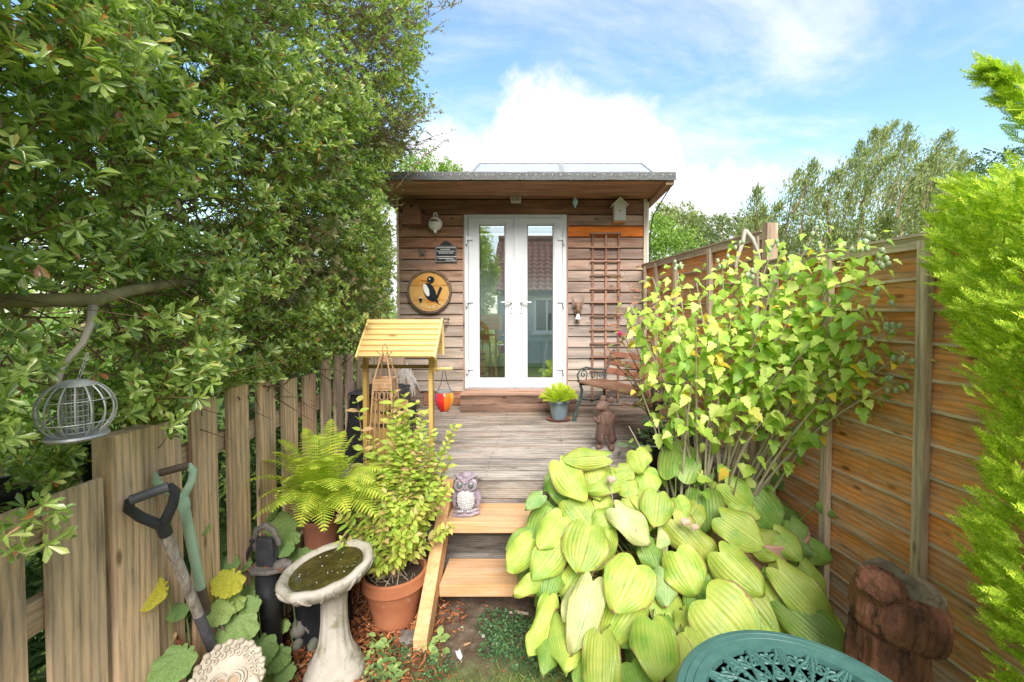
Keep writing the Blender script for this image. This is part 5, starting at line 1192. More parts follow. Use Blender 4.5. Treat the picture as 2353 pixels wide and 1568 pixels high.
spade('spade with black plastic D handle and flaking wooden shaft leaning on the gate post', P(299, 1150, 1.50), P(388, 1118, 1.56), P(372, 1205, 1.58), P(500, 1520, 1.86), .0185, oldw, plain('black_handle', [(.02, .022, .028), (.05, .052, .06)], 10, .4, .1, .001), plain('grey_grip', [(.08, .085, .09), (.14, .14, .15)], 12, .5, .2, .001), .62, plain('grey_socket', [(.085, .088, .105), (.14, .14, .16)], 40, .5, .2, .001, spots=((.30, .30, .33), 150, .68)), .0165)
mintp = plain('mint_green_paint', [(.40, .60, .46), (.52, .72, .56)], 12, .5, .15, .001, spots=((.28, .40, .30), 60, .66))
spade('spade with pale mint green Y handle standing behind the black handled one', P(364, 1088, 1.62), P(432, 1070, 1.68), P(418, 1142, 1.70), P(478, 1430, 1.90), .0185, mintp, mintp, plain('dark_wood_grip', [(.09, .06, .045), (.17, .12, .09)], 20, .7, .3, .002), .70, plain('brown_shaft', [(.12, .09, .075), (.20, .15, .13)], 20, .7, .3, .002), 0.0135)
# ------------------------------------------------------------------ carved stone heart plaque figure
hc = P(522, 1562, 1.64); t = thing('heart_ornament', 'cream stone ornament carved with scrolls round a heart at the bottom edge', 'ornament', (hc.x, hc.y, 0))
Rh = Matrix.Rotation(math.radians(28), 3, 'Z') @ Matrix.Rotation(math.radians(52), 3, 'X'); Fh = Matrix.Translation(hc) @ Rh.to_4x4()
def hp(x, y, z): return Fh @ Vector((x, y, z))
out_ = [((.118+.006*abs(math.sin(a*9)))*math.cos(a), (.125+.006*abs(math.sin(a*9)))*math.sin(a)) for a in np.linspace(0, 2*PI, 73)[:-1]]
MB().prism(out_, -.05, .0, Fh).build('slab', M['cream'], t, bevel=.004)
MB().prism([(-.10, -.28), (.10, -.28), (.10, -.08), (-.10, -.08)], -.06, -.005, Fh).build('foot', M['cream'], t, bevel=.01)
def heart(s, cx=0, cy=0, n=30): return [(cx+s*16*math.sin(a)**3/17, cy+s*(13*math.cos(a)-5*math.cos(2*a)-2*math.cos(3*a)-math.cos(4*a))/17) for a in np.linspace(0, 2*PI, n+1)[:-1]]
for (s, z) in ((.066, .006), (.055, .010), (.044, .006)):
    pts = [hp(x, y, z) for x, y in heart(s, 0, -.02)]; MB().tube(pts+[pts[0]], .0045, 6, cap=False).build('heart_line', M['cream'], t, smooth=True)
MB().prism(heart(.040, 0, -.02), .0, .003, Fh).build('heart_recess', plain('tan_stone', [(.30, .20, .12), (.42, .32, .22)], 20, .8, .3), t)
for k in range(13):
    a = math.radians(-25+230*k/12); 
    for rr, s in ((.098, 1), (.080, -1)):
        c0 = Vector((rr*math.cos(a+.06*s), rr*1.05*math.sin(a+.06*s)))
        MB().tube([hp(c0.x+.013*(1-q/8)*math.cos(q*s+a), c0.y+.013*(1-q/8)*math.sin(q*s+a), .005) for q in np.linspace(0, 7, 12)], [.004]*11+[.005], 5).build('scroll', M['cream'], t, smooth=True)
    c1 = (.115*math.cos(a), .122*math.sin(a)); MB().ell(hp(c1[0], c1[1], .0), (.014, .014, .012), 10, 6).build('petal', M['cream'], t, smooth=True)
for s in (-1, 1):
    MB().ell(hp(s*.030-.012, -.075, .018), (.022, .022, .018), 12, 8).build('cherub_head', M['cream'], t, smooth=True)
    MB().ell(hp(s*.085, -.06, .012), (.025, .05, .012), 12, 8, Rh).build('wing', M['cream'], t, smooth=True)
# ------------------------------------------------------------------ round-leaved plants (hollyhock / lady's mantle like)
def lobed(nl=7, depth=.16, n=42):
    pts = []
    for i in range(n+1):
        a = -PI/2+.16+(2*PI-.32)*i/n; r = .5*(1+depth*(abs(math.cos((a+PI/2)*nl/2))-.5)+.035*math.sin(a*23))
        pts.append((r*math.cos(a), .5+r*math.sin(a)))
    v = [(0, .12, 0)]; f = []
    for ring_, k in ((.5, .035), (1., .0)):
        for i, (x, y) in enumerate(pts):
            a = i/n*2*PI; v.append((x*ring_, .12+(y-.12)*ring_, (k if ring_ < 1 else .05)+.03*math.cos(a*nl)*ring_))
    m = n+1
    for i in range(n): f += [(0, 1+i, 2+i), (1+i, 1+m+i, 2+m+i), (1+i, 2+m+i, 2+i)]
    return np.array(v), np.array(f)
LB_ = lobed(); lbm = arr_mesh('leaf', LB_[0], LB_[1], M['bigleaf'], True); lby = arr_mesh('leaf', LB_[0], LB_[1], M['yellowleaf'], True)
t = thing('mallow_plant', 'mallow plant with large round green and yellowing leaves round the pump', 'plant', (-1.36, 2.05, 0))
t2 = thing('mallow_plant', 'low mallow plant with broad round leaves at the feet of the spades', 'plant', (-1.34, 1.8, 0))
BL = [(648, 1210, 62, 2.35, 0), (560, 1228, 48, 2.25, 0), (690, 1278, 50, 2.3, 0), (655, 1262, 40, 2.2, 0), (498, 1250, 60, 2.1, 0), (462, 1215, 36, 1.9, 0), (523, 1342, 66, 1.95, 1), (345, 1368, 70, 1.62, 1), (408, 1408, 42, 1.72, 0), (505, 1408, 56, 1.9, 0),
      (560, 1330, 42, 2.2, 0), (530, 1388, 58, 1.95, 0), (545, 1450, 84, 1.92, 0), (575, 1392, 44, 2.0, 0), (596, 1500, 76, 1.98, 0), (632, 1516, 66, 2.0, 0), (400, 1530, 86, 1.62, 0), (565, 1365, 40, 2.1, 0), (485, 1300, 50, 2.1, 0), (610, 1180, 46, 2.35, 0),
      (668, 1238, 40, 2.3, 0), (372, 1560, 62, 1.6, 0), (540, 1262, 36, 2.2, 0), (455, 1340, 34, 1.9, 0), (588, 1340, 30, 2.2, 0), (520, 1470, 46, 2.0, 0), (720, 1240, 34, 2.4, 0), (700, 1325, 34, 2.3, 0), (440, 1530, 50, 1.85, 0), (610, 1560, 60, 2.0, 0), (520, 1300, 52, 2.05, 0), (552, 1300, 46, 2.15, 0), (498, 1355, 44, 2.0, 0), (470, 1395, 40, 1.95, 0), (590, 1265, 40, 2.3, 0), (628, 1245, 44, 2.35, 0), (665, 1320, 40, 2.3, 0), (650, 1440, 30, 2.2, 0), (570, 1445, 46, 2.0, 0), (560, 1540, 60, 1.9, 0), (655, 1545, 44, 2.0, 0), (500, 1450, 44, 1.95, 0), (585, 1215, 36, 2.35, 0)]
for i, (px, py, sz, Yd, yl) in enumerate(BL):
    p = P(px, py, Yd); s = sz*Yd/1000*1.0; tt = t if py < 1420 else t2; nrm = (Vector((0, 0, CH))-p).normalized()*.9+Vector((0, 0, .6))+rv(.30); d = Vector((random.uniform(-.7, .7), -.8, -.5))+rv(.3)
    R = frames(np.array([list(d)]), np.array([list(nrm)]))[0]; pb = Vector(p)-Vector([R[j][1] for j in range(3)])*s*.5
    o = link('leaf', lby if yl else lbm, tt, M4(R, tuple(pb), s))
    if yl: o['label'] = 'yellow blotched leaf'
    root = Vector((p.x*.97-.01, p.y+.06, .0)); MB().tube([pb, pb.lerp(root, .5)+Vector((0, 0, -.02)), root], .0028, 5).build('leaf_stalk', M['greenstem'], tt)
for (px, py, Yd) in ((398, 1460, 1.75), (385, 1440, 1.74)):
    p = P(px, py, Yd); R = frames(np.array([[.2, -.3, -1]]), np.array([[.3, -1, .3]]))[0]; link('leaf', arr_mesh('leaf', LB_[0]*np.array([1, 1, 3]), LB_[1], M['chips'], True), t2, M4(R, tuple(p), .07))['label'] = 'shrivelled brown leaf'
# ------------------------------------------------------------------ bird feeder
fc = Vector((-1.285, 1.19, 1.8-(943-715)*.00119)); fr = .079
t = thing('bird_feeder', 'round wire cage bird feeder hanging from the branch at the left', 'bird feeder', tuple(fc))
def cage(a, th): return fc+Vector((fr*math.sin(th)*math.cos(a), fr*math.sin(th)*math.sin(a), fr*1.04*math.cos(th)))
for k in range(16):
    a = 2*PI*k/16; MB().tube([cage(a, th) for th in np.linspace(.55, PI-.62, 13)], .0021, 6).build('cage_wire', M['wire'], t, smooth=True)
MB().lathe([(0, .012), (.02, .011), (.044, .0), (.047, -.004), (.0, -.004)], fc+Vector((0, 0, fr*.90)), 32).build('top_cap', plain('weathered_zinc_cap', [(.22, .22, .20), (.40, .40, .36)], 22, .6, .3), t, smooth=True)
MB().lathe([(0, .0), (.060, .0), (.066, .006), (.064, .012), (.055, .007), (0, .006)], fc+Vector((0, 0, -fr*1.0)), 40).build('tray', M['galv'], t, smooth=True)
b = MB()
for k in range(18):
    a = 2*PI*k/18; b.tube([fc+Vector((.032*math.cos(a), .032*math.sin(a), z)) for z in (-.06, .06)], .0011, 4)
for z in np.linspace(-.06, .06, 9): b.tube([fc+Vector((.032*math.cos(a), .032*math.sin(a), z)) for a in np.linspace(0, 2*PI, 17)], .0011, 4)
o = b.build('mesh_tube', M['wire'], t); o['kind'] = 'stuff'
for z in (-.03, .03): MB().tube([fc+Vector((fr*.97*math.cos(a), fr*.97*math.sin(a), z)) for a in np.linspace(0, 2*PI, 33)], .0014, 5).build('band_wire', M['wire'], t, smooth=True)
b = MB()
for k in range(8):
    c = fc+Vector((.006+.004*k, 0, fr*.95+.006+k*.010)); b.tube([c+Vector((.0035*math.cos(a)*(k % 2), .0035*math.cos(a)*((k+1) % 2), .007*math.sin(a))) for a in np.linspace(0, 2*PI, 9)], .001, 4)
b.build('chain', M['wire'], t)
# ------------------------------------------------------------------ black planters behind the gate, shelf
sh2 = thing('timber_shelf', 'rough timber shelf behind the gate post carrying black pots', 'shelf', (-1.72, 1.5, 1.1))
MB().bx(-1.95, -1.57, 1.22, 1.95, 1.115, 1.135).build('shelf_board', M['woodY'], sh2, color=(.38, .30, .2, .8)); 
for y in (1.27, 1.9): MB().bx(-1.93, -1.89, y-.02, y+.02, 0, 1.11).build('leg', M['woodZ'], sh2, color=(.38, .30, .2, .8))
t = thing('black_planter', 'round black plastic planter on the shelf behind the gate post', 'planter', (-1.72, 1.72, 1.135)); pot(t, (-1.72, 1.72, 1.135), .08, .115, .13, M['blackplastic'], .02, .008)
t = thing('black_planter', 'smaller black pot at the left end of the shelf behind the gate', 'planter', (-1.76, 1.42, 1.135)); pot(t, (-1.76, 1.42, 1.135), .07, .10, .10, M['blackplastic'], .02, .008)
# ------------------------------------------------------------------ tub with rope handles on the deck, by the hibiscus
t = thing('black_tub', 'black plastic tub with a grey rope handle on the deck behind the hosta', 'tub', (.90, 3.2, DECK))
pot(t, (.92, 3.22, DECK+.001), .16, .225, .20, M['blackplastic'], .03, .012)
MB().tube([(.92-.235+.0, 3.12, DECK+.16), (.92-.25, 3.05, DECK+.185), (.92-.1, 2.99, DECK+.19), (.92+.1, 2.98, DECK+.19)], .005, 6).build('rope_handle', M['galv'], t, smooth=True)
nodes = []; 
for k in range(9):
    a = random.uniform(0, 6.28); p0 = Vector((.80+.1*math.cos(a), 3.15+.08*math.sin(a), DECK+.17)); tip = P(random.uniform(1425, 1520), random.uniform(940, 1060), random.uniform(3.0, 3.3)); MB().tube([p0, p0.lerp(tip, .5)+Vector((0, 0, .04)), tip], .003, 5).build('stem', M['greenstem'], t)
    for j in range(7): p = p0.lerp(tip, .3+.7*j/6); q = rv(1); nodes.append((p, Vector((q.x, q.y-.2, .1)), Vector((0, -.4, 1))+rv(.3), random.uniform(.7, 1.2)))
leafy(t, nodes, leaf8(.5, .3, .65, .95, .85, .06, -.12), M['greyleaf'], .085, 300)
# red-leaved shrub
t = thing('red_leaved_shrub', 'thin shrub with reddish leaves and a pink flower beside the bench', 'shrub', (.95, 3.75, DECK)); nodes = []
for (px, py, Yd) in ((1432, 618, 3.7), (1400, 640, 3.75), (1412, 760, 3.6), (1395, 800, 3.6), (1385, 812, 3.55), (1450, 700, 3.6), (1465, 650, 3.7), (1420, 830, 3.5), (1440, 900, 3.4), (1445, 930, 3.4), (1480, 620, 3.8), (1392, 700, 3.7), (1455, 880, 3.4)):
    tip = P(px, py, Yd); b0 = Vector((.93, 3.6, DECK+.1)); ct = (b0+tip)/2+Vector((.08, 0, .12)); pts = [b0*(1-u)**2+ct*2*u*(1-u)+tip*u*u for u in np.linspace(0, 1, 8)]
    MB().tube(pts, [.006-.0006*i for i in range(8)], 5).build('stem', M['twig'], t)
    for j in range(9):
        u = .45+.55*j/8; p = b0*(1-u)**2+ct*2*u*(1-u)+tip*u*u; q = rv(1); nodes.append((p, Vector((q.x, q.y-.1, .15)), Vector((0, -.5, 1))+rv(.5), random.uniform(.7, 1.2)))
leafy(t, nodes, leaf8(.48, .35, .7, .95, .8, .06, -.15), M['redleaf'], .085, 300)
MB().ell(P(1424, 766, 3.55), (.018, .018, .022), 10, 8, None, lambda d: 1+.2*math.sin(d.x*9)*math.sin(d.z*8)).build('flower', flat('magenta_petals', (.50, .03, .14), .6), t)
# ------------------------------------------------------------------ log, table
sc = Vector((1.345, 1.67, 0)); t = thing('carved_log', 'rusty brown weathered log with a bulging split top beside the fence', 'log', sc)
logm = plain('rotten_log', [(.08, .035, .022), (.24, .095, .055), (.38, .17, .10)], 9, .9, 1.0, .02, spots=((.05, .028, .02), 12, .52), stretch=(1, 1, .4), detail=12)
from mathutils import noise as mn
def lg(a, z):
    p = Vector((math.cos(a)*2.2, math.sin(a)*2.2, z*3.2)); return 1+.16*mn.noise(p)+.09*mn.noise(p*2.7)+.05*mn.noise(Vector((math.cos(a)*9, math.sin(a)*9, z*5)))+.03*mn.noise(Vector((math.cos(a)*20, math.sin(a)*20, z*14)))
pr = [(0, -.02), (.17, 0), (.155, .10), (.135, .22), (.130, .34), (.128, .44), (.124, .50), (.122, .54), (.122, .57)]
def seg_(pr, k=5):
    o_ = []
    for i in range(len(pr)-1):
        for j in range(k): u = j/k; o_.append((pr[i][0]*(1-u)+pr[i+1][0]*u, pr[i][1]*(1-u)+pr[i+1][1]*u))
    return o_+[pr[-1]]
MB().lathe(seg_(pr, 9), sc, 120, lg).build('trunk', logm, t, smooth=True, ang=80)
tl = Matrix.Rotation(math.radians(14), 3, 'Y')
pr2 = [(.0, .53), (.115, .54), (.138, .565), (.148, .60), (.150, .635), (.150, .66), (.14, .70), (.10, .725), (0, .73)]
MB().lathe(seg_([(r, z-.6) for r, z in pr2], 7), sc+Vector((.02, 0, .60)), 120, lambda a, z: lg(a+1, z+2)*(1+.10*max(0, math.cos(a))), tl).build('bulging_head', logm, t, smooth=True, ang=80)
cap = plain('mossy_log_cap', [(.10, .075, .05), (.20, .16, .11), (.30, .26, .18)], 12, .95, .8, .008)
MB().ell(sc+Vector((-.055, -.03, .742)), (.078, .078, .066), 60, 36, tl, lambda d: 1+.16*mn.noise(d*2.5)+.07*mn.noise(d*7)+.035*mn.noise(d*18)).build('left_lobe', logm, t, smooth=True)
MB().ell(sc+Vector((.085, -.01, .705)), (.108, .088, .060), 60, 36, tl, lambda d: 1+.16*mn.noise(d*2.5+Vector((4, 0, 0)))+.07*mn.noise(d*7)+.035*mn.noise(d*18)).build('right_lobe', cap, t, smooth=True)
MB().ell(sc+Vector((.02, .05, .745)), (.078, .062, .052), 50, 30, tl, lambda d: 1+.16*mn.noise(d*2.5+Vector((0, 4, 0)))+.07*mn.noise(d*7)+.035*mn.noise(d*18)).build('rear_lobe', cap, t, smooth=True)
# table
tcn_ = Vector((.70, 1.10, .72)); TR = .345; t = thing('metal_table', 'round green cast metal garden table with pierced scroll top in the lower right corner', 'table', (tcn_.x, tcn_.y, 0))
MB().lathe([(TR-.012, -.028), (TR, -.022), (TR+.003, -.004), (TR-.004, .004), (TR-.022, .007), (TR-.024, .0035), (TR-.026, .007), (TR-.044, .007), (TR-.046, .0035), (TR-.048, .007), (TR-.078, .006), (TR-.080, -.012), (TR-.074, -.014), (TR-.012, -.014), (TR-.012, -.028)], tcn_, 120).build('rim', M['green_metal'], t, smooth=True, ang=35)
b = MB(); Ri = TR-.078
def tp(r, a, z=-.002): return tcn_+Vector((r*math.cos(a), r*math.sin(a), z))
for k in range(18):
    a = 2*PI*k/18; hw_ = PI/18
    b.tube([tp(.06, a), tp(.14, a+.02), tp(.20, a-.02), tp(Ri, a)], [.005, .0055, .005, .006], 6)
    for s in (-1, 1):
        b.tube([tp(Ri, a+s*.03), tp(Ri-.03, a+s*.06), tp(Ri-.065, a+s*hw_*1.0), tp(Ri-.10, a+s*hw_*.5), tp(Ri-.115, a)], [.006, .0055, .005, .0045, .004], 6)
        cc = tp(Ri-.045, a+s*hw_*.55); b.tube([cc+Vector(((.020*(1-q/9))*math.cos(s*q+a), (.020*(1-q/9))*math.sin(s*q+a), 0)) for q in np.linspace(0, 8, 16)], .0042, 6)
        cc = tp(Ri-.10, a+s*hw_*.95); b.tube([cc+Vector(((.017*(1-q/9))*math.cos(-s*q+a+2), (.017*(1-q/9))*math.sin(-s*q+a+2), 0)) for q in np.linspace(0, 8, 16)], .004, 6)
        for q in range(6): 
            r = Ri-.015-q*.016; b.tube([tp(r, a), tp(r+.012, a+s*.045*(1-q*.08)), tp(r+.004, a+s*.062*(1-q*.08))], [.0045, .004, .0035], 5)
    b.ell(tp(Ri-.022, a+hw_), (.007, .007, .005), 8, 6)
o = b.build('scroll_work', M['green_metal'], t, smooth=True); o['kind'] = 'stuff'
MB().lathe([(0, -.01), (.07, -.01), (.075, .004), (0, .006)], tcn_, 40).build('centre_boss', M['green_metal'], t, smooth=True)
MB().lathe([(.02, .12), (.03, .2), (.02, .4), (.03, .6), (.05, .708), (0, .709)], (tcn_.x, tcn_.y, 0), 20).build('column', M['green_metal'], t, smooth=True)
for k in range(3):
    a = 2*PI*k/3+.5; e = Vector((math.cos(a), math.sin(a), 0)); c0 = Vector((tcn_.x, tcn_.y, 0))
    MB().tube([c0+Vector((0, 0, .16)), c0+e*.10+Vector((0, 0, .18)), c0+e*.22+Vector((0, 0, .06)), c0+e*.30+Vector((0, 0, .012))], [.018, .015, .013, .018], 8).build('leg', M['green_metal'], t, smooth=True)
# antler pieces and small litter
hx = fx(3.02)
t = thing('horn_ornament', 'pair of curved grey horns hung over the top of the tall fence panel', 'ornament', tuple(P(1715, 535, 2.98)))
MB().tube([P(1712, 528, 2.98), P(1706, 560, 2.96), P(1695, 590, 2.95), P(1690, 612, 2.95), P(1695, 632, 2.96)], [.014, .014, .012, .009, .004], 10).build('horn', M['stone'], t, smooth=True)
MB().tube([P(1714, 530, 2.98), P(1730, 550, 2.95), P(1742, 580, 2.93), P(1748, 602, 2.93)], [.014, .013, .010, .004], 10).build('horn', M['stone'], t, smooth=True)
p = G(1058, 1519); R = Matrix.Rotation(.5, 3, 'Z'); b = MB(); b.tube([p+R @ Vector((0, -.02, .006)), p+R @ Vector((0, .05, .016))], .001, 4)
for i in range(14):
    u = i/14; 
    for s in (-1, 1): q = p+R @ Vector((0, -.005+.05*u, .008+.008*u)); b.add([q, q+R @ Vector((s*.016, .012, .006+.004*random.random())), q+R @ Vector((0, .006, .002))], [(0, 1, 2)])
tag(b.build('feather', M['white'], None), 'small white feather lying on the grass in front of the steps', 'feather')
p0 = G(1168, 1412)
tag(MB().tube([p0+Vector((0, 0, .01)), p0+Vector((.05, 0, .014)), p0+Vector((.12, -.01, .010))], [.007, .010, .008], 8).build('stick', M['pale_twig'], None, smooth=True), 'short bleached stick on the soil under the lower step', 'stick')
# ------------------------------------------------------------------ hosta
def hosta_material():
    m, Nn, Lk, b = newmat('hosta_leaf'); oi = Nn.new('ShaderNodeObjectInfo')
    at = Nn.new('ShaderNodeAttribute'); at.attribute_name = 'rib'; ae = Nn.new('ShaderNodeAttribute'); ae.attribute_name = 'edge'
    v, _ = offset_coords(Nn, Lk, (1, 1, 1))
    n1 = nd(Nn, 'ShaderNodeTexNoise', Scale=2.6, Detail=4, Roughness=.55); Lk.new(v, n1.inputs[0]); n2 = nd(Nn, 'ShaderNodeTexNoise', Scale=28.0, Detail=4, Roughness=.6); Lk.new(v, n2.inputs[0])
    g = ramp(Nn, Lk, n1.outputs[0], [(.30, (.62, .82, .72)), (.5, (1, 1, 1)), (.68, (1.22, 1.12, 1.3))])
    r = ramp(Nn, Lk, at.outputs['Fac'], [(.0, (.91, .95, .88)), (.55, (1, 1, 1)), (1., (1.06, 1.04, 1.12))])
    def mul(a, c):
        x = Nn.new('ShaderNodeMix'); x.data_type = 'RGBA'; x.blend_type = 'MULTIPLY'; x.inputs[0].default_value = 1; Lk.new(a, x.inputs[6]); Lk.new(c, x.inputs[7]); return x.outputs[2]
    c = mul(mul(oi.outputs['Color'], g), r)
    q = Nn.new('ShaderNodeMath'); q.operation = 'MULTIPLY_ADD'; Lk.new(n2.outputs[0], q.inputs[0]); q.inputs[1].default_value = .55; Lk.new(ae.outputs['Fac'], q.inputs[2])
    q2 = Nn.new('ShaderNodeMath'); q2.operation = 'MULTIPLY_ADD'; Lk.new(n1.outputs[0], q2.inputs[0]); q2.inputs[1].default_value = .9; Lk.new(q.outputs[0], q2.inputs[2])
    mr = Nn.new('ShaderNodeMapRange'); Lk.new(q2.outputs[0], mr.inputs[0]); mr.inputs[1].default_value = 1.43; mr.inputs[2].default_value = 1.53
    x = Nn.new('ShaderNodeMix'); x.data_type = 'RGBA'; Lk.new(mr.outputs[0], x.inputs[0]); Lk.new(c, x.inputs[6]); x.inputs[7].default_value = (.34, .20, .10, 1); c = x.outputs[2]
    Lk.new(c, b.inputs['Base Color']); b.inputs['Roughness'].default_value = .34; b.inputs['Specular IOR Level'].default_value = .45
    bp = nd(Nn, 'ShaderNodeBump', Strength=.25, Distance=.01); Lk.new(n2.outputs[0], bp.inputs['Height']); Lk.new(bp.outputs[0], b.inputs['Normal'])
    tr = Nn.new('ShaderNodeBsdfTranslucent'); y = Nn.new('ShaderNodeMix'); y.data_type = 'RGBA'; y.blend_type = 'MULTIPLY'; y.inputs[0].default_value = 1
    Lk.new(c, y.inputs[6]); y.inputs[7].default_value = (1.2, 1.3, .6, 1); Lk.new(y.outputs[2], tr.inputs[0])
    ms = Nn.new('ShaderNodeMixShader'); ms.inputs[0].default_value = .25; Lk.new(b.outputs[0], ms.inputs[1]); Lk.new(tr.outputs[0], ms.inputs[2]); Lk.new(ms.outputs[0], Nn['Material Output'].inputs[0])
    return m
M['hosta'] = hosta_material()
def hosta_leaf(seed, ratio, NU=44, NV=18, ribs=6.5):
    """unit length leaf along +Y facing +Z"""
    rs = random.Random(seed); V_ = []; rib = []; edge = []; F_ = []
    cup = rs.uniform(-.40, .16); droop = rs.uniform(.15, .75); wav = rs.uniform(.03, .09); ph = rs.uniform(0, 6); tw = rs.uniform(-.25, .25); roll = rs.uniform(-.15, .2)
    for j in range(NV+1):
        v = (j/NV)**.85
        pf = ((1-v)**.82*(.70+1.75*v))/.93 if v < 1 else 0
        for i in range(NU+1):
            u = -1+2*i/NU; au = abs(u)
            x = ratio/2*u*pf; y = v-.14*(1-v)**3*math.sin(PI*min(1, au*.92))
            rr = math.cos(u*ribs*2*PI*(1-.12*au)); k = min(1, 4*(1-v)*pf)*min(1, .35+v*3)
            z = .0078*rr*k-.024*math.exp(-(u*9)**2)*k + cup*au**1.6*pf*.5 - droop*v*v*.6 + wav*math.sin(v*8+ph+(2 if u > 0 else 0))*au**3*2 + tw*u*v*.25 - roll*max(0, au-.6)*.5 - .10*(au**2)*(1-v)**2
            V_.append((x, y, z)); rib.append(.5+.5*rr*k if abs(u) > .05 else 1.0); edge.append(max(au**5, v**6)*.9)
    n = NU+1
    for j in range(NV):
        for i in range(NU): q = j*n+i; F_.append((q, q+1, q+n+1, q+n))
    me = arr_mesh('leaf', V_, F_, M['hosta'], True)
    a = me.attributes.new('rib', 'FLOAT', 'POINT'); a.data.foreach_set('value', rib); a = me.attributes.new('edge', 'FLOAT', 'POINT'); a.data.foreach_set('value', edge)
    return me
HL = [(880, 850, 775, 1085, 300, 3, 0), (1120, 770, 1232, 985, 250, 2, 0), (1305, 1060, 1590, 1350, 440, 3, 0), (1450, 950, 1742, 1310, 330, 1, 0), (975, 1190, 1040, 1510, 270, 3, 0), (660, 1275, 640, 1620, 225, 2, 0),
      (610, 950, 520, 1305, 200, 2, 2), (560, 1010, 470, 1370, 200, 0, 0), (860, 1010, 690, 1235, 260, 1, 0), (590, 615, 530, 860, 265, 2, 0), (410, 700, 255, 900, 190, 1, 0), (350, 850, 310, 1020, 210, 0, 1), (540, 850, 428, 1005, 175, 0, 0),
      (240, 690, 112, 870, 160, 0, 0), (360, 500, 262, 690, 225, 0, 1), (420, 560, 285, 735, 170, 1, 0), (460, 450, 590, 595, 205, 1, 0), (740, 540, 620, 625, 150, 1, 0), (710, 640, 640, 850, 165, 1, 0), (750, 500, 960, 672, 170, 2, 2),
      (1010, 410, 1000, 585, 180, 2, 0), (1120, 440, 1160, 545, 130, 1, 0), (870, 380, 915, 515, 95, 1, 0), (1280, 400, 1290, 600, 225, 0, 1), (1420, 350, 1575, 490, 170, 1, 0), (1560, 420, 1740, 620, 290, 0, 1), (1400, 555, 1655, 715, 210, 2, 0),
      (1110, 570, 1375, 800, 195, 1, 0), (1390, 770, 1645, 1010, 230, 2, 0), (1050, 880, 1068, 1070, 150, 1, 3), (1060, 1010, 1100, 1235, 210, 0, 0), (1160, 1130, 1285, 1325, 170, 1, 0), (1170, 1260, 1270, 1380, 160, 2, 0), (1110, 1310, 1150, 1600, 190, 2, 0),
      (850, 1450, 930, 1640, 260, 1, 1), (760, 1255, 820, 1340, 90, 0, 1), (340, 1040, 200, 1310, 125, 1, 0), (365, 1140, 440, 1485, 130, 0, 0), (350, 1270, 325, 1482, 140, 0, 1), (530, 1320, 440, 1460, 110, 0, 0), (545, 1430, 525, 1580, 110, 0, 1),
      (410, 215, 565, 425, 185, 2, 0), (690, 185, 430, 195, 120, 2, 0), (640, 235, 665, 415, 170, 1, 0), (870, 150, 905, 268, 190, 1, 0), (1120, 300, 1150, 75, 250, 1, 1), (770, 250, 860, 310, 95, 1, 0), (930, 270, 965, 400, 160, 0, 0), (790, 340, 880, 410, 150, 1, 0),
      (810, 430, 895, 480, 120, 1, 0), (1330, 285, 1238, 345, 75, 0, 3), (370, 350, 500, 440, 130, 0, 1), (300, 420, 205, 495, 90, 1, 3), (1755, 880, 2110, 1240, 210, 3, 0), (1780, 1080, 2195, 1430, 225, 2, 1), (1880, 800, 2040, 1075, 180, 0, 0),
      (1820, 580, 1905, 695, 125, 0, 1), (1740, 655, 1995, 765, 100, 1, 3), (1700, 700, 1860, 840, 220, 0, 1), (1600, 730, 1780, 775, 110, 1, 0), (1730, 820, 1770, 900, 110, 0, 0), (980, 480, 870, 640, 140, 0, 0), (680, 930, 760, 1080, 200, 0, 0), (930, 700, 1000, 860, 140, 0, 1),
      (1250, 480, 1180, 600, 140, 0, 0), (1480, 600, 1530, 745, 150, 0, 1), (1640, 900, 1760, 1080, 190, 0, 1), (1230, 860, 1300, 960, 130, 0, 1), (640, 440, 720, 500, 140, 0, 0), (800, 1100, 850, 1300, 180, 0, 0)]
HY = lambda py: 2.78-.86*(py-1010)/532
hroot = Vector((.78, 2.42, .48))
ht = thing('hosta', 'big clump of lime yellow hosta leaves spilling over the steps', 'hosta', (.78, 2.42, 0))
def place_hosta(bx, by, tx, ty, wpx, layer, col, seed, thing_):
    k = 1-.026*layer
    B = P(bx, by, max(1.2, HY(by))*k); T = P(tx, ty, max(1.15, HY(ty)-.02)*k); L_ = (T-B).length*1.08
    w_ = wpx*.3748*B.y/1000*1.12
    cols = [(.42, .52, .09), (.24, .39, .07), (.56, .57, .24), (.29, .41, .14)]; c = cvar(cols[col], .16)
    nrm = (Vector((0, 0, CH))-(B+T)/2).normalized()+Vector((0, 0, .35))+Vector((random.uniform(-.4, .4), random.uniform(-.2, .2), 0))
    R = frames(np.array([list(T-B)]), np.array([list(nrm)]))[0]
    o = link('leaf', hosta_leaf(seed, max(.35, min(1.25, w_/L_))), thing_, M4(R, tuple(B), L_)); o.color = (*c, 1)
    cen = Vector((.8+(B.x-.8)*.35, 2.52, .22)); mid = B+(cen-B)*.45+Vector((0, .05, -.06))
    MB().tube([B+Vector((0, .004, -.004)), mid, cen], [.0032, .004, .005], 6).build('leaf_stalk', M['greenstem'], thing_, smooth=True) if layer != .77 else None
for i, (a, b_, c_, d_, w_, ly, cl_) in enumerate(HL):
    f = lambda x, y: (1133.6+x*.3748, 980.4+y*.3748)
    (x1, y1), (x2, y2) = f(a, b_), f(c_, d_); place_hosta(x1, y1, x2, y2, w_, ly, cl_, i, ht)
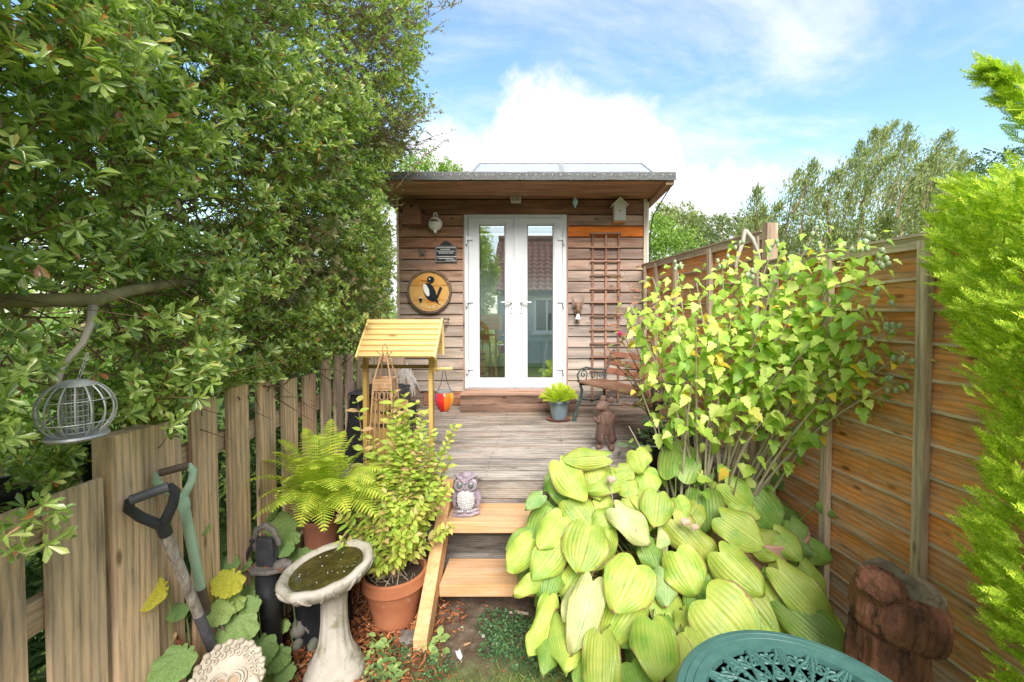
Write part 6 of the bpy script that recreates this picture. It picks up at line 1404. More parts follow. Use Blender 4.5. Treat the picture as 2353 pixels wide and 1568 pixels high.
for i in range(46):   # the lower storey of leaves
    px = random.uniform(1250, 1880); py = random.uniform(1050, 1500)
    if px < 1330 and py > 1380: continue
    k = 1.07; ang = math.atan2(py-1180, px-1560)+random.uniform(-.5, .5); ln = random.uniform(70, 110)
    B = P(px, py, HY(py)*k); T = P(px+ln*math.cos(ang), py+ln*abs(math.sin(ang))*.8+20, HY(py+40)*k); R = frames(np.array([list(T-B)]), np.array([[0, -.6, 1.]]))[0]
    o = link('leaf', hosta_leaf(200+i, .75, 22, 10, 3), ht, M4(R, tuple(B), (T-B).length)); o.color = (*cvar((.20, .34, .07), .2), 1)
for i in range(34):   # smaller leaves tucked between the big ones
    px = random.uniform(1230, 1900); py = random.uniform(1060, 1520); ang = math.atan2(py-1150, px-1540)+random.uniform(-.7, .7); ln = random.uniform(55, 85)
    if (px < 1330 and py > 1430) or (px < 1400 and py < 1180) or (px > 1700 and py < 1130): continue
    place_hosta(px, py, px+ln*math.cos(ang), py+ln*abs(math.sin(ang))*.7+22, ln*1.75, -.8+random.random()*2.2, random.choice([0, 0, 0, 1, 1, 2]), 400+i, ht)
b = MB()
for (px, py, qx, qy) in ((1392, 1095, 1412, 1155), (1585, 1110, 1578, 1150), (1640, 1075, 1636, 1125), (1460, 1215, 1478, 1255), (1370, 1300, 1352, 1325)):
    p0 = P(px, py, HY(py)*.95); p1 = P(qx, qy+20, HY(qy)*.99); b.tube([p0, (p0+p1)/2+rv(.01), p1], [.002, .003, .003], 5)
b.build('dry_flower_stalk', M['pale_twig'], ht)['kind'] = 'stuff'
for (px, py, s) in ((1405, 1102, .028), (1575, 1200, .03), (1596, 1212, .025)):
    MB().ell(P(px, py, HY(py)*.94), (s, s*.5, s*.7), 10, 6, None, lambda d: 1+.3*math.sin(d.x*8+d.z*6)).build('withered_flower', plain('withered', [(.42, .27, .17), (.62, .48, .38)], 20, .9, .5), ht, smooth=True)
pot(ht, (1.27, 2.60, .0), .18, .285, .53, M['pinkpot'], .08, .02)
t = thing('terracotta_pot', 'wide terracotta pot almost hidden under the front hosta leaves', 'pot', (.52, 2.28, 0)); pot(t, (.52, 2.42, 0), .13, .19, .34, M['terra'], .07, .018)
# ------------------------------------------------------------------ hibiscus
hb = thing('hibiscus_bush', 'tall yellow green hibiscus bush with seed pods in front of the right fence', 'bush', (1.15, 2.72, 0))
tips = [(1450, 700, 3.0), (1500, 640, 2.95), (1555, 610, 2.85), (1600, 650, 2.5), (1660, 600, 2.7), (1700, 560, 2.7), (1725, 620, 2.4), (1780, 560, 2.5), (1820, 610, 2.3), (1878, 522, 2.3), (1900, 565, 2.2), (1960, 560, 2.1), (2025, 590, 2.0), (2005, 545, 2.05), (2082, 805, 1.95), (2020, 680, 2.0), (1985, 765, 2.1),
        (2060, 875, 2.0), (1945, 890, 2.2), (1915, 960, 2.3), (1850, 1030, 2.4), (1830, 700, 2.2), (1750, 740, 2.25), (1650, 760, 2.3), (1560, 750, 2.45), (1485, 790, 2.7), (1465, 880, 2.8), (1505, 950, 2.65), (1590, 880, 2.35), (1700, 880, 2.25), (1790, 850, 2.2), (1820, 1060, 2.45), (1445, 980, 2.85), (1700, 1080, 2.35), (1475, 720, 2.9), (1530, 690, 2.7),
        (1600, 730, 2.3), (1860, 790, 2.15), (1940, 680, 2.1), (1770, 660, 2.3), (1690, 690, 2.4), (1630, 950, 2.4), (1550, 1000, 2.6), (1760, 960, 2.3), (1520, 860, 2.55), (1880, 860, 2.2), (1990, 820, 2.05), (2040, 760, 2.0)]
HLf = outline_leaf([(0, 0), (.08, -.01), (.30, .03), (.28, .11), (.42, .22), (.36, .28), (.40, .37), (.25, .43), (.24, .53), (.29, .61), (.20, .67), (.18, .78), (.09, .86), (0, 1.0)], .22, -.34)
nodes = []; pods = []
for (px, py, Yd) in tips:
    tip = P(px, py, Yd); b0 = Vector((1.06+random.uniform(-.16, .16)+.1*(px-1750)/300, 2.74+random.uniform(-.06, .06), .30)); 
    ct = Vector((b0.x*.55+tip.x*.45, b0.y*.6+tip.y*.4, b0.z+(tip.z-b0.z)*.62+.05))+rv(.03); N_ = 10
    pts = [b0*(1-u)**2+ct*2*u*(1-u)+tip*u*u for u in np.linspace(0, 1, N_)]
    MB().tube(pts, [.0095*(1-.8*u)+.0008 for u in np.linspace(0, 1, N_)], 7).build('stem', M['pale_twig'], hb, smooth=True)
    L_ = sum((pts[i+1]-pts[i]).length for i in range(N_-1)); n = int(L_*.64/.018)
    for j in range(n):
        u = .36+.64*j/max(1, n-1); i = min(N_-2, int(u*(N_-1))); p = pts[i].lerp(pts[i+1], u*(N_-1)-i); a = j*2.4+random.uniform(-.4, .4)
        d = Vector((math.cos(a), math.sin(a)*.8-.15, random.uniform(-1.2, .3))); q = p+Vector((d.x, d.y, abs(d.z)*.2)).normalized()*random.uniform(.02, .11)
        if random.random() < (.88 if q.z < 1.08 else .62 if q.z < 1.32 else .25 if q.z < 1.5 else 0): continue
        nodes.append((q, d, Vector((d.x*.3, -.7, .9))+rv(.5), random.uniform(.6, 1.2)*(1 if u < .93 else .65)))
    if py < 640 or px > 1980:
        for q in range(random.randint(3, 7)): pods.append(tip+Vector((random.uniform(-.035, .035), random.uniform(-.03, .03), random.uniform(-.05, .03))))
leafy(hb, nodes, HLf, M['hibi'], .078, 300)
podm = plain('green_seed_pods', [(.30, .38, .20), (.44, .50, .32)], 30, .7, .2, .001)
for p in pods:
    MB().ell(p, (.011, .011, .016), 10, 7, Matrix.Rotation(random.uniform(-.6, .6), 3, 'X')).build('seed_pod', podm, hb, smooth=True)
# ------------------------------------------------------------------ golden conifer
def spray():
    v = []; f = []
    def strip(p0, p1, w_):
        p0 = np.array(p0, float); p1 = np.array(p1, float); d = p1-p0; n_ = np.array([-d[1], d[0], 0]); n_ /= max(np.linalg.norm(n_), 1e-6); b = len(v)
        v.extend([p0-n_*w_, p0+n_*w_, p1]); f.append((b, b+2, b+1))
    strip((0, 0, 0), (0, 1, -.05), .018)
    for i in range(9):
        y = .1+.85*i/9; l = .36*(1-.75*i/9)
        for s in (-1, 1):
            e = (s*l*.62, y+l*.8, .05*math.sin(i*2+s)); strip((0, y, 0), e, .030)
            if l > .16: strip((s*l*.3, y+l*.38, .02), (s*l*.62+s*.02, y+l*.35, .03), .02); strip((s*l*.3, y+l*.38, .0), (s*l*.22, y+l*.95, .0), .02)
    return np.array(v), np.array(f)
SPR = spray()
def to_px(p):
    p = np.asarray(p, float); d = p-np.array([0, 0, CH]); f_ = d[:, 1]*_c-d[:, 2]*_s; u_ = d[:, 1]*_s+d[:, 2]*_c
    f_ = np.where(np.abs(f_) < 1e-3, 1e-3, f_); return PX+1000*d[:, 0]/f_, PY-1000*u_/f_, f_
def conifer():
    t = thing('golden_conifer', 'feathery golden green conifer filling the right edge beside the fence', 'conifer', (1.66, 1.35, 0))
    n = 15000; th = rng.uniform(0, 2*PI, n); z = rng.uniform(.0, 2.42, n); rad = rng.uniform(.45, 1.0, n)**.6
    k = 1-.25*np.clip((z-1.7)/.8, 0, 1)+.10*np.sin(z*9+th*3)+.08*np.sin(th*5+z*17)
    pos = np.stack([1.66+.36*rad*k*np.cos(th), 1.22+.52*rad*k*np.sin(th), z], -1)
    px, py, f_ = to_px(pos); lim = np.interp(py, [330, 400, 470, 600, 700, 800, 900, 1000, 1100, 1250, 1350, 1568], [2235, 2190, 2155, 2170, 2210, 2275, 2300, 2330, 2320, 2290, 2310, 2340])
    lim = lim-25; ok = (f_ < .05) | ((px > lim+rng.normal(0, 14, n)) & (py > 415+(2353-px)*.12+rng.normal(0, 10, n)) & (f_ > .55)); ok &= (f_ > .4) | (pos[:, 1] < -0.2); pos = pos[ok]; th = th[ok]
    out = np.stack([np.cos(th), np.sin(th), np.full(len(th), .75)], -1)+rng.normal(0, .35, (len(th), 3))
    # clustered tufts
    br = []
    path = [P(2460, 330, 1.30), P(2380, 260, 1.33), P(2325, 200, 1.36), P(2285, 165, 1.38)]
    for i in range(260):
        u = rng.uniform(0, 2.999); i0 = int(u); p = path[i0].lerp(path[i0+1], u-i0); br.append(list(p+rv(.05-.010*u)))
    pos = np.vstack([pos, np.array(br)]); o2 = np.tile(np.array([[-.75, .1, .45]]), (len(br), 1))+rng.normal(0, .3, (len(br), 3)); out = np.vstack([out, o2])
    nrm_ = rng.normal(0, 1, (len(pos), 3))+np.array([[0, -.6, .6]]); R = frames(out, nrm_); sc = rng.uniform(.055, .115, len(pos)); sc[-len(br):] *= .8
    MB().tube([(1.7, 1.25, 0), (1.68, 1.25, 1.2), (1.70, 1.28, 2.35)], [.05, .035, .01], 8).build('trunk', M['bark'], t, smooth=True)
    MB().tube(path, [.012, .009, .006, .003], 6).build('branch', M['twig'], t, smooth=True)
    d = np.linalg.norm(pos-np.array([0, 0, CH]), axis=1); px, py, f_ = to_px(pos); vis = (f_ > .3) & (px < 2360) & (py > 0) & (py < 1570); order = np.argsort(np.where(vis, d, 99)); big = order[:300]; rest = order[300:]
    me = arr_mesh('spray', SPR[0], SPR[1], M['conifer'])
    for i in big: link('spray', me, t, M4(R[i], tuple(pos[i]), float(sc[i])))
    V, F = cloud(SPR[0], SPR[1], pos[rest], R[rest], sc[rest]); V = V-np.array([1.66, 1.35, 0]); o = link('foliage', arr_mesh('foliage', V, F, M['conifer']), t, WM[t.name]); o['kind'] = 'stuff'
conifer()
# ------------------------------------------------------------------ the big evergreen over the left fence
def vnoise(x, y, s):  # cheap smooth noise
    return (np.sin(x*s+1.3*np.sin(y*s*.9+.5))+np.sin(y*s*1.3+1.7*np.sin(x*s*.7+2.1)))*.5
def evergreen():
    t = thing('evergreen_tree', 'huge glossy evergreen tree leaning over the picket fence', 'tree', (-2.0, 1.9, 0))
    nc = 5000; n = nc*9; Yc = rng.uniform(-.6, 5.0, nc); Zc = np.where(rng.random(nc) < .5, rng.uniform(1.05, 3.3, nc), rng.uniform(1.05, 5.9, nc)); cid = np.repeat(np.arange(nc), 9)
    sp_ = rng.normal(0, 1, (n, 3))*np.array([.055, .075, .045]); Y = Yc[cid]+sp_[:, 1]; Z = Zc[cid]+sp_[:, 2]+.35*sp_[:, 1]; cax = norm(np.tile(np.array([[.80, -.25, .65]]), (nc, 1))+rng.normal(0, .45, (nc, 3)))
    dep = (rng.random(nc)**1.4*.60)[cid]+sp_[:, 0]
    Xs = -1.22+.14*vnoise(Y, Z, 2.4)+.11*vnoise(Y, Z, 6.1)+.06*vnoise(Y, Z, 13)+.28*np.clip((Y-2.8)/1.6, 0, 1)*np.clip((Z-2.2)/1.5, 0, 1)-.10*np.clip((2.2-Z)/1.0, 0, 1)
    holes = vnoise(Y+3, Z+1, 3.1)*.6+vnoise(Y, Z, 7.7)*.4; X = Xs-dep
    pos = np.stack([X, Y, Z], -1); px, py, f_ = to_px(pos)
    jit = rng.normal(0, 12, n)
    right = np.interp(py, [0, 100, 200, 260, 330, 400, 450, 560, 650, 720, 760, 800], [985, 965, 955, 985, 940, 880, 870, 885, 890, 880, 815, 785])
    bot = np.interp(px, [-400, 0, 100, 140, 170, 230, 300, 400, 460, 600, 700, 800, 870, 930], [1600, 1290, 1275, 1255, 1100, 1015, 990, 985, 930, 870, 850, 800, 735, 700])
    ok = (f_ > .30) & (px < right+jit) & (py < bot+jit) | (f_ < .1) & (Y < -.0)
    ok &= ~((px > 40) & (px < 300) & (py > 855) & (py < 1040) & (f_ < 1.42))
    ok &= ~((px > -50) & (px < 480) & (np.abs(py-(705-.10*px)) < 42) & (f_ < 1.75))
    ok &= ~((px > -50) & (px < 420) & (py > 735) & (py < 850) & (rng.random(n) < .70))
    ok &= (holes < .52) | (dep > .34) | (rng.random(n) < .2)
    ok &= (f_ > .88) | (px < -60)
    ok &= ~((X < -1.44) & (X > -1.62) & (Z < 1.44))
    pos = pos[ok]; f_ = f_[ok]; px = px[ok]; py = py[ok]; m = len(pos)
    axis = cax[cid[ok]]+rng.normal(0, .25, (m, 3)); axis = norm(axis)
    def ros(pos, axis, k, size, tmpl, spread=.98, stem=.016):
        m = len(pos); P_ = np.repeat(pos, k, 0); A = np.repeat(axis, k, 0); r_ = rdir(m*k); s_ = norm(np.cross(A, r_)); ang_ = rng.uniform(.42, spread, m*k)[:, None]*1.3
        d = A*np.cos(ang_)+s_*np.sin(ang_)-np.array([[0, 0, .10]]); nrm_ = A*1.0+rng.normal(0, .25, (m*k, 3)); P2 = P_-A*rng.uniform(0, stem, (m*k, 1))
        return P2, frames(d, nrm_), size*rng.uniform(.7, 1.25, m*k)
    near = (f_ < 2.3) & (f_ > 0); org = np.array([-2.0, 1.9, 0])
    T8 = leaf8(.30, .36, .78, .50, 1.0, .05, -.08); T4 = leaf4(.36, .06)
    a = ros(pos[near], axis[near], 10, .041, T8); 
    d = np.linalg.norm(a[0]-np.array([0, 0, CH]), axis=1); qx, qy, qf = to_px(a[0]); vis = (qx > 0) & (qy > 0) & (qf > .2); order = np.argsort(np.where(vis, d, 99)); me = arr_mesh('leaf', T8[0], T8[1], M['hedge'])
    for i in order[:300]: link('leaf', me, t, M4(a[1][i], tuple(a[0][i]), float(a[2][i])))
    r = order[300:]; V, F = cloud(T8[0], T8[1], a[0][r], a[1][r], a[2][r]); o = link('foliage', arr_mesh('foliage', V-org, F, M['hedge']), t, WM[t.name]); o['kind'] = 'stuff'
    brn = (vnoise(pos[:, 1]+5, pos[:, 2]+2, 2.9)*.6+vnoise(pos[:, 1], pos[:, 2]+4, 8.3)*.5) > .46
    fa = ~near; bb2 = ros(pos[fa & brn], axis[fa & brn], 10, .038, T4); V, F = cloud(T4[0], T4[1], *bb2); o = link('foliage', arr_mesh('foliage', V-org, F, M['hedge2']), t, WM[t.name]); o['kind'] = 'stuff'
    a = ros(pos[fa & ~brn], axis[fa & ~brn], 11, .037, T4); V, F = cloud(T4[0], T4[1], *a); o = link('foliage', arr_mesh('foliage', V-org, F, M['hedge']), t, WM[t.name]); o['kind'] = 'stuff'
    # inner leaves and brown dead sprays
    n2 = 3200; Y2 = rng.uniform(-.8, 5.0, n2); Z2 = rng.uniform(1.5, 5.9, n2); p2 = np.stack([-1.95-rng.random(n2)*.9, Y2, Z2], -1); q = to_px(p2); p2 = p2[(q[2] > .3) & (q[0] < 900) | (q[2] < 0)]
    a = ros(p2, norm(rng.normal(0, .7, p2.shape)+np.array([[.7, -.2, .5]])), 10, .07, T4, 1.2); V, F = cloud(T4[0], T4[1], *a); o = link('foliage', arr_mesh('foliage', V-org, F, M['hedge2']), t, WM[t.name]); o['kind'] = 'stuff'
    # twigs running in from the leaf tufts
    sel = rng.choice(m, 2600, replace=False); b = MB(); vs = []; fs = []
    for i in sel:
        p = pos[i]; q = p-axis[i]*rng.uniform(.10, .24)+rng.normal(0, .03, 3)-np.array([.08, 0, -.02]); w_ = .0022
        k = len(vs); dd = norm((q-p)[None])[0]; s1 = norm(np.cross(dd, [0, .3, 1])[None])[0]*w_; s2 = np.cross(dd, s1)
        for e, g in ((p, .5), (q, 1.3)): vs += [e+s1*g, e-s1*.5*g+s2*.87*g, e-s1*.5*g-s2*.87*g]
        fs += [(k, k+1, k+4, k+3), (k+1, k+2, k+5, k+4), (k+2, k, k+3, k+5)]
    for i in range(4200):  # tangle of bare brown twigs
        Yt = rng.uniform(.7, 4.6); Zt = rng.uniform(1.3, 5.0); p = np.array([-1.42-rng.random()*.45, Yt, Zt]); qx = PX+1000*p[0]/Yt
        if qx > 850 or (qx < 300 and Zt < 1.5): continue
        q = p+norm(rng.normal(0, 1, (1, 3))+np.array([[.3, .5, .4]]))[0]*rng.uniform(.15, .45); k = len(vs); dd = norm((q-p)[None])[0]; s1 = norm(np.cross(dd, [0, .3, 1])[None])[0]*.003; s2 = np.cross(dd, s1)
        for e, g in ((p, 1.3), (q, .4)): vs += [e+s1*g, e-s1*.5*g+s2*.87*g, e-s1*.5*g-s2*.87*g]
        fs += [(k, k+1, k+4, k+3), (k+1, k+2, k+5, k+4), (k+2, k, k+3, k+5)]
    o = link('twigs', arr_mesh('twigs', np.array(vs)-org, fs, M['twig']), t, WM[t.name]); o['kind'] = 'stuff'
    # airy outer sprays at the right hand edge, dull small leaves
    vs = []; fs = []; lp = []; ld = []
    ends = [(1040, 15), (1020, 60), (985, 110), (975, 150), (965, 200), (1000, 215), (1010, 245), (1045, 300), (1030, 320), (1000, 335), (985, 350), (960, 300), (975, 270), (950, 380), (930, 395), (1000, 275), (960, 60), (940, 120), (1055, 5), (1000, 30), (955, 240), (905, 440), (925, 455), (1020, 260)]
    for (ex, ey) in ends+[(rng.uniform(870, 960), rng.uniform(0, 370)) for _ in range(120)]:
        Yd = rng.uniform(3.6, 4.35); e = np.array(P(ex, ey, Yd)); s0 = e+np.array([-rng.uniform(.35, .75), rng.uniform(-.3, .2), -rng.uniform(.1, .5)]); ct = (e+s0)/2+np.array([0, 0, .08])
        pts = [s0*(1-u)**2+ct*2*u*(1-u)+e*u*u for u in np.linspace(0, 1, 8)]; br = [pts]
        for q in range(7):
            u = rng.uniform(.3, .95); p = s0*(1-u)**2+ct*2*u*(1-u)+e*u*u; dd = norm((rng.normal(0, 1, 3)+np.array([.7, 0, .3]))[None])[0]*rng.uniform(.05, .16); br.append([p, p+dd*.5+rng.normal(0, .008, 3), p+dd])
        for pts_ in br:
            for i in range(len(pts_)-1):
                k = len(vs); dd = norm((pts_[i+1]-pts_[i])[None])[0]; s1 = norm(np.cross(dd, [.1, 1, .3])[None])[0]*.0030*(1-.6*i/len(pts_)); s2 = np.cross(dd, s1)
                for e2 in (pts_[i], pts_[i+1]): vs += [e2+s1, e2-s1*.5+s2*.87, e2-s1*.5-s2*.87]
                fs += [(k, k+1, k+4, k+3), (k+1, k+2, k+5, k+4), (k+2, k, k+3, k+5)]
                for _ in range(3 if len(pts_) > 3 else 4):
                    u = rng.random(); lp.append(pts_[i]*(1-u)+pts_[i+1]*u); ld.append(dd*.7+rng.normal(0, .55, 3))
    o = link('outer_twigs', arr_mesh('outer_twigs', np.array(vs)-org, fs, M['twig']), t, WM[t.name]); o['kind'] = 'stuff'
    lp = np.array(lp); ld = np.array(ld); V, F = cloud(T4[0], T4[1], lp, frames(ld, rng.normal(0, 1, lp.shape)), rng.uniform(.020, .038, len(lp))); o = link('outer_leaves', arr_mesh('outer_leaves', V-org, F, M['hedge2']), t, WM[t.name]); o['kind'] = 'stuff'
    # trunk and limbs
    MB().tube([(-2.35, 2.6, 0), (-2.3, 2.5, .9), (-2.15, 2.3, 1.6), (-1.9, 2.0, 2.3), (-1.8, 1.9, 3.4), (-1.9, 2.2, 4.6)], [.11, .09, .08, .06, .045, .02], 12).build('trunk', M['bark'], t, smooth=True)
    MB().tube([P(-120, 700, 1.15), P(0, 692, 1.2), P(120, 690, 1.28), P(215, 690, 1.35), P(300, 668, 1.48), P(390, 652, 1.68), P(520, 640, 2.1), (-1.7, 2.3, 1.9)], [.020, .021, .020, .022, .019, .018, .02, .03], 12).build('branch', M['bark'], t, smooth=True)
    MB().tube([P(213, 700, 1.35), P(208, 745, 1.30), P(190, 790, 1.26), P(160, 822, 1.22), P(140, 850, 1.20), P(133, 888, 1.19)], [.013, .010, .009, .008, .008, .005], 8).build('branch', M['pale_twig'], t, smooth=True)
    for (a_, b2) in (((-2.1, 2.3, 1.6), (-1.5, 3.8, 2.6)), ((-2.0, 2.1, 2.2), (-1.5, 1.0, 2.9)), ((-1.9, 2.0, 2.6), (-1.45, 3.0, 3.9)), ((-2.1, 2.3, 1.6), (-1.6, 2.9, 1.8)), ((-2.0, 2.2, 1.9), (-1.6, 4.2, 3.4)), ((-1.85, 1.9, 3.2), (-1.4, 1.4, 4.2))):
        a_ = Vector(a_); b2 = Vector(b2); MB().tube([a_, a_.lerp(b2, .35)+rv(.08), a_.lerp(b2, .7)+rv(.08), b2], [.035, .026, .018, .008], 8).build('branch', M['bark'], t, smooth=True)
evergreen()
# ------------------------------------------------------------------ trees and hedges beyond the garden
def tree(label, base, height, blobs, mat, n, leaf=.10, cat='tree', trunk_r=.16, limbs=True, up=.0, tm=None, name='leafy_tree', skew=None):
    base = Vector(base); t = thing(name, label, cat, tuple(base)); org = np.array(base)
    tm = tm or leaf4(.5, .08); allp = []; alln = []
    tot = sum(r[0]*r[2] for c, r in blobs)
    for c, r in blobs:
        k = int(n*r[0]*r[2]/tot); d = rdir(k); rad = (.55+.45*rng.random(k)**.5)*(1+.14*np.sin(d[:, 0]*7+c[0])+.12*np.sin(d[:, 2]*9+c[2]*3)+.10*np.sin(d[:, 1]*11+d[:, 0]*5)); p = d*rad[:, None]*np.array(r)+np.array(c)
        # clump the leaves
        cl = p[rng.integers(0, max(1, k), max(3, k//28))]; idx = rng.integers(0, len(cl), k); p = np.where((rng.random(k) < .72)[:, None], cl[idx]+rng.normal(0, 1, (k, 3))*np.array(r)*.075, p)
        allp.append(p); alln.append(d)
    p = np.vstack(allp); d = np.vstack(alln)+rng.normal(0, .8, p.shape); d[:, 2] += up
    V, F = cloud(tm[0], tm[1], p, frames(d, rng.normal(0, 1, p.shape)), leaf*rng.uniform(.6, 1.3, len(p)))
    o = link('crown', arr_mesh('crown', V-org, F, mat), t, WM[t.name])
    top = Vector(blobs[0][0]); MB().tube([base, base.lerp(top, .5)+rv(.15), top], [trunk_r, trunk_r*.7, trunk_r*.25], 8).build('trunk', M['bark'], t, smooth=True)
    if limbs:
        for c, r in blobs[1:]: 
            a = base.lerp(top, .55); MB().tube([a, a.lerp(Vector(c), .5)+rv(.12), Vector(c)], [trunk_r*.45, trunk_r*.3, trunk_r*.1], 6).build('branch', M['bark'], t, smooth=True)
    return t
lightg = leafmat('light_green_foliage', [(.0, (.14, .26, .045)), (.6, (.24, .38, .07)), (1, (.36, .48, .12))], .6, .3, .2)
olive = leafmat('olive_foliage', [(.0, (.15, .21, .07)), (.6, (.27, .33, .12)), (1, (.42, .44, .2))], .6, .3, .2)
dull = leafmat('dull_green_foliage', [(.0, (.13, .19, .08)), (.6, (.22, .28, .12)), (1, (.35, .38, .2))], .6, .25, .2)
darkg = leafmat('dark_green_foliage', [(.0, (.05, .11, .04)), (.6, (.10, .18, .07)), (1, (.2, .28, .11))], .6, .2, .2)
def B(px, py, Yd, rx, rz=None, ry=None): return (tuple(P(px, py, Yd)), (rx, ry or rx, rz or rx))
tree('light green rounded tree just right of the summerhouse wall', (4.0, 14, 0), 5, [B(1545, 590, 14, 1.0, 1.1), B(1515, 540, 14, .55), B(1580, 630, 14, .7), B(1500, 600, 14, .7)], lightg, 9000, .10)
tree('olive tinted oak behind the light green tree', (7, 21, 0), 7, [B(1562, 525, 21, 1.2, 1.0), B(1530, 500, 21, .6), B(1600, 550, 21, .8)], olive, 7000, .15)
tree('grey green cedar with a dead limb beside the oak', (7.2, 16, 0), 6, [B(1680, 550, 16, 1.2, .9), B(1640, 570, 16, .7), B(1720, 545, 16, .8), B(1650, 520, 16.5, .5), B(1745, 580, 15, 1.0), B(1600, 620, 15, .8)], dull, 9000, .12)
b = MB(); p0 = P(1720, 600, 15)
for k in range(12): q = p0+Vector((random.uniform(-.9, .5), random.uniform(-.3, .3), random.uniform(.2, 1.5))); b.tube([p0, p0.lerp(q, .5)+rv(.15), q], [.05, .03, .012], 5)
tag(b.build('dead_branch', M['white'], None), 'bleached bare dead branches between the far trees', 'branch')['kind'] = 'stuff'
# willow-like open tree with long feathery shoots
def feathery(label, base, shoots, mat, Yc, nl, leaf, name='willow_tree', trunk=True, w_=.26):
    base = Vector(base); t = thing(name, label, 'tree', tuple(base)); org = np.array(base); lp = []; ld = []; b = MB(); tm = leaf4(w_, .05)
    for (sx, sy, ex, ey, dy) in shoots:
        Yd = Yc+rng.uniform(-.8, .8); s0 = P(sx, sy, Yd); e = P(ex, ey, Yd+dy); ct = (s0+e)/2+Vector((random.uniform(-.2, .2), 0, random.uniform(.0, .3))); pts = [s0*(1-u)**2+ct*2*u*(1-u)+e*u*u for u in np.linspace(0, 1, 9)]
        b.tube(pts, [.020*(1-.85*i/8) for i in range(9)], 5)
        for _ in range(nl):
            u = rng.random()**.8; i = min(7, int(u*8)); p = pts[i].lerp(pts[i+1], u*8-i); ax = (pts[i+1]-pts[i]).normalized(); off = rng.normal(0, 1, 3)*.24*(1.10-u); lp.append(np.array(p)+off); ld.append(np.array(ax)*1.2+rng.normal(0, .5, 3))
    o = b.build('branch', M['twig'], t); o['kind'] = 'stuff'
    lp = np.array(lp); ld = np.array(ld); V, F = cloud(tm[0], tm[1], lp, frames(ld, rng.normal(0, 1, lp.shape)), leaf*rng.uniform(.6, 1.3, len(lp))); link('crown', arr_mesh('crown', V-org, F, mat), t, WM[t.name])
    MB().tube([base, base+Vector((0, 0, 1.6)), P(shoots[0][0], shoots[0][1]+30, Yc)], [.16, .12, .06], 8).build('trunk', M['bark'], t, smooth=True)
sh_ = []
for (ex, ey) in ((1740, 435), (1755, 480), (1790, 470), (1835, 395), (1850, 420), (1870, 375), (1880, 440), (1925, 400), (1960, 370), (1975, 330), (1990, 350), (2010, 300), (2035, 300), (2060, 282), (2085, 290), (2075, 330), (2050, 360), (2100, 330), (2120, 380), (2180, 310), (2150, 350), (2190, 345), (2215, 350), (2230, 370), (1830, 470), (1900, 470), (1950, 450), (2000, 420), (2050, 430), (2100, 420), (2150, 420), (1800, 520), (1860, 520), (1920, 520), (1980, 500), (2040, 500), (1770, 540), (2200, 400), (1700, 520), (1690, 560)):
    sh_.append((ex+random.uniform(-60, -10)-.10*(ex-1900), ey+random.uniform(110, 190), ex, ey, random.uniform(-.3, .3)))
feathery('tall open willow with long feathery shoots above the right fence', (6.2, 9, 0), sh_, olive, 9, 760, .085)
tree('olive shrubby tree mass behind the right fence under the willow', (7, 10.2, 0), 5, [B(1950, 600, 10, 1.2, .9), B(1850, 590, 10, 1.0, .7), B(2060, 570, 10, 1.1, .9), B(1780, 610, 10, .8, .6), B(2150, 530, 10, 1.2, 1.0)], olive, 11000, .09)
tree('dark conifer standing behind the willow at the right', (9.5, 11.5, 0), 6, [B(2110, 500, 11.5, .9, 1.1), B(2150, 440, 11.5, .7, .8), B(2060, 560, 11.5, .9, .7), B(2230, 450, 11.5, 1.0, 1.0), B(2330, 420, 11.5, 1.2, 1.0)], darkg, 8000, .10)
tree('green treetop showing over the left end of the summerhouse roof', (-3.5, 15, 0), 7, [B(1000, 415, 15, .9, .8), B(960, 400, 15, .6, .6), B(1040, 410, 15, .55, .45), B(930, 440, 15, 1.0, .8)], lightg, 7000, .11)
b = MB()
p0 = P(1135, 400, 9)
# left: neighbour's garden behind the picket fence
tree('clipped green hedge across the neighbouring lawn', (-6.5, 5, 0), 2.6, [((-6.5, 5, 1.2), (.9, 1.5, 1.4)), ((-6.5, 7.5, 1.2), (.9, 1.8, 1.4)), ((-6.5, 2.5, 1.2), (.9, 1.8, 1.4)), ((-6.5, 0, 1.2), (.9, 1.8, 1.4)), ((-6.5, 10.5, 1.2), (.9, 1.8, 1.5)), ((-5.2, 12.5, 1.2), (1.8, .9, 1.5))], lightg, 16000, .10, 'hedge', .05, False, name='garden_hedge')
tree('big pale green tree in the neighbouring garden behind the evergreen', (-4.6, 3.5, 0), 4, [((-4.6, 3.5, 2.2), (1.2, 1.5, 1.3)), ((-4.4, 1.2, 2.0), (1.1, 1.4, 1.2)), ((-4.3, -.8, 2.0), (1.0, 1.3, 1.2)), ((-4.8, 6.0, 2.2), (1.2, 1.6, 1.3))], lightg, 16000, .075)
tree('dark dense shrub under the evergreen behind the gate', (-2.1, 1.2, 0), 1.2, [((-2.0, 1.3, .6), (.32, .6, .55)), ((-2.0, .8, .55), (.32, .5, .5)), ((-2.1, 2.1, .55), (.38, .5, .5))], darkg, 7000, .06, 'shrub', .02, False, name='shrub', tm=leaf8(.42, .38, .7, .8, .9, .05, -.08))
tree('dark bushes at the foot of the evergreen behind the picket fence', (-2.4, 3.4, 0), 1.2, [((-2.4, 3.4, .55), (.5, .9, .55)), ((-2.5, 4.6, .7), (.5, .8, .7))], darkg, 7000, .06, 'shrub', .02, False, name='shrub')
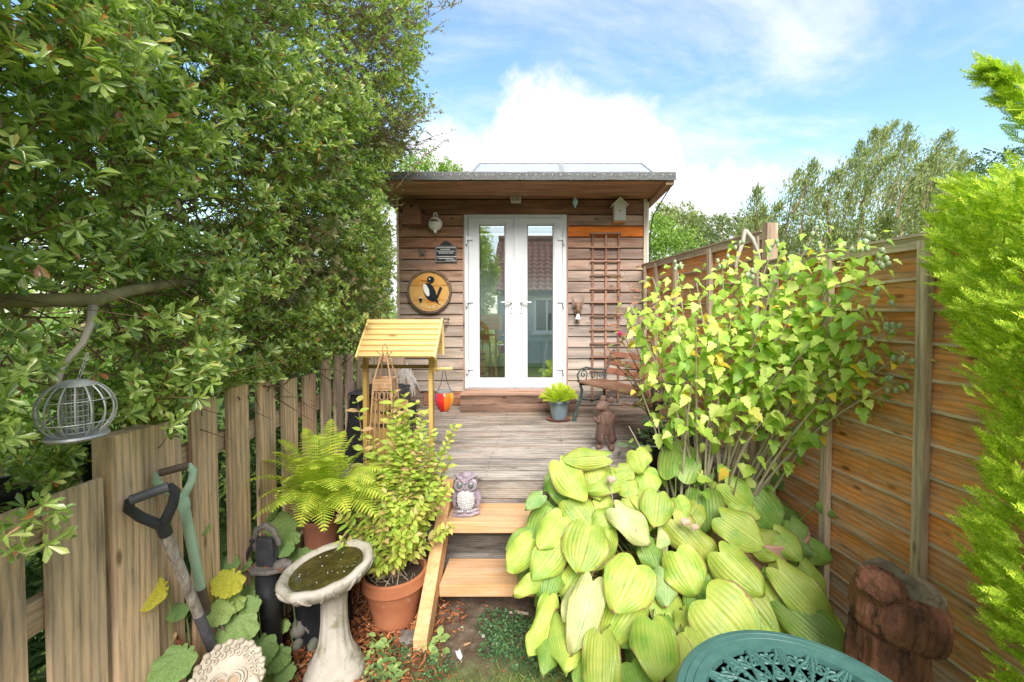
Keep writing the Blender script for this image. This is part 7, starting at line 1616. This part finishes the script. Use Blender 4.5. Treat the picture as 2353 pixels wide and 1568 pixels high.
tree('tall hedge trees closing the far side of the neighbouring garden', (-5, 16, 0), 6, [((-5, 16, 2.5), (2.5, 1.2, 2.6)), ((-9, 15, 2.4), (2.5, 1.2, 2.6)), ((-12, 10, 2.4), (1.2, 3.2, 2.6)), ((-12, 4, 2.4), (1.2, 3.2, 2.6)), ((-12, -2, 2.4), (1.2, 3.2, 2.6)), ((-1.5, 17, 2.2), (2.2, 1.2, 2.2))], olive, 16000, .16, 'tree', .12)
tree('broad green shrubs behind the right hand fence', (4.5, 5, 0), 2.5, [((4.2, 6.5, 1.1), (.9, 1.6, 1.1)), ((4.6, 3.5, 1.0), (.9, 1.6, 1.0)), ((4.4, 9.5, 1.2), (1.2, 1.6, 1.2))], olive, 8000, .09, 'shrub', .05, False, name='shrub')
# ------------------------------------------------------------------ ground litter
def scatter(name, label, cat, pos, tmpl, mat, size, flatness=.25, up=None):
    pos = np.array(pos); n = len(pos); th = rng.uniform(0, 2*PI, n)
    if up is None: d = np.stack([np.cos(th), np.sin(th), rng.normal(0, flatness, n)], -1); nn_ = np.stack([rng.normal(0, flatness, n), rng.normal(0, flatness, n), np.ones(n)], -1)
    else: d = np.stack([np.cos(th)*up, np.sin(th)*up, np.ones(n)], -1)+rng.normal(0, .12, (n, 3)); nn_ = np.stack([np.sin(th), -np.cos(th), np.zeros(n)], -1)
    V, F = cloud(tmpl[0], tmpl[1], pos, frames(d, nn_), size*rng.uniform(.5, 1.4, n)); o = link(name, arr_mesh(name, V, F, mat)); tag(o, label, cat, None, 'stuff')
chip = (np.array([(-.14, 0, 0), (.14, .05, 0), (.10, 1, .03), (-.12, .9, .0), (-.10, .1, .10), (.12, .15, .12), (.07, .9, .13), (-.08, .85, .1)]), np.array([(4, 5, 6), (4, 6, 7), (0, 1, 5), (0, 5, 4), (1, 2, 6), (1, 6, 5), (2, 3, 7), (2, 7, 6), (3, 0, 4), (3, 4, 7)]))
n = 9000; x = rng.uniform(-1.5, -.35, n); y = rng.uniform(1.2, 2.95, n); keep = (x < -.62+rng.normal(0, .12, n)); scatter('bark_mulch', 'reddish brown bark mulch and dead leaves under the bird bath', 'mulch', np.stack([x, y, .012+.01*rng.random(n)], -1)[keep], chip, M['chips'], .034, .35)
n = 420; scatter('leaf_litter', 'scattered brown leaf bits on the bare soil by the steps', 'litter', np.stack([rng.uniform(-.7, 1.3, n), rng.uniform(1.6, 2.8, n), np.full(n, .016)], -1), chip, M['chips'], .022, .3)
gt_ = (np.array([(-.05, 0, 0), (.05, 0, 0), (.035, .55, .06), (0, 1, .22), (-.035, .55, .06)]), np.array([(0, 1, 2), (0, 2, 4), (4, 2, 3)]))
n = 42000; x = rng.uniform(-.62, 1.7, n); y = rng.uniform(.9, 2.25, n); dens = np.clip((2.15-y)/.4, 0, 1)*(.6+.4*vnoise(x, y, 7)); keep = rng.random(n) < dens; scatter('lawn_grass', 'patch of short worn grass in front of the steps', 'grass', np.stack([x, y, np.full(n, .0)], -1)[keep], gt_, M['grass'], .05, up=.55)
n = 40000; x = rng.uniform(-5, -1.56, n); y = rng.uniform(1, 8, n); scatter('neighbour_lawn', 'bright green lawn glimpsed through the picket fence', 'grass', np.stack([x, y, np.full(n, .0)], -1), gt_, M['grass'], .09, up=.5)
pts = []
for (px, py, r, k) in ((1150, 1440, .14, 500), (1190, 1470, .16, 900), (1140, 1500, .10, 300), (900, 1530, .10, 260), (960, 1490, .08, 160), (1010, 1540, .08, 160), (1225, 1530, .12, 400), (870, 1560, .08, 160), (1290, 1540, .14, 300)):
    c = G(px, py); a = rng.uniform(0, 2*PI, k); rr = r*np.sqrt(rng.random(k)); pts.append(np.stack([c.x+rr*np.cos(a), c.y+rr*np.sin(a)*.9, .01+rng.random(k)*.025], -1))
scatter('ground_cover', 'patches of tiny creeping green leaves on the soil', 'ground cover', np.vstack(pts), leaf4(.75, .1), M['ground_cover'], .016, .4)
pts = []
for (px, py, r, k) in ((870, 1500, .07, 30), (1000, 1500, .05, 18), (905, 1560, .06, 26), (1240, 1480, .05, 20), (1265, 1500, .05, 20), (860, 1540, .05, 16)):
    c = G(px, py); a = rng.uniform(0, 2*PI, k); rr = r*np.sqrt(rng.random(k)); pts.append(np.stack([c.x+rr*np.cos(a), c.y+rr*np.sin(a), .02+rng.random(k)*.04], -1))
scatter('small_weeds', 'small broad leaved weeds along the edge of the soil', 'weeds', np.vstack(pts), leaf8(.6, .35, .7, .95, .85, .06, -.1), M['bigleaf'], .045, .4)
